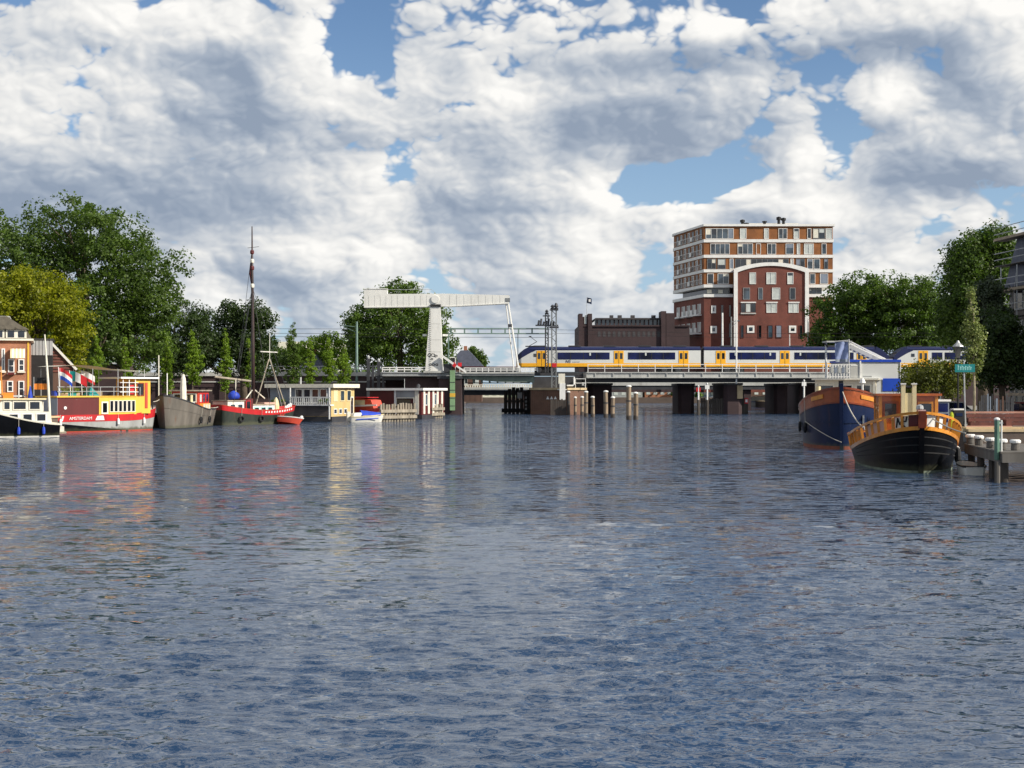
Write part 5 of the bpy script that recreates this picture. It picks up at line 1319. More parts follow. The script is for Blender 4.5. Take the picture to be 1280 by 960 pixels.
# wheelhouse
def wheelhouse(root, x0, x1, hw, z0, z1, wall, post, roofmat, over=.2):
    MB().box(x0, x1, -hw, hw, z0, z1).build('wheelhouse', M[wall], root)
    MB().slab([(x0 - over, -hw - over), (x1 + over, -hw - over * .9), (x1 + over * 1.6, 0), (x1 + over, hw + over * .9), (x0 - over, hw + over)], z1, z1 + .10).build('roof', M[roofmat], root)
    for sx_ in (x0, x1):
        for sy_ in (-hw, hw): MB().box(sx_ - .07, sx_ + .07, sy_ - .07, sy_ + .07, z0, z1 - .003).build('corner_post', M[post], root)
wx1 = L_ / 2 - 4.4; wx0 = wx1 - 2.4
wheelhouse(bt, wx0, wx1, 1.22, .75, 3.22, 'varnish', 'varnish_light', 'varnish', .24)
for (a, b) in ((-1.1, -.42), (-.34, .34), (.42, 1.1)): simple_window(bt, 'window', (wx1, a, 2.1), (wx1, b, 2.96), 'x', .09, 'mahogany' if a < 0.4 else 'varnish_light', 'darkglass', 1)
for sd in (-1, 1):
    simple_window(bt, 'window', (wx0 + .2, sd * 1.22, 2.0), (wx0 + 1.05, sd * 1.22, 2.86), 'y', .08, 'varnish_light', 'darkglass', sd)
    simple_window(bt, 'door', (wx0 + 1.25, sd * 1.22, 1.15), (wx0 + 2.1, sd * 1.22, 2.9), 'y', .10, 'varnish_light', 'darkglass', sd)
MB().box(wx0 - 3.2, wx0 - .1, -1.1, 1.1, .7, 1.7).build('deckhouse', M['mahogany'], bt)
MB().box(wx1 + .4, wx1 + 1.7, -.9, .9, .75, 1.6).build('hatch', M['pink'], bt)
mx = L_ / 2 - 2.35
for sy_ in (-.43, .03): MB().box(mx - .13, mx + .13, sy_ - .085, sy_ + .085, 1.2, 3.72).build('mast_case_post', M['cream'], bt)
for sy_ in (-.43, .03): MB().box(mx - .16, mx + .16, sy_ - .11, sy_ + .11, 3.721, 3.78).build('post_cap', M['white'], bt)
MB().box(mx - .09, mx + .09, -.344, -.056, 1.2, 3.35).build('mast_case', M['cream'], bt)
MB().tube([(mx, -.34, 3.62), (mx, -.06, 3.62)], .05, 8).build('pivot_bar', M['darksteel'], bt)
MB().box(mx + .091, mx + .11, -.2, -.08, 1.95, 2.1).build('name_plate', M['mahogany'], bt)
ln = MB().lathe([(.05, 0), (.1, .05), (.1, .2), (.04, .3)], (wx1 + .3, .75, 2.15), 8).build('deck_lantern', M['white'], bt)
MB().tube([(wx1 + .3, .75, 1.0), (wx1 + .3, .75, 2.15)], .05, 6).build('lantern_post', M['red'], bt)
for k in range(2): MB().lathe([(.1, 0), (.14, .06), (.14, .3), (.1, .36)], (L_ / 2 - 1.25, -.35 + .7 * k, sh(.9) - .12), 8).build('bollard', M['darksteel'], bt)
for k, t in enumerate((.60, .70)):
    p = h.pt(t, .5, 1, .14)
    MB().lathe([(.03, .0), (.13, .1), (.15, .35), (.12, .65), (.03, .75)], (p[0], p[1], p[2] - .3), 9).build('fender', M['blackmatt' if k else 'white'], bt)
def wpt(root, p):
    rz = root.rotation_euler[2]; c, s = math.cos(rz), math.sin(rz)
    return Vector((root.location.x + c * p[0] - s * p[1], root.location.y + s * p[0] + c * p[1], root.location.z + p[2]))
def rope(label, a, b, sag, r=.022, mat='rope', cat='rope'):
    a, b = Vector(a), Vector(b); m = (a + b) / 2; root = thing('mooring_rope', label, cat, (m.x, m.y, min(a.z, b.z)))
    pts = []
    for i in range(13):
        f = i / 12; p = a.lerp(b, f) - Vector(root.location); p.z -= sag * 4 * f * (1 - f); pts.append(p)
    MB().tube(pts, r, 5).build('rope', M[mat], root); return root

# ---- blue tug behind it
bl = thing('barge', 'dark blue barge with a brown varnished bow band, moored behind the black tug', 'boat', (0, 0, 0))
L2, B2 = 17.0, 5.9
sh2 = lambda t: 2.15 + 1.45 * max(0, (t - .45) / .55) ** 1.7
h2 = Hull(L2, B2, sh2, .6, 2.9, 1.75, 2.2, 2.0, .25, .42, .86, .35, .2, .8)
rz2 = R(-107); bow = Vector((X(1051, 74.5), 74.5)); dv = Vector((math.cos(rz2), math.sin(rz2)))
bl.location = (bow.x - dv.x * L2 / 2, bow.y - dv.y * L2 / 2, 0); bl.rotation_euler = (0, 0, rz2)
vb = lambda t: sh2(t) * .75 + .05
h2.band(-.5, vb, n=34, nz=7).build('hull', M['navy'], bl, True)
h2.band(lambda t: vb(t) - .002, sh2, .0, n=34, nz=3).build('bow_band', M['varnish_dark'] if 'varnish_dark' in M else M['mahogany'], bl, True)
h2.band(lambda t: vb(t) - .04, lambda t: vb(t) + .05, .05, n=34, nz=1).build('rubbing_strake', M['mahogany'], bl)
h2.band(lambda t: sh2(t) - .06, lambda t: sh2(t) + .06, .05, n=34, nz=1).build('cap_rail', M['mahogany'], bl)
h2.band(lambda t: 1.35 + .2 * t, lambda t: 1.45 + .2 * t, .05, n=34, nz=1).build('rubbing_strake', M['navy'], bl)
h2.band(-.12, .20, .012, n=34, nz=1).build('boot_stripe', M['rustorange'], bl)
h2.deck(lambda t: sh2(t) - .35).build('deck', M['greyhull'], bl)
for sd in (-1, 1):
    m = MB(); TT = [.905 + .062 * i / 6 for i in range(7)] if sd < 0 else [.90 + .062 * i / 6 for i in range(7)]
    for o_ in (.012, .05): m.grid([[h2.pt(t, vb(t) + .34, sd, o_), h2.pt(t, vb(t) + .58, sd, o_)] for t in TT])
    m.build('name_board', M['varnish_light'], bl)
MB().bar(h2.pt(1, -.3, 1, .05), h2.pt(1, sh2(1) + .25, 1, .05), .2, .22).build('stem', M['navy'], bl)
MB().box(L2 / 2 - .35, L2 / 2 - .05, -.13, .13, sh2(1) - .1, sh2(1) + .42).build('stem_head', M['blackmatt'], bl)
MB().lathe([(.25, 0), (.32, .1), (.32, .3), (.1, .42)], (L2 / 2 - 1.0, -.5, sh2(.95) - .2), 10).build('windlass', M['red'], bl)
x1 = L2 / 2 - 5.6; x0 = x1 - 3.4
wheelhouse(bl, x0, x1, 1.75, 1.8, 4.1, 'creamwhite', 'creamwhite', 'creamwhite', .3)
for (a, b) in ((-1.6, -.62), (-.5, .5), (.62, 1.6)): simple_window(bl, 'window', (x1, a, 2.9), (x1, b, 3.85), 'x', .1, 'creamwhite', 'darkglass', 1)
for sd in (-1, 1):
    for k in range(3): simple_window(bl, 'window', (x0 + .25 + k * 1.02, sd * 1.75, 2.8), (x0 + 1.15 + k * 1.02, sd * 1.75, 3.85), 'y', .09, 'creamwhite', 'darkglass', sd)
MB().box(x1 + .6, x1 + 2.6, -1.2, 1.2, 1.6, 2.6).build('hatch', M['grey'], bl)
MB().tube([(x1 + 1.6, 1.1, 1.6), (x1 + 1.6, 1.1, 3.9)], .06, 6).build('vent_pipe', M['white'], bl)
MB().lathe([(.2, 0), (.12, .2), (.05, .3)], (x1 + 1.6, 1.1, 3.9), 8).build('vent_cap', M['white'], bl)
MB().tube([(x1 + .4, -1.6, 1.6), (x1 + .4, -1.6, 3.7)], .16, 8).build('funnel', M['cream'], bl)
an = MB(); p = Vector(h2.pt(.955, 1.25, 1, .12))
an.bar(p + Vector((0, 0, .75)), p + Vector((.0, 0, -.15)), .09).bar(p + Vector((-.3, 0, .1)), p + Vector((0, .05, -.18)), .12).bar(p + Vector((.3, 0, .1)), p + Vector((0, .05, -.18)), .12).bar(p + Vector((-.2, 0, .6)), p + Vector((.2, 0, .6)), .07)
an.build('anchor', M['galv'], bl)
for t in (.925, .905):
    p = h2.pt(t, 1.2, 1, .17); MB().lathe([(.03, 0), (.13, .1), (.15, .35), (.11, .6), (.03, .7)], (p[0], p[1], .95), 9).build('fender', M['greyhull'], bl)
m = MB(); m.tube([h2.pt(.3, sh2(.3), -1, -.1), tuple(Vector(h2.pt(.3, sh2(.3), -1, -.1)) + Vector((0, 0, .8)))], .03, 5)
for t in (.5, .6, .7, .78, .85):
    for sd in (-1, 1): pass
rope('mooring rope from the blue barge bow down to the black tug', wpt(bl, (L2 / 2 + .05, 0.1, sh2(1) - .2)), wpt(bt, h.pt(.75, bulw(.75), -1, .08)), .25, .03)
rope('thin rope slanting down across the blue hull to the orange stripe', wpt(bl, (L2 / 2 - 1.2, -2.1, 1.6)), wpt(bl, (L2 / 2 + .35, 0.05, .45)), .1, .022)
rope('white mooring rope from the black tug bow to the jetty', wpt(bt, (L_ / 2 - .2, .3, bulw(1) - .05)), (X(1207, 51.5), 51.5, 1.75), .1, .028)

# ---- dark motor cruiser, far left
mc = thing('motor_cruiser', 'dark hulled motor cruiser with a pale green and white cabin at the left edge', 'boat', (X(-14, 93.5), 93.8, 0), R(203))
L3, B3 = 9.4, 3.2
sh3 = lambda t: .92 + 1.3 * min(1, t / .6) ** 1.5 + .5 * max(0, t - .6)
h3 = Hull(L3, B3, sh3, .5, 2.2, 1.4, 2.5, 3.0, .8, .4, .78, .6, .1)
h3.band(-.4, sh3, n=24, nz=6).build('hull', M['black'], mc, True)
h3.band(lambda t: sh3(t) - .03, lambda t: sh3(t) + .08, .04, n=24, nz=1).build('rail', M['creamwhite'], mc)
h3.band(-.1, .12, .012, n=24, nz=1).build('waterline_stripe', M['offwhite'], mc)
h3.deck(lambda t: sh3(t) - .04).build('deck', M['creamwhite'], mc)
cz = 1.0
MB().prism([(-4.2, cz - .1), (.6, cz + .1), (.3, cz + .85), (-4.1, cz + .85)], -1.05, 1.05).build('cabin', M['creamwhite'], mc)
MB().prism([(-3.6, cz + .86), (-.1, cz + .86), (-.8, cz + 1.75), (-3.5, cz + 1.75)], -1.0, 1.0).build('wheelhouse', M['creamwhite'], mc)
MB().box(-3.8, -.4, -1.15, 1.15, cz + 1.751, cz + 1.86).build('roof', M['cream'], mc)
for sd in (-1, 1):
    for (a, b) in ((-3.4, -2.6), (-2.45, -1.5), (-1.35, -.85)): simple_window(mc, 'window', (a, sd * 1.0, cz + 1.0), (b, sd * 1.0, cz + 1.66), 'y', .07, 'creamwhite', 'darkglass', sd)
    for k in range(4): simple_window(mc, 'window', (-3.8 + k * .95, sd * 1.05, cz + .15), (-3.1 + k * .95, sd * 1.05, cz + .75), 'y', .06, 'white', 'darkglass', sd)
for (a, b) in ((-.95, -.1), (.1, .95)): simple_window(mc, 'window', (-3.56, a, cz + .95), (-3.56, b, cz + 1.66), 'x', .08, 'creamwhite', 'darkglass', -1)
MB().box(-L3 / 2 - .5, -L3 / 2 + .1, -1.1, 1.1, .25, .38).build('swim_platform', M['pilegrey'], mc)
MB().box(-L3 / 2 - .35, -L3 / 2 - .02, -.9, .9, .38, .75).build('stern_locker', M['creamwhite'], mc)
MB().tube([(-.8, .0, cz + 1.86), (-.7, 0, 5.2)], [.06, .04], 6).build('mast', M['varnish_light'], mc)
MB().tube([(3.2, .0, 1.8), (3.2, 0, 3.6)], .05, 6).build('signal_post', M['offwhite'], mc)
MB().grid([[(3.2 - .16 * i, .08 * math.sin(i), 2.75 - .13 * j) for i in range(5)] for j in range(4)]).build('red_pennant', M['red'], mc)
bo = MB()
for k in range(5): bo.tube([h3.pt(.55 + .09 * k, sh3(.55 + .09 * k), -1, -.08), tuple(Vector(h3.pt(.55 + .09 * k, sh3(.55 + .09 * k), -1, -.08)) + Vector((0, 0, .6)))], .025, 5)
bo.tube([tuple(Vector(h3.pt(.55 + .09 * k, sh3(.55 + .09 * k), -1, -.08)) + Vector((0, 0, .6))) for k in range(5)], .025, 5)
bo.build('pulpit', M['galv'], mc)
wm = thing('sailboat_mast', 'tall white leaning mast between the motor cruiser and the dark shed', 'mast', (X(63, 101), 101, .5))
MB().tube([(0, 0, 0), (-.18, 0, 3.5), (-.45, 0, Z(418, 101) - .5)], [.11, .10, .05], 8).build('spar', M['creamwhite'], wm)
MB().box(-.5, .5, -.6, .6, -.3, 0).build('mast_step', M['pilegrey'], wm)

# ---- yellow and maroon barge
yb = thing('houseboat', 'maroon and yellow barge with a red stripe, flags and an upper sun canopy', 'boat', (0, 0, 0))
yrz = R(50); ynear = Vector((X(54, 104.5), 104.5)); yd = Vector((math.cos(yrz), math.sin(yrz)))
L4, B4 = 10.2, 3.5
yb.location = (ynear.x + yd.x * L4 / 2, ynear.y + yd.y * L4 / 2 + .6, 0); yb.rotation_euler = (0, 0, yrz)
shY = lambda t: 1.42 + .55 * max(0, (t - .6) / .4) ** 2
hY = Hull(L4, B4, shY, .5, 2.6, 1.7, 3, 3, .86, .45, .84, .4, .0)
hY.band(-.4, lambda t: .85 + .3 * max(0, (t - .6) / .4) ** 2, n=26, nz=4).build('hull', M['hullwhite'] if 'hullwhite' in M else M['offwhite'], yb, True)
hY.band(-.1, lambda t: max(-.05, .74 - t * 1.05), .014, n=26, nz=2, t1=.75).build('dark_lower_hull', M['black'], yb)
hY.band(lambda t: .85 + .3 * max(0, (t - .6) / .4) ** 2, shY, .02, n=26, nz=2).build('red_stripe', M['red'], yb)
hY.band(-.08, .06, .016, n=26, nz=1).build('boot_stripe', M['orange_red'], yb)
hY.deck(lambda t: shY(t) - .03).build('deck', M['offwhite'], yb)
hw = 1.58; xa, xb, xc, xd = -L4 / 2 + .1, -L4 / 2 + 3.9, -L4 / 2 + 7.5, -L4 / 2 + 9.0
MB().box(xa, xb, -hw, hw, 1.40, 2.86).build('maroon_cabin', M['maroon'], yb)
MB().box(xa - .03, xa + .0, -hw - .02, hw + .02, .9, 2.8).build('blue_end_panel', M['bluegrey'], yb)
MB().box(xa - .1, xb + .02, -hw - .12, hw + .12, 2.861, 2.98).build('cabin_roof', M['yellow'], yb)
MB().box(xb + .003, xc, -hw - .03, hw + .03, 1.40, 2.9).build('yellow_cabin', M['yellow'], yb)
ex = MB().box(xb + .021, xc, -hw - .1, hw + .1, 2.905, 2.97).build('cabin_roof', M['yellow'], yb)
MB().lathe([(.13, 0), (.13, .04)], (0, 0, 0), 10).build('porthole', M['white'], yb).matrix_local = Matrix.Translation((xa + .7, -hw - .0, 2.0)) @ Matrix.Rotation(R(90), 4, 'X')
simple_window(yb, 'door', (xb + .2, -hw - .03, 1.45), (xb + .85, -hw - .03, 2.5), 'y', .12, 'creamwhite', 'darkglass', -1)
for k in range(6): simple_window(yb, 'window', (xb + .98 + k * .42, -hw - .03, 1.6), (xb + 1.37 + k * .42, -hw - .03, 2.6), 'y', .06, 'creamwhite', 'darkglass', -1)
MB().box(xc + .0031, xd, -1.45, 1.45, 1.45, 4.43).build('wheelhouse', M['yellow'], yb)
MB().box(xc - 1.6, xd + .7, -1.75, 1.75, 4.43, 4.58).build('wheelhouse_roof', M['white'], yb)
simple_window(yb, 'window', (xc + .12, -1.45, 2.95), (xc + .85, -1.45, 4.1), 'y', .1, 'mahogany', 'darkglass', -1)
MB().box(xc + .95, xc + 1.2, -1.5, -1.453, 1.9, 4.1).build('red_panel', M['orange_red'], yb)
for a in (-.7, .7): simple_window(yb, 'window', (xc, a - .55, 3.05), (xc, a + .55, 4.1), 'x', .1, 'mahogany', 'darkglass', -1)
MB().grid([[(xa + .0 + (xc + 1.2 - xa) * i / 12, y, 5.32 + .5 * math.sin(math.pi * min(1, (i + 1) / 8)) * .4 - .035 * max(0, i - 5)) for i in range(13)] for y in (-1.5, -.5, .5, 1.5)]).build('sun_canopy', M['creamwhite'], yb)
for x in (xa + .3, xb - .5, xb + 1.9, xc + .9):
    for y in (-1.45, 1.45): MB().tube([(x, y, 2.98 if x < xc else 4.5), (x, y, 5.25)], .03, 5).build('canopy_pole', M['galv'], yb)
for z in (3.35, 3.72):
    MB().tube([(xa, -hw, z), (xc - .1, -hw, z)], .028, 5).build('hand_rail', M['galv'], yb)
pm = MB().tube([(0, 0, 2.98), (0, 0, 3.72)], .028, 5).mesh('rail_post', M['galv'])
for k in range(7): put('rail_post', pm, yb, (xa + .1 + k * 1.28, -hw, 0))
ld = MB()
for x in (xb + 2.3, xb + 2.9, xb + 3.5): ld.box(x - .03, x + .03, -hw - .04, -hw + .02, 2.98, 4.35)
for z in (3.3, 3.7, 4.1): ld.box(xb + 2.0, xb + 3.8, -hw - .039, -hw + .019, z - .025, z + .025)
o = ld.build('white_lattice', M['white'], yb); o['kind'] = 'stuff'
MB().box(xc - .55, xc - .1, -hw + .1, -hw + .25, 3.1, 3.9).build('lifebuoy_case', M['red'], yb)
tp = MB(); tp.add([(xb - .5, -.9, 2.98), (xb + .5, -.9, 2.98), (xb + .5, .2, 2.98), (xb - .5, .2, 2.98), (xb, -.4, 3.75)], [(0, 1, 4), (1, 2, 4), (2, 3, 4), (3, 0, 4), (3, 2, 1, 0)]).build('folded_tent', M['teal'], yb)
MB().box(xb - 2.4, xb - 1.6, -.8, .2, 2.98, 3.25).build('teal_crate', M['teal'], yb)
tm = text_mesh('AMSTERDAM', .36, M['white'], .004)
l = put('lettering', tm, yb); l.matrix_local = Matrix.Translation((xa + 2.0, -hY.half(.24) * 1.0 - .035, 1.12)) @ Matrix.Rotation(R(90), 4, 'X')
st = MB(); st.prism([(xa + 3.35, .95), (xa + 4.2, .95), (xa + 4.1, 1.33), (xa + 3.55, 1.3)], -hY.half(.36) - .03, -hY.half(.36) - .005).build('white_emblem', M['white'], yb)
MB().prism([(xa + .25, .93), (xa + .4, .93), (xa + .52, 1.33), (xa + .37, 1.33)], -hY.half(.05) - .05, -hY.half(.05) + .02).build('white_slash', M['white'], yb)
MB().tube([(L4 / 2 - .4, -.6, 1.6), (L4 / 2 - .4, -.6, 2.5)], .06, 6).build('bollard', M['blackmatt'], yb)
def flag(label, loc, h_, colors, w=1.15, hh=.75, rz=0.0, vertical=False, sag=.25, matpole='white'):
    t = thing('flag', label, 'flag', loc, rz)
    MB().tube([(0, 0, 0), (-.1, 0, h_)], .03, 5).build('pole', M[matpole], t)
    n = len(colors)
    for k, c in enumerate(colors):
        g = []
        for i in range(9):
            u = i / 8
            row = []
            for j in range(3):
                v = (k + j / 2) / n
                if vertical: uu = (k + u) / n; vv = j / 2
                else: uu = u; vv = v
                row.append((uu * w * .92 - .08, .10 * math.sin(uu * 7 + vv), h_ - .06 - vv * hh - sag * uu * uu * 1.6))
            g.append(row)
        MB().grid(g).build('stripe', M[c], t)
    return t
fp0 = wpt(yb, (xa + .1, -1.3, 2.99))
flag('large Dutch red, white and blue flag on the near end of the yellow barge', tuple(wpt(yb, (xa + .25, -1.5, 2.99))), 2.35, ['red', 'white', 'blue'], 1.15, .95, 0.1, sag=.4)
flag('small green, white and red flag right of the large Dutch flag', tuple(wpt(yb, (xa + 1.6, -.9, 2.99))), 2.1, ['teal', 'white', 'red'], 1.5, .8, .05, True, .35)
flag('small white and red flag furthest right on the yellow barge', tuple(wpt(yb, (xa + 2.9, -.5, 2.99))), 2.15, ['white', 'white', 'red'], 1.2, .75, .05, False, .3)
tw = thing('orange_towel', 'orange and black cloth hanging left of the Dutch flag', 'cloth', tuple(wpt(yb, (xa - .3, .2, 2.99))))
MB().tube([(-.7, 0, 0), (-.7, 0, 1.55)], .03, 5).build('pole', M['galv'], tw)
MB().grid([[(-.7 + .22 * i, .05 * math.sin(i * 1.7), 1.0 - .16 * j) for i in range(6)] for j in range(4)]).build('orange_cloth', M['orange'], tw)
MB().grid([[(-.7 + .22 * i, .05 * math.sin(i * 1.7), 1.5 - .16 * j) for i in range(6)] for j in range(4)]).build('black_cloth', M['blackmatt'], tw)

# ---- grey barge, bow towards the camera
gb = thing('barge', 'worn grey barge with a high dark bow and a red wheelhouse', 'boat', (0, 0, 0))
grz = R(268); bow = Vector((X(206, 113.5), 113.5)); gd_ = Vector((math.cos(grz), math.sin(grz)))
L5, B5 = 10.8, 4.1
gb.location = (bow.x - gd_.x * L5 / 2 , bow.y - gd_.y * L5 / 2, 0); gb.rotation_euler = (0, 0, grz)
sh5 = lambda t: 1.55 + .12 * (1 - t) + 1.45 * max(0, (t - .30) / .70) ** 1.6
h5 = Hull(L5, B5, sh5, .5, 2.2, 1.55, 3, 3, .7, .45, .74, .7, .1, .9)
h5.band(-.4, sh5, n=28, nz=8).build('hull', M['greyhull'], gb, True)
h5.band(lambda t: sh5(t) - .05, lambda t: sh5(t) + .05, .04, n=28, nz=1).build('cap_rail', M['darksteel'], gb)
h5.band(lambda t: sh5(t) * .62, lambda t: sh5(t) * .62 + .05, .025, n=28, nz=1).build('plate_seam', M['greyhull'], gb)
h5.band(-.08, .05, .014, n=28, nz=1).build('waterline_stripe', M['blackmatt'], gb)
h5.deck(lambda t: sh5(t) - .3).build('deck', M['teak'], gb)
a = -L5 / 2 + 1.0
MB().box(a, a + 3.6, -1.25, 1.25, 1.3, 3.35).build('wheelhouse', M['orange_red'], gb)
MB().slab([(a - .25, -1.5), (a + 3.8, -1.5), (a + 4.0, 0), (a + 3.8, 1.5), (a - .25, 1.5)], 3.35, 3.47).build('wheelhouse_roof', M['pilegrey'], gb)
for sd in (-1, 1):
    for k, pn in enumerate(('darkglass', 'glass', 'curtain')): simple_window(gb, 'window', (a + .25 + k * 1.1, sd * 1.25, 2.25), (a + 1.15 + k * 1.1, sd * 1.25, 3.15), 'y', .09, 'red', pn, sd)
for (p, q) in ((-1.1, -.1), (.1, 1.1)): simple_window(gb, 'window', (a + 3.6, p, 2.3), (a + 3.6, q, 3.15), 'x', .1, 'creamwhite', 'glass', 1)
for k in range(3): simple_window(gb, 'porthole', (a - .2 + k * .85, 1.3, 1.5), (a + .5 + k * .85, 1.3, 2.15), 'y', .08, 'cream', 'curtain', 1)
MB().box(a - .3, a + 3.2, 1.10, 1.298, 1.3, 2.2).build('cabin_side', M['orange'], gb)
MB().box(a + 3.9, a + 5.5, -1.0, 1.0, 1.4, 2.35).build('hatch', M['curtain'], gb)
MB().tube([(a + 4.3, .8, 1.5), (a + 4.3, .8, 3.0)], .12, 8).build('vent_pipe', M['cream'], gb)
MB().box(-L5 / 2 + .2, -L5 / 2 + .5, .5, .9, 1.4, 2.8).build('teal_locker', M['teal'], gb)
MB().tube([(L5 / 2 - 3.6, -.9, 2.1), (L5 / 2 - 3.6, -.9, 5.0)], .05, 6).build('flagstaff', M['white'], gb)
MB().lathe([(.05, 0), (.28, .3), (.3, 1.2), (.22, 2.2), (.1, 2.6)], (L5 / 2 - 3.9, .5, 2.3), 8).build('furled_awning', M['creamwhite'], gb)
MB().tube([(L5 / 2 - .5, -.7, 2.9), (L5 / 2 - .5, -.7, Z(444, 114))], .05, 6).build('jackstaff', M['creamwhite'], gb)
MB().lathe([(.2, 0), (.25, .1), (.2, .35)], (L5 / 2 - 1.2, .2, 2.75), 8).build('bow_winch', M['darksteel'], gb)

# ---- red and green sailing barge with the tall mast
sb_ = thing('sailing_barge', 'dark green sailing barge with a bright red bulwark and a tall dark mast', 'boat', (0, 0, 0))
srz = R(50); near = Vector((X(270, 126), 126)); sdv = Vector((math.cos(srz), math.sin(srz)))
L6, B6 = 9.6, 3.4
sb_.location = (near.x + sdv.x * L6 / 2, near.y + sdv.y * L6 / 2, 0); sb_.rotation_euler = (0, 0, srz)
low = lambda t: .95 + .55 * ((t - .55) / .5) ** 2 if t > .55 else .95 + .55 * ((.55 - t) / .55) ** 2
sh6 = lambda t: low(t) + .48
h6 = Hull(L6, B6, sh6, .5, 2.4, 1.7, 2.5, 2.2, .5, .48, .80, .6, .2, .9)
h6.band(-.4, low, n=28, nz=5).build('hull', M['greenhull'], sb_, True)
h6.band(lambda t: low(t) - .002, sh6, .012, n=28, nz=2).build('red_bulwark', M['red'], sb_, True)
h6.band(lambda t: sh6(t) - .03, lambda t: sh6(t) + .05, .03, n=28, nz=1).build('cap_rail', M['orange_red'], sb_)
h6.deck(lambda t: low(t) - .05).build('deck', M['teak'], sb_)
for k in range(11):
    t = .50 + .038 * k
    m = MB()
    for o_ in (.016, .032): m.grid([[h6.pt(tt, low(tt) + .2, -1, o_), h6.pt(tt, low(tt) + .38, -1, o_)] for tt in (t, t + .010, t + .019)])
    m.build('white_check', M['white'], sb_)
a = -L6 / 2 + .5
MB().box(a, a + 2.0, -1.2, 1.2, 1.2, 2.35).build('aft_cabin', M['creamwhite'], sb_)
MB().box(a - .1, a + 2.1, -1.3, 1.3, 2.351, 2.45).build('aft_cabin_roof', M['pilegrey'], sb_)
MB().box(a + 2.001, a + 3.2, -1.1, 1.1, 1.1, 2.6).build('companionway', M['maroon'], sb_)
simple_window(sb_, 'door', (a + 2.3, -1.1, 1.3), (a + 2.9, -1.1, 2.4), 'y', .07, 'red', 'darkglass', -1)
for k in range(2): simple_window(sb_, 'window', (a + .25 + k * .9, -1.2, 1.55), (a + .95 + k * .9, -1.2, 2.1), 'y', .08, 'white', 'glass', -1)
MB().box(a + 3.21, a + 6.0, -1.0, 1.0, 1.0, 1.95).build('main_cabin', M['white'], sb_)
for k in range(3): simple_window(sb_, 'window', (a + 3.4 + k * .85, -1.0, 1.2), (a + 4.05 + k * .85, -1.0, 1.75), 'y', .07, 'tealpale', 'glass', -1)
MB().box(a + 3.1, a + 6.1, -1.1, 1.1, 1.951, 2.05).build('main_cabin_roof', M['teak'], sb_)
tarp = MB(); tarp.lathe([(.0, -.45), (.5, -.4), (.62, -.1), (.5, .2), (.25, .36), (.0, .42)], (a + 1.9, .3, 2.95), 10)
tarp.v = [(x + .06 * math.sin(9 * z + 4 * y), y * .9, z + .05 * math.sin(7 * x)) for x, y, z in tarp.v]; tarp.build('blue_tarpaulin', M['bluetarp'], sb_, True)
mxx = a + 4.1
mast = MB().tube([(mxx, 0, 1.2), (mxx - .05, 0, 8), (mxx - .12, 0, 14.6), (mxx - .16, 0, 20.0)], [.20, .18, .13, .05], 10).build('mast', M['mastwood'] if 'mastwood' in M else M['mahogany'], sb_, True)
for k, z in enumerate((13.8, 15.6, 16.3, 17.2)): MB().lathe([(.16, 0), (.2, .1), (.2, .3), (.15, .4)], (mxx - .12 - .01 * k, 0, z), 8).build('mast_band', M['creamwhite'] if k % 2 == 0 else M['maroon'], sb_)
MB().tube([(mxx, -.9, 17.9), (mxx, .9, 17.9)], .025, 5).build('crosstree', M['darksteel'], sb_)
furl = MB().tube([(mxx - .1, .16, 14.2), (mxx - .15, .19, 15.2), (mxx - .15, .16, 16.6)], [.06, .17, .05], 7).build('furled_pennant', M['maroon'], sb_)
wires = [((mxx - .1, 0, 14), (mxx - 3.6, -1.4, 1.8)), ((mxx - .1, 0, 14), (mxx - 1.6, -1.7, 1.6)), ((mxx - .1, 0, 14), (mxx + .8, -1.7, 1.6)), ((mxx - .1, 0, 14), (mxx + .8, 1.7, 1.6)), ((mxx - .1, 0, 13.8), (L6 / 2 - .2, 0, 2.4)), ((mxx - .1, 0, 14), (mxx - 1.6, 1.7, 1.6)), ((mxx - .12, 0, 18), (mxx - 1.2, 1.7, 1.6))]
for p, q in wires: MB().tube([p, q], .022, 4).build('shroud', M['darksteel'], sb_)
bm2 = MB().tube([(mxx - .3, 0, 4.35), (mxx - 4.6, .2, 4.75)], .12, 8).build('boom', M['pilegrey'], sb_)
MB().tube([(mxx - 2.2, 0, 2.6), (mxx - 2.2, 0, 4.5)], .05, 6).build('boom_crutch', M['creamwhite'], sb_)
fx = L6 / 2 - 2.7
for (p, q, c) in (((fx - 2.2, -.3, 2.0), (fx - .3, 0, 6.6), 'pilegrey'), ((fx + 1.6, .3, 1.8), (fx - .1, 0, 6.6), 'steel'), ((fx + 1.2, -.8, 1.8), (fx - .2, 0, 6.6), 'pilegrey')):
    MB().tube([p, q], .06, 6).build('a_frame_leg', M[c], sb_)
MB().tube([(fx - 1.8, -.5, 7.35), (fx + 1.2, .5, 7.35)], .06, 6).build('lamp_bar', M['offwhite'], sb_)
MB().tube([(fx - .2, 0, 6.4), (fx - .2, 0, 9.3)], .035, 6).build('frame_post', M['offwhite'], sb_)
MB().tube([(mxx, 0, 3.6), (mxx - 1.6, -.3, 2.1)], .06, 6).build('strut', M['creamwhite'], sb_)
MB().tube([(mxx, 0, 3.6), (mxx + 1.7, .3, 2.6)], .06, 6).build('strut', M['creamwhite'], sb_)
MB().box(fx - 1.6, fx - .2, -.9, .6, 1.2, 2.2).build('deck_bundle', M['pink'], sb_)
MB().lathe([(.3, 0), (.32, .6), (.22, 1.1), (.05, 1.4)], (fx + .4, -.3, 1.3), 8).build('cream_sack', M['cream'], sb_)
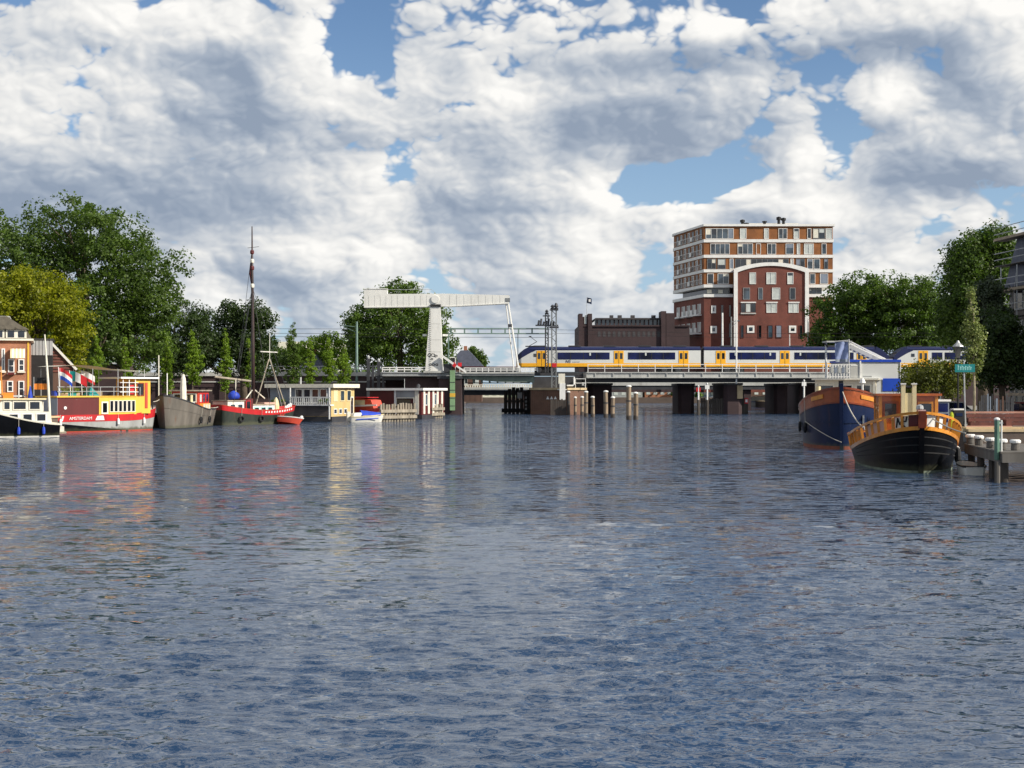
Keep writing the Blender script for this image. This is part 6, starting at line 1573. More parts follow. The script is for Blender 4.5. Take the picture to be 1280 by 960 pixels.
for k in range(4): MB().lathe([(.03, 0), (.12, .1), (.13, .35), (.03, .5)], (fx + .9 + .3 * k, -1.2 + .1 * k, 1.35 + .1 * k), 8).build('white_fender', M['white'], sb_)
ldr = MB(); t0_ = .70
for z in (.15, .4, .65, .9): ldr.bar(h6.pt(t0_, z, -1, .07), h6.pt(t0_ + .06, z, -1, .07), .07)
for t in (t0_, t0_ + .06): ldr.bar(h6.pt(t, .0, -1, .07), h6.pt(t, 1.1, -1, .07), .06)
o = ldr.build('boarding_ladder', M['orange_red'], sb_); o['kind'] = 'stuff'

# ---- small boats
def small_boat(name, label, px, Y, rz, L, B, hullm, trim, sheer0=.5, sheer1=.9, cover=None, cat='boat', bottom=None):
    t = thing(name, label, cat, (X(px, Y), Y, 0), rz)
    s_ = lambda t_: sheer0 + (sheer1 - sheer0) * max(0, t_) ** 2
    hh = Hull(L, B, s_, .25, 2.0, 1.3, 3, 3, .75, .35, .72, .35, .05)
    hh.band(-.2, s_, n=18, nz=4).build('hull', M[hullm], t, True)
    hh.band(lambda q: s_(q) - .06, lambda q: s_(q) + .04, .03, n=18, nz=1).build('rubbing_strake', M[trim], t)
    hh.deck(lambda q: s_(q) - .12).build('deck', M['teak'], t)
    for x in (-L * .2, L * .12): MB().box(x - .14, x + .14, -B * .36, B * .36, sheer0 + .02, sheer0 + .08).build('thwart', M['pilegrey'], t)
    return t, hh, s_
rd, hh, s_ = small_boat('rowing_boat', 'small red dinghy tilted up beside the sailing barge', 362, 129.5, R(-20), 2.5, 1.1, 'orange_red', 'white', .35, .5)
MB().lathe([(.14, 0), (.2, .12), (.12, .3)], (1.2, 0, .45), 8).build('bucket', M['white'], rd)
rd.rotation_euler = (R(-22), R(4), R(-20)); rd.location.z = .22
sp_, hh, s_ = small_boat('speedboat', 'small white speedboat with a blue cover in front of the pile fence', 457, 137.5, R(20), 3.6, 1.7, 'offwhite', 'cream', .6, .85)
cv = MB(); cv.grid([[(-.6 + 2.2 * i / 8, -.8 * (1 - .5 * (i / 8) ** 2) + 1.6 * (1 - .5 * (i / 8) ** 2) * j / 6, .75 + .55 * math.sin(math.pi * j / 6) * (1 - .5 * i / 8)) for j in range(7)] for i in range(9)]); cv.build('blue_cover', M['bluetarp'], sp_, True)
MB().prism([(-1.5, .6), (-.4, .6), (-.65, 1.05), (-1.4, .95)], -.7, .7).build('console', M['white'], sp_)
MB().box(-2.05, -1.75, -.25, .25, .15, 1.15).build('outboard_motor', M['creamwhite'], sp_)
MB().bar((-1.2, -.86, .32), (1.2, -.80, .42), .03, .1).build('stripe', M['blue'], sp_)
rc, hh, s_ = small_boat('motorboat', 'red motorboat with a white bow stripe between the houseboat and the pile fence', 464, 147, R(-35), 6.4, 2.1, 'white', 'red', 1.0, 1.7)
hh.band(lambda q: s_(q) - .42, lambda q: s_(q) - .07, .02, n=18, nz=1).build('red_stripe', M['red'], rc)
MB().prism([(-2.8, 1.0), (1.2, 1.15), (.7, 2.3), (-1.2, 2.55), (-2.7, 2.5)], -.85, .85).build('cabin', M['orange_red'], rc)
MB().box(-2.9, .3, -.95, .95, 2.56, 2.64).build('cabin_roof', M['red'], rc)
MB().box(-2.3, -.2, -.87, -.851, 1.75, 2.3).build('window', M['cream'], rc)
MB().box(-2.3, -.2, .851, .87, 1.75, 2.3).build('window', M['cream'], rc)
MB().bar((-3.3, -1.15, 1.55), (1.8, -1.1, 1.75), .05, .18).build('stripe', M['white'], rc)

# ---- houseboats
hb = thing('houseboat', 'flat-roofed houseboat, grey for shade at its near end and pale yellow on the sunny side', 'houseboat', (X(414, 139.5), 139.5, 0), R(-17.5))
W_, D_ = 7.4, 6.0; zr = 4.0
MB().box(-W_ - .2, .15, -.15, D_ + .2, -.4, .55).build('float', M['darksteel'], hb)
MB().box(-W_, 0, 0, D_, .55, zr - .3).build('wall', M['tan'], hb)
MB().box(-W_ - .0, -.03, -.03, -.002, .6, 1.95).build('brown_wall_tone', M['browngrey'], hb)  # shade of the near end put into brown over the tan wall
MB().box(-W_ - .0, -.03, -.031, -.003, 1.951, zr - .31).build('shaded_grey_wall', M['bluegrey'], hb)  # same end shade put into grey on the upper half
MB().box(-W_ - .45, .5, -.5, D_ + .4, zr - .299, zr + .12).build('roof_fascia', M['creamwhite'], hb)
simple_window(hb, 'window', (-W_ + .9, -.033, 2.15), (-4.6, -.033, 3.55), 'y', .1, 'bluegrey', 'bluegrey', -1)
for k in range(4): simple_window(hb, 'window', (-4.3 + k * .98, -.033, 2.0), (-3.4 + k * .98, -.033, 3.6), 'y', .1, 'white', 'darkglass', -1)
MB().box(-4.6, .35, -.95, -.04, 1.75, 1.88).build('balcony_floor', M['white'], hb)
blm = MB().box(-.045, .045, -.03, .03, 1.88, 2.62).mesh('baluster', M['white'])
for k in range(20): put('baluster', blm, hb, (-4.5 + k * .25, -.9, 0))
MB().box(-4.6, .35, -.94, -.86, 2.62, 2.72).build('hand_rail', M['white'], hb)
for x in (-4.5, .2): MB().box(x - .06, x + .06, -.95, -.83, .3, zr - .3).build('veranda_post', M['white'], hb)
for k in range(3): simple_window(hb, 'window', (0, .5 + k * 1.75, 2.2), (0, 1.6 + k * 1.75, 3.45), 'x', .1, 'cream', 'cream' if k == 0 else 'glass', 1)
simple_window(hb, 'door', (0, 4.9, .7), (0, 5.7, 2.7), 'x', .1, 'white', 'darkglass', 1)
for k in range(3): simple_window(hb, 'window', (0, .6 + k * 1.3, .8), (0, 1.4 + k * 1.3, 1.4), 'x', .08, 'white', 'glass', 1)
MB().tube([(-5.2, 3, zr + .1), (-5.2, 3, zr + .9)], .1, 8).build('chimney', M['galv'], hb)
rh = thing('houseboat', 'dark red houseboat with a white roof edge and pale columns behind the pile fences', 'houseboat', (X(527, 152), 152, 0), R(-17.5))
W_, D_ = 6.7, 7.6; zr = 3.6
MB().box(-W_ - .1, .1, -.1, D_ + .1, -.4, .5).build('float', M['darksteel'], rh)
MB().box(-W_, 0, 0, D_, .5, zr - .2).build('wall', M['maroon'], rh)
MB().box(-W_ - .3, .35, -.35, D_ + .3, zr - .199, zr + .08).build('roof_fascia', M['white'], rh)
MB().box(-3.2, -.9, -.03, -.002, zr - 1.0, zr - .21).build('grey_blind', M['grey'], rh)
simple_window(rh, 'window', (-3.3, -.002, 1.0), (-.9, -.002, zr - 1.02), 'y', .12, 'creamwhite', 'darkglass', -1)
MB().box(-3.5, -3.25, -.06, -.003, .55, zr - .21).build('door_post', M['white'], rh)
MB().box(-.85, -.35, -.06, -.003, .55, zr - .21).build('door_post', M['creamwhite'], rh)
for k in range(5): MB().box(.01, .1, .4 + k * 1.5, .95 + k * 1.5, .6, zr - .2).build('column', M['creamwhite'], rh)
for k in range(2): simple_window(rh, 'window', (0, 1.1 + k * 3, 1.6), (0, 1.8 + k * 3, 3.0), 'x', .08, 'white', 'glass', 1)
MB().lathe([(.2, 0), (.24, .3), (.1, .5)], (-1.4, 2.5, zr + .08), 8).build('chimney', M['darksteel'], rh)
MB().tube([(-2.6, 1.0, zr + .08), (-2.6, 1.0, zr + 1.2)], .03, 5).build('aerial', M['galv'], rh)
def pile_fence(label, px0, px1, Y, dy, n, top):
    t = thing('pile_fence', label, 'pile fence', (X(px0, Y), Y, 0)); a = Vector((0, 0, 0)); b = Vector((X(px1, Y + dy) - X(px0, Y), dy, 0)); r_ = random.Random(n)
    for i in range(n):
        p = a.lerp(b, (i + .5) / n); hgt = top + r_.uniform(-.1, .1); rr_ = .15
        MB().tube([(p.x, p.y, -.6), (p.x + r_.uniform(-.04, .04), p.y, hgt * .5), (p.x + r_.uniform(-.05, .05), p.y, hgt)], [rr_, rr_ * .97, rr_ * .9], 7).build('pile', M['pilegrey'], t)
    u = (b - a).normalized(); nn = Vector((u.y, -u.x, 0)) * .24
    for z in (.5, 1.15): MB().bar(a + nn + Vector((0, 0, z)), b + nn + Vector((0, 0, z)), .2, .34).build('waling', M['pilegrey'], t)
    MB().bar(a - nn + Vector((0, 0, top - .35)), b - nn + Vector((0, 0, top - .35)), .12, .2).build('waling', M['pilegrey'], t)
    return t
pile_fence('nearer weathered timber pile fence in front of the dark red houseboat', 474, 519, 139, 3.5, 13, 1.95)
pile_fence('smaller timber pile fence at the far corner of the dark red houseboat', 537, 553, 155, 3.0, 7, 1.75)

# tyres, fenders and clutter along the moored boats
def fenders(root, hull, spots, side, mat='blackmatt', tyre=False, z=.45):
    for t in spots:
        p = hull.pt(t, z, side, .13)
        if tyre:
            m = MB(); n = 10
            pts = [(p[0] + .26 * math.cos(2 * math.pi * i / n), p[1], p[2] + .26 * math.sin(2 * math.pi * i / n)) for i in range(n + 1)]
            m.tube(pts, .085, 6, False); m.build('tyre_fender', M['blackmatt'], root)
        else: MB().lathe([(.03, 0), (.11, .08), (.12, .3), (.1, .5), (.03, .6)], (p[0], p[1], p[2] - .25), 8).build('fender', M[mat], root)
        e = hull.pt(t, hull.sheer(t) + .02, side, .05)
        MB().tube([(p[0], p[1], p[2] + .3), e], .018, 4).build('fender_line', M['rope'], root)
fenders(yb, hY, (.03, .55, .82), -1, 'white', z=.75); fenders(gb, h5, (.3, .55), 1, tyre=True, z=.7); fenders(sb_, h6, (.2, .45), -1, tyre=True, z=.6); fenders(mc, h3, (.12, .3), 1, 'bluetarp', z=.45)
fenders(bl, h2, (.72, .84), -1, tyre=True, z=1.2)
def planter(root, x, y, z, s=.35, flower='red'):
    o = MB().prism([(x - s, z), (x + s, z), (x + s * .9, z - .25), (x - s * .9, z - .25)], y - .15, y + .15).build('plant_box', M['teak'], root)
    me = leaf_mesh('foliage', [(x, y, z + .15, s, .2, .2)], 70, .16, M['leaf_bright'], .12, 6, seed=int(abs(x * 31 + y * 7)) + 3)
    f = bpy.data.objects.new('plant_foliage', me); C.objects.link(f); f.parent = o
for (x, y) in ((xa + .9, -1.0), (xa + 2.2, .3), (xb + .6, .8), (xb - .6, 1.0)): planter(yb, x, y, 3.24)
for x in (-6.6, -5.5, -.9, -.1): planter(hb, x, -.72, 2.14, .3)
for k in range(3): planter(rh, -5.8 + k * .9, -.32, .95, .32)
for (root, x, y, z) in ((gb, 1.2, -.6, 1.55), (sb_, 3.9, .5, 1.3)):
    m = MB()
    for i in range(4): m.tube([(x + .3 * math.cos(j * .7), y + .3 * math.sin(j * .7), z + .06 * i) for j in range(10)], .035, 5)
    o = m.build('rope_coil', M['rope'], root); o['kind'] = 'stuff'
for (root, x, y, z, c) in ((gb, 2.6, .7, 1.75, 'bluetarp'), (gb, 2.0, .2, 1.7, 'teak'), (yb, xb + 1.0, .3, 2.98, 'pilegrey'), (yb, xa + 1.4, .9, 2.98, 'bluetarp'), (mc, -1.2, .5, 2.86, 'orange')):
    MB().box(x - .35, x + .35, y - .25, y + .25, z, z + .42).build('deck_box', M[c], root)
rope('mooring rope from the grey barge bow to the yellow barge', wpt(gb, (L5 / 2 - .3, -.3, 2.9)), wpt(yb, (L4 / 2 - .4, -.6, 2.45)), .15, .03)
rope('mooring rope from the sailing barge stern to the grey barge', wpt(sb_, (-L6 / 2 + .3, -.5, 1.9)), wpt(gb, (-L5 / 2 + .3, .8, 1.75)), .1, .03)
# ------------------------------------------------------------------ piles standing in the water
PG = 'mooring piles before the bridge'
def pile(label, px, top, base, r=.26, mat='pile', capm='white', group=PG):
    Y = 3.5 * F / (base - CY); t = thing('mooring_pile', label, 'pile', (X(px, Y), Y, 0), 0, group); h = Z(top, Y); q = random.Random(int(px * 7))
    MB().tube([(0, 0, -.8), (q.uniform(-.03, .03), 0, h * .4), (q.uniform(-.05, .05), 0, h)], [r, r * .97, r * .92], 9).build('post', M[mat], t, False)
    MB().lathe([(r * 1.08, 0), (r * 1.08, .1), (r * .5, .2)], (0, 0, h), 9).build('cap', M[capm], t)
    MB().lathe([(r * 1.04, 0), (r * 1.04, .16)], (0, 0, h * .55), 9).build('band', M['darksteel'], t)
    MB().lathe([(r * 1.03, -.7), (r * 1.06, .35), (r * 1.0, .5)], (0, 0, 0), 9).build('wet_foot', M['piledark'], t)
    return t
pile('white-topped pile, left and taller one of the first pair right of the brick pier', 732.5, 490.5, 521)
pile('shorter pile of the first pair right of the brick pier', 740.8, 497, 521.5, .25)
pile('taller pile of the middle pair in the water', 757.3, 490, 522, .29)
pile('shorter pile of the middle pair in the water', 766, 497.5, 522, .27)
pile('tallest white-topped pile, left one of the last pair', 786, 483.5, 524.6, .30)
pile('shorter pile of the last pair in the water', 794.6, 492, 524.6, .28)
pile('pile standing against the sunlit side of the brick pier, left of two', 719, 497.5, 519.2, .2)
pile('pile standing against the sunlit side of the brick pier, right of two', 727.5, 497, 519.2, .24)
pile('stout dark pile at the right edge of the plank fender', 710.5, 490.5, 519, .24, 'piledark')
pile('short dark pile beside the green fender post', 575.5, 497.5, 517.8, .2, 'piledark')
def plank_fender(label, px0, px1, top, base, n, mat='piledark', arc=0.0, marks=False):
    Y = 3.5 * F / (base - CY); t = thing('plank_fender', label, 'fender', (X(px0, Y), Y, 0)); w = X(px1, Y) - X(px0, Y); h = Z(top, Y); q = random.Random(n)
    for i in range(n):
        x = w * (i + .5) / n; y = -arc * math.sin(math.pi * (i + .5) / n)
        MB().box(x - w / n * .42, x + w / n * .42, y - .12, y + .12, -.7, h + q.uniform(-.12, .12)).build('plank', M[mat], t)
    for z in (h * .35, h * .8): MB().tube([(w * i / 8, -arc * math.sin(math.pi * i / 8) + .22, z) for i in range(9)], .1, 5).build('waling', M[mat], t)
    return t
plank_fender('dark plank fender leaning against the front of the brick pier', 688, 708, 499.5, 519, 9)
tf = plank_fender('curved dark timber fender round the pier with the pale corner', 876, 935, 498, 517.4, 24, 'piledark', 1.6)
MB().box(6.0, 6.5, -1.75, -1.6, 1.5, 2.3).build('red_white_board', M['red'], tf)
MB().box(6.1, 6.4, -1.78, -1.751, 1.7, 2.1).build('white_plate', M['white'], tf)
MB().box(.6, .9, -.9, -.7, 1.8, 2.3).build('white_plate', M['white'], tf)
for (px, top, lab, m_) in ((873, 484, 'red-topped navigation post left of the curved timber fender', 'red'), (884, 481, 'white navigation post rising behind the curved timber fender', 'white'), (1005, 477, 'tall white post left of the blue barge bow', 'white')):
    Y = 176 if px < 1000 else 150
    Y = 176; t = thing('navigation_post', lab, 'post', (X(px, Y), Y, -.5)); h = Z(top, Y) + .5
    MB().tube([(0, 0, 0), (0, 0, 2.6)], .2, 7).build('base_post', M['piledark'], t)
    MB().tube([(0, 0, 2.6), (0, 0, h)], .12, 7).build('post', M['white'], t)
    MB().box(-.3, .3, -.1, .1, h - .6, h - .05).build('board', M[m_], t)
    MB().lathe([(.1, 0), (.16, .1), (.05, .3)], (0, 0, h), 8).build('lamp', M['galv'], t)
dp = thing('mooring_dolphin', 'cluster of dark piles with a white plate under the lifting leaf', 'dolphin', (X(632, 190), 190, 0))
for i, (px, tp) in enumerate(((632, 489), (637, 486), (642, 484), (647, 485), (652, 484), (657, 490), (661, 487))):
    MB().tube([(X(px, 190) - X(632, 190), .5 * (i % 2), -.8), (X(px, 190) - X(632, 190), .5 * (i % 2), Z(tp, 190))], .27, 7).build('pile', M['piledark'], dp)
MB().box(-.2, 3.6, -.35, -.28, 1.6, 1.95).build('waling', M['piledark'], dp)
MB().box(-.6, 3.9, -.36, .7, .1, .7).build('fender_beam', M['blackmatt'], dp)
MB().box(1.75, 2.45, -.42, -.36, 2.2, 3.1).build('white_plate', M['white'], dp)
for k in range(4): MB().box(2.9, 3.15, -.42, -.36, .5 + .55 * k, .8 + .55 * k).build('white_plate', M['galv'], dp)

# ------------------------------------------------------------------ jetty with white-capped bollards
jt = thing('jetty', 'weathered grey timber jetty with a dark underside at the right edge of the water', 'jetty', (18.4, 48.0, 0))
J = [(0, 0), (1.2, 7.2), (6.5, 7.2), (6.5, 0)]
def jedge(s, zz): return (0 + 1.2 * s, 7.2 * s, zz)
for k in range(24):
    y = .02 + k * .3; x0 = 1.2 * y / 7.2
    MB().box(x0 - .06, 6.5, y, y + .27, 1.10, 1.17).build('plank', M['jettygrey'], jt)
MB().bar((0.03, .1, .92), (1.2, 7.2, .92), .16, .34).build('side_beam', M['jettygrey'], jt)
MB().box(-.05, 6.5, -.10, .02, .76, 1.09).build('front_beam', M['jettygrey'], jt)
for s in (.06, .36, .68, .96):
    for x in (.16, 3.0, 6.2): MB().tube([(1.2 * s + x, 7.2 * s, -.9), (1.2 * s + x, 7.2 * s, 1.08)], .15, 8).build('pile', M['piledark'], jt)
for y in (1.4, 4.0, 6.4): MB().box(.3 + 1.2 * y / 7.2, 6.4, y, y + .2, .78, 1.08).build('joist', M['piledark'], jt)
BG = 'white-capped bollards on the jetty'
for (px, Yb, lab) in ((1213, 54.8, 'white-capped bollard on the jetty right beside the black tug'), (1223.5, 53.4, 'second white-capped bollard from the black tug'), (1238, 51.0, 'white-capped bollard just left of the green mooring post'),
                  (1252.5, 49.6, 'white-capped bollard just right of the green mooring post'), (1269, 49.0, 'white-capped bollard nearest the right edge of the jetty')):
    t = thing('bollard', lab, 'bollard', (X(px, Yb), Yb, 1.17), 0, BG)
    MB().lathe([(.15, 0), (.16, .04), (.15, .28)], n=12).build('post', M['jettygrey'], t)
    MB().lathe([(.19, .28), (.205, .31), (.205, .38), (.16, .42)], n=14).build('cap', M['white'], t)
MB().tube([(X(1246, 48.1) - 18.4, .05, -.9), (X(1246, 48.1) - 18.4, .05, .8)], .10, 8).build('pile', M['jettygrey'], jt)
gp = thing('mooring_post', 'green mooring post with a white pole beside it at the jetty edge', 'post', (X(1245.5, 48.3), 48.25, .85))
MB().tube([(0, 0, 0), (0, 0, 1.5)], .095, 10).build('post', M['greenpost'], gp)
MB().lathe([(.115, 0), (.115, .05), (.05, .1)], (0, 0, 1.5), 10).build('cap', M['white'], gp)
MB().tube([(.17, 0, 0.2), (.17, 0, 1.5)], .035, 8).build('white_pole', M['white'], gp)
MB().box(-.05, .22, -.03, .03, 1.36, 1.43).build('bracket', M['galv'], gp)
dg_ = thing('dinghy', 'small pale dinghy between the black tug and the jetty', 'boat', (X(1213, 53.2), 53.4, 0), R(82))
hd = Hull(2.4, 1.0, lambda t: .35 + .12 * t, .2, 2, 1.4, 3, 3, .7, .35, .7, .3)
hd.band(-.15, lambda t: .35 + .12 * t, n=14, nz=3).build('hull', M['offwhite'], dg_, True)
hd.band(lambda t: .31 + .12 * t, lambda t: .38 + .12 * t, .03, n=14, nz=1).build('rubbing_strake', M['blackmatt'], dg_)
hd.deck(lambda t: .18 + .1 * t).build('floor', M['pilegrey'], dg_)
rope('white rope looped along the jetty bollards', (X(1224, 53.4), 53.3, 1.5), (X(1250, 49.6), 49.5, 1.35), .12, .025)

# ------------------------------------------------------------------ terrace, planks and street things on the right bank
tc = thing('plank_terrace', 'long red-brown stack of plank steps on a sandy kerb behind the jetty', 'terrace', (X(1207, 74), 74.0, RZ))
TW = 14.0
for k in range(4):
    for seg in range(3):
        a = .4 + .0 * k + seg * 4.5; y = k * .32
        MB().box(a, a + 4.46, y, y + .5, .02 + k * .23, .02 + k * .23 + .2).build('plank', M['redbrown'], tc)
MB().box(.3, TW, 1.3, 1.6, .95, 1.06).build('top_board', M['pinkboard'], tc)
MB().box(-.1, 2.6, -.25, -.01, .1, .26).build('end_board', M['pinkboard'], tc)
MB().box(2.3, 2.6, -.15, 1.2, .02, .62).build('divider', M['redbrown'], tc)
kb = thing('sandstone_kerb', 'broad sandy stone kerb along the water below the plank steps', 'kerb', (X(1204, 73), 72.7, RZ + .08))
for k in range(9): MB().box(k * 1.6, k * 1.6 + 1.57, -.15, 1.1, 0, .13).build('stone', M['sand'], kb)
sp2 = thing('street_sign', 'teal street name sign on a thin grey pole by the plank steps', 'sign', (X(1204.5, 73.6), 73.3, RZ + .22))
hs_ = Z(460, 73.3) - RZ - .22
MB().tube([(0, 0, 0), (-.05, 0, hs_ * .5), (-.09, 0, hs_ + .35)], .045, 7).build('pole', M['galv'], sp2)
pl = MB().box(-.58, .56, -.055, -.047 + .03, hs_ - .24, hs_ + .22).build('sign_plate', M['teal'], sp2); pl.location.x = -.05; pl.location.y = -.04
gl = MB()
for k, (x, hh_) in enumerate(((-.42, .3), (-.3, .22), (-.2, .26), (-.1, .2), (.0, .24), (.1, .2), (.2, .26), (.3, .2))):
    gl.box(x, x + .035, -.063, -.0555, hs_ - .12, hs_ - .12 + hh_).box(x, x + .075, -.0625, -.0556, hs_ + (.0 if k % 2 else .06), hs_ + .03 + (.0 if k % 2 else .06))
go = gl.build('lettering', M['tealpale'], sp2); go.location = pl.location; go['kind'] = 'stuff'
lp = thing('street_lamp', 'old-fashioned street lantern on a dark post behind the teal sign', 'street lamp', (X(1197.5, 82), 82, RZ))
hl = Z(428, 82) - RZ
MB().tube([(0, 0, 0), (0, 0, .5), (0, 0, hl - 1.0)], [.11, .065, .05], 8).build('post', M['blackmatt'], lp)
MB().lathe([(.13, hl - 1.0), (.24, hl - .3), (.26, hl - .28)], n=6).build('lantern', M['lampglass'], lp)
MB().lathe([(.36, hl - .28), (.34, hl - .22), (.12, hl - .02), (.05, hl + .12)], n=8).build('lantern_hood', M['galv'], lp)
for (px, py, Y, lab) in ((1175, 471, 92, 'slim white lamp post among the willow leaves beyond the black tug'),):
    t = thing('street_lamp', lab, 'street lamp', (X(px, Y), Y, RZ)); h = Z(py, Y) - RZ
    MB().tube([(0, 0, 0), (0, 0, h - .2)], [.1, .08], 8).build('post', M['white'], t)
    MB().lathe([(.1, h - .2), (.3, h - .05), (.3, h), (.05, h + .18)], n=10).build('lamp_head', M['white'], t)
bn = thing('litter_bin', 'dark litter bin with a white lid beside the sign pole', 'bin', (X(1197, 75), 75.0, RZ))
MB().box(-.3, .3, -.25, .25, .05, 1.15).build('body', M['blackmatt'], bn); MB().box(-.33, .33, -.28, .28, 1.151, 1.24).build('lid', M['white'], bn)
MB().box(-.2, .2, -.27, -.251, .8, .98).build('slot', M['navy'], bn)
lg_ = thing('marker_post', 'lime green marker post at the stern rail of the black tug', 'post', (X(1190.5, 73.5), 73.6, RZ))
MB().lathe([(.14, 0), (.12, .9), (.1, 1.0), (.03, 1.08)], n=9).build('post', M['limegreen'], lg_)
MB().lathe([(.17, 0), (.17, .12)], n=9).build('foot', M['blackmatt'], lg_)
cbx = thing('equipment_cabinet', 'blue-grey glazed kiosk right of the tug wheelhouse', 'kiosk', (X(1176.5, 81), 81, RZ))
MB().box(-.5, .5, 0, .9, 0, 1.6).build('body', M['bluegrey'], cbx)
MB().box(-.6, .6, -.1, 1.0, 1.601, 1.72).build('roof', M['white'], cbx)
for k in range(2): MB().box(-.42, .42, -.03, -.002, .3 + k * .65, .82 + k * .65).build('window', M['blueglass'], cbx)
def car(label, px, Y, rz, body, name='parked_car'):
    t = thing(name, label, 'car', (X(px, Y), Y, RZ), rz, 'cars parked along the quay')
    MB().prism([(-2.1, .28), (2.05, .28), (2.12, .62), (1.95, .8), (1.0, .92), (-1.9, .95), (-2.15, .8)], -.84, .84).build('body', M[body], t)
    MB().prism([(-1.85, .95), (1.0, .92), (.35, 1.42), (-1.35, 1.45)], -.70, .70).build('cabin', M['darkglass'], t)
    MB().prism([(-1.42, 1.43), (.42, 1.40), (.32, 1.47), (-1.3, 1.5)], -.72, .72).build('roof', M[body], t)
    for x in (-1.3, 1.32):
        for y in (-.80, .80):
            w_ = MB().lathe([(.2, -.09), (.32, -.08), (.32, .08), (.2, .09)], n=14).build('wheel', M['blackmatt'], t); w_.rotation_euler = (R(90), 0, 0); w_.location = (x, y, .32)
            r_ = MB().lathe([(.18, -.095), (.18, .095)], n=10).build('rim', M['galv'], w_)
    for y in (-.6, .6):
        MB().box(2.06, 2.125, y - .16, y + .16, .58, .72).build('headlight', M['white'], t); MB().box(-2.17, -2.1, y - .16, y + .16, .65, .82).build('tail_light', M['red'], t)
    MB().box(-.32, .3, -.706, -.701, .98, 1.36).build('door_window', M['blueglass'], t)
    return t
car('silver parked car behind the kiosk and the litter bin', 1192, 93, R(8), 'lightgrey')
car('dark red parked car at the right edge under the shady tree', 1278, 88, R(-60), 'maroon')
car('white parked car left of the kiosk, half hidden by the tug wheelhouse', 1152, 96, R(15), 'white')
# upright dark boards of the boatyard fence under the shady tree
fe = thing('board_fence', 'gappy dark fence of upright boards under the shady tree', 'fence', (X(1224, 83), 83, RZ))
q = random.Random(4)
for i in range(17):
    x = i * .135 + q.uniform(-.02, .02)
    m_ = ('darksteel', 'blackmatt', 'bluegrey', 'brownwood', 'darksteel')[q.randrange(5)]
    MB().box(x, x + q.uniform(.07, .11), q.uniform(-.02, .0), .04, .05, q.uniform(1.55, 2.1)).build('board', M[m_], fe)
for z in (.5, 1.4): MB().box(-.05, 2.35, .045, .09, z, z + .1).build('rail', M['darksteel'], fe)
def bicycle(label, px, Y, rz, mat):
    t = thing('bicycle', label, 'bicycle', (X(px, Y), Y, RZ), rz, 'bicycles by the board fence')
    for x in (-.52, .52):
        tm_ = MB()
        for i in range(16):
            a, b = 2 * math.pi * i / 16, 2 * math.pi * (i + 1) / 16
            tm_.bar((x + .33 * math.cos(a), 0, .34 + .33 * math.sin(a)), (x + .33 * math.cos(b), 0, .34 + .33 * math.sin(b)), .03)
        tm_.build('wheel', M['blackmatt'], t)
    f = MB(); f.bar((-.52, 0, .34), (-.1, 0, .32), .03).bar((-.1, 0, .32), (-.2, 0, .85), .03).bar((-.1, 0, .32), (.38, 0, .75), .03).bar((-.2, 0, .75), (.36, 0, .85), .03).bar((.36, 0, 1.0), (.52, 0, .34), .03).bar((-.52, 0, .34), (-.2, 0, .75), .025)
    f.build('frame', M[mat], t)
    MB().box(-.32, -.08, -.07, .07, .9, .95).build('saddle', M['blackmatt'], t); MB().bar((.3, -.26, 1.05), (.3, .26, 1.05), .03).build('handlebar', M['galv'], t)
    return t
bicycle('dark bicycle leaning at the left end of the board fence', 1232, 81.8, R(10), 'darksteel'); bicycle('silver bicycle before the right end of the board fence', 1252, 81.8, R(-14), 'galv')

# ------------------------------------------------------------------ white and blue floating pavilion behind the blue barge
YPV = 112.0
pv_ = thing('pavilion', 'white floating pavilion with a blue roof edge and a blue lower panel', 'pavilion', (X(1060, YPV), YPV, 0))
def vx(px): return X(px, YPV) - X(1060, YPV)
def vz(py): return Z(py, YPV)
MB().box(-.6, vx(1126) + .5, -.2, 6.5, -.5, .8).build('float', M['darksteel'], pv_)
MB().box(0, vx(1125.5), 0, 6, .8, vz(452.5)).build('wall', M['trainwhite'], pv_)
MB().box(-.1, vx(1126), -.1, 6.1, vz(452.5), vz(449.5)).build('blue_roof_edge', M['blue'], pv_)
MB().box(vx(1103), vx(1125.6), -.06, -.002, vz(489), vz(473)).build('blue_panel', M['blue'], pv_)
MB().box(vx(1125), vx(1125.8), -.07, .05, vz(473), vz(452.6)).build('corner_trim', M['white'], pv_)
fo = MB().box(vx(1063), vx(1072), -.05, -.002, vz(472), vz(456)).build('door', M['lightgrey'], pv_)
MB().box(vx(1063.5), vx(1071.5), -.07, -.051, vz(457.3), vz(456.2)).build('door_head', M['white'], fo)
MB().box(vx(1074.3), vx(1076), -.12, -.003, vz(472), vz(451)).build('white_post', M['white'], pv_)
MB().box(0, vx(1102), -.4, 0 - .003, vz(474.5), vz(472.6)).build('ledge', M['white'], pv_)
gl = MB()
for k in range(11): gl.box(vx(1079 + k * 1.0), vx(1079.6 + k * 1.0), -.02, -.003, vz(471.2), vz(469.9))
o = gl.build('vent_slots', M['grey'], pv_); o['kind'] = 'stuff'
MB().box(vx(1104), vx(1118), .5, 5, vz(449.4), vz(448.5)).build('roof_hatch', M['lightgrey'], pv_)
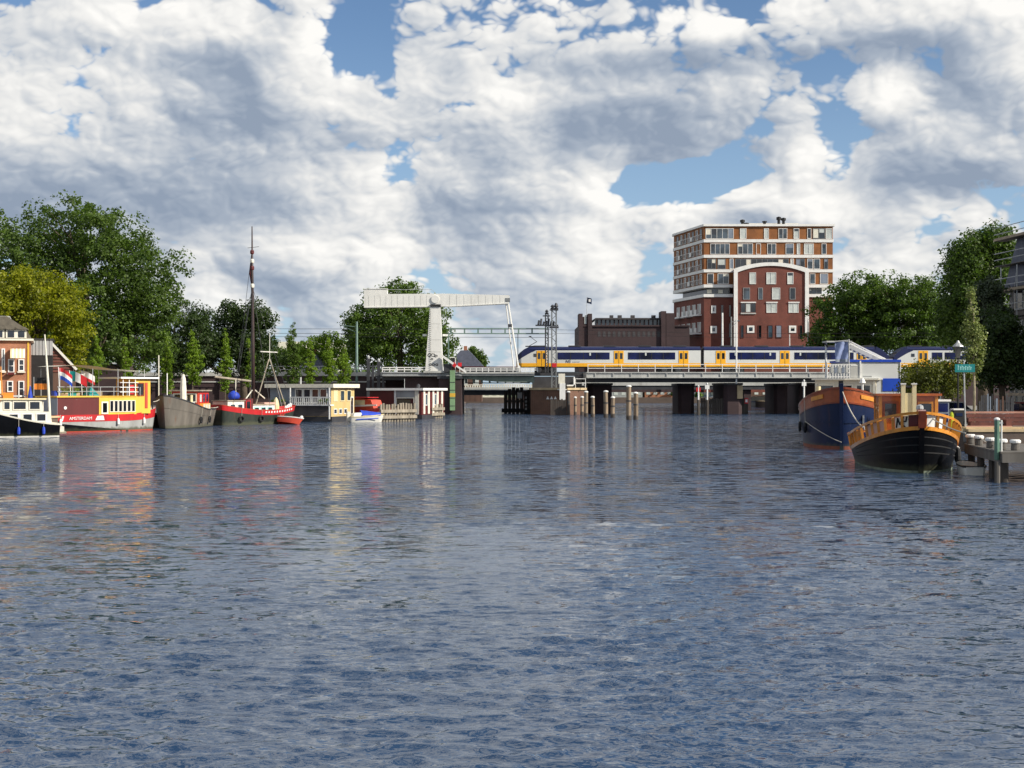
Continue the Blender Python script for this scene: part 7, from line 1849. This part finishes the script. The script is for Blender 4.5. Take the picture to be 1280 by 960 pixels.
# stair with rails running down to the pavilion roof
sr = thing('stair', 'pale gangway stair sloping down to the right above the pavilion roof', 'stair', (X(1058, 113), 113.5, 0))
def rx(px): return X(px, 113.5) - X(1058, 113.5)
def rz_(py): return Z(py, 113.5)
for y in (0, 1.0):
    MB().bar((rx(1064), y, rz_(433)), (rx(1109), y, rz_(454)), .10, .32).build('stringer', M['lightgrey'], sr)
    MB().bar((rx(1064), y, rz_(426.5)), (rx(1109), y, rz_(449)), .07, .10).build('hand_rail', M['white'], sr)
    MB().bar((rx(1064), y, rz_(429.8)), (rx(1109), y, rz_(451.6)), .05, .05).build('mid_rail', M['white'], sr)
for k in range(9):
    f = k / 8; x = rx(1064) + (rx(1109) - rx(1064)) * f
    MB().box(x - .14, x + .14, .05, .95, rz_(432.5 + 21 * f), rz_(432.5 + 21 * f) + .06).build('tread', M['lightgrey'], sr)
    for y in (0, 1.0): MB().box(x - .03, x + .03, y - .03, y + .03, rz_(433 + 21 * f) + .1, rz_(427 + 22.3 * f)).build('baluster', M['white'], sr)
MB().box(rx(1034), rx(1066), -.3, 1.3, rz_(428), rz_(426.2)).build('landing', M['lightgrey'], sr)
for px in (1036, 1063): MB().box(rx(px) - .07, rx(px) + .07, .4, .55, 0, rz_(428)).build('post', M['white'], sr)
MB().bar((rx(1034), .4, rz_(429)), (rx(1038), .4, rz_(434)), .1).build('bracket', M['darksteel'], sr)
bnr = thing('banner', 'blue banner with pale print hanging on a post left of the pavilion', 'banner', (X(1052, 109), 109, 0))
def nx(px): return X(px, 109) - X(1052, 109)
def nz(py): return Z(py, 109)
MB().tube([(nx(1061), 0, 0), (nx(1061), 0, nz(424))], .06, 6).build('post', M['galv'], bnr)
MB().tube([(nx(1043.5), 0, nz(427)), (nx(1061), 0, nz(425.5))], .05, 6).build('arm', M['galv'], bnr)
MB().grid([[(nx(1044) + (nx(1060) - nx(1044)) * i / 8, .12 * math.sin(i * 1.1 + j * .5), nz(427) + (nz(449) - nz(427)) * j / 8) for i in range(9)] for j in range(9)]).build('cloth', M['banner'], bnr, True)
MB().grid([[(nx(1044) + (nx(1060) - nx(1044)) * i / 8, .12 * math.sin(i * 1.1 + 4) - .0, nz(449.05) + (nz(452.5) - nz(449.05)) * j / 2) for i in range(9)] for j in range(3)]).build('pale_hem', M['bluegrey'], bnr, True)
lx_ = thing('lifebuoy_rail', 'white deck rail with grey boards below the blue banner', 'railing', (X(1034, 108), 108, 0))
w_ = X(1062, 108) - X(1034, 108)
for k in range(9): MB().box(w_ * k / 8 - .04, w_ * k / 8 + .04, -.04, .04, 1.5, Z(456, 108)).build('post', M['white'], lx_)
for py in (456, 461, 466, 471): MB().box(0, w_, -.03, .03, Z(py, 108) - .04, Z(py, 108) + .04).build('rail', M['white'], lx_)
for k in range(5): MB().box(w_ * (.15 + .17 * k), w_ * (.25 + .17 * k), -.08, -.04, Z(466, 108), Z(458 + k % 2, 108)).build('board', M['bluegrey' if k % 2 else 'lightgrey'], lx_)
MB().box(-.3, w_ + .3, -.2, 1.6, -.4, 1.5).build('float', M['darksteel'], lx_)
pm_ = thing('flagstaff', 'thin white staff between the girder span and the blue banner', 'mast', (X(1032.5, 104), 104, -.5))
MB().tube([(0, 0, 0), (0, 0, Z(441, 104) + .5)], [.09, .06], 7).build('pole', M['white'], pm_)
MB().lathe([(.05, 0), (.12, .08), (.05, .18)], (0, 0, Z(441, 104) + .5), 8).build('knob', M['white'], pm_)

# small moored boats in the distance beneath the bridge
for i, (px, lab) in enumerate(((945, 'small white motorboat moored beyond the bridge, left of two'), (972, 'small white motorboat moored beyond the bridge, right of two'))):
    t, hh, s_ = small_boat('motorboat', lab, px, 262 + 4 * i, R(170 + 12 * i), 7.5, 2.5, 'white', 'blue', .9, 1.3)
    MB().prism([(-2.2, .9), (1.6, 1.0), (.9, 2.1), (-1.9, 2.2)], -.9, .9).build('cabin', M['creamwhite'], t)
    MB().box(-1.7, .7, -.92, -.901, 1.4, 1.95).build('window', M['darkglass'], t)
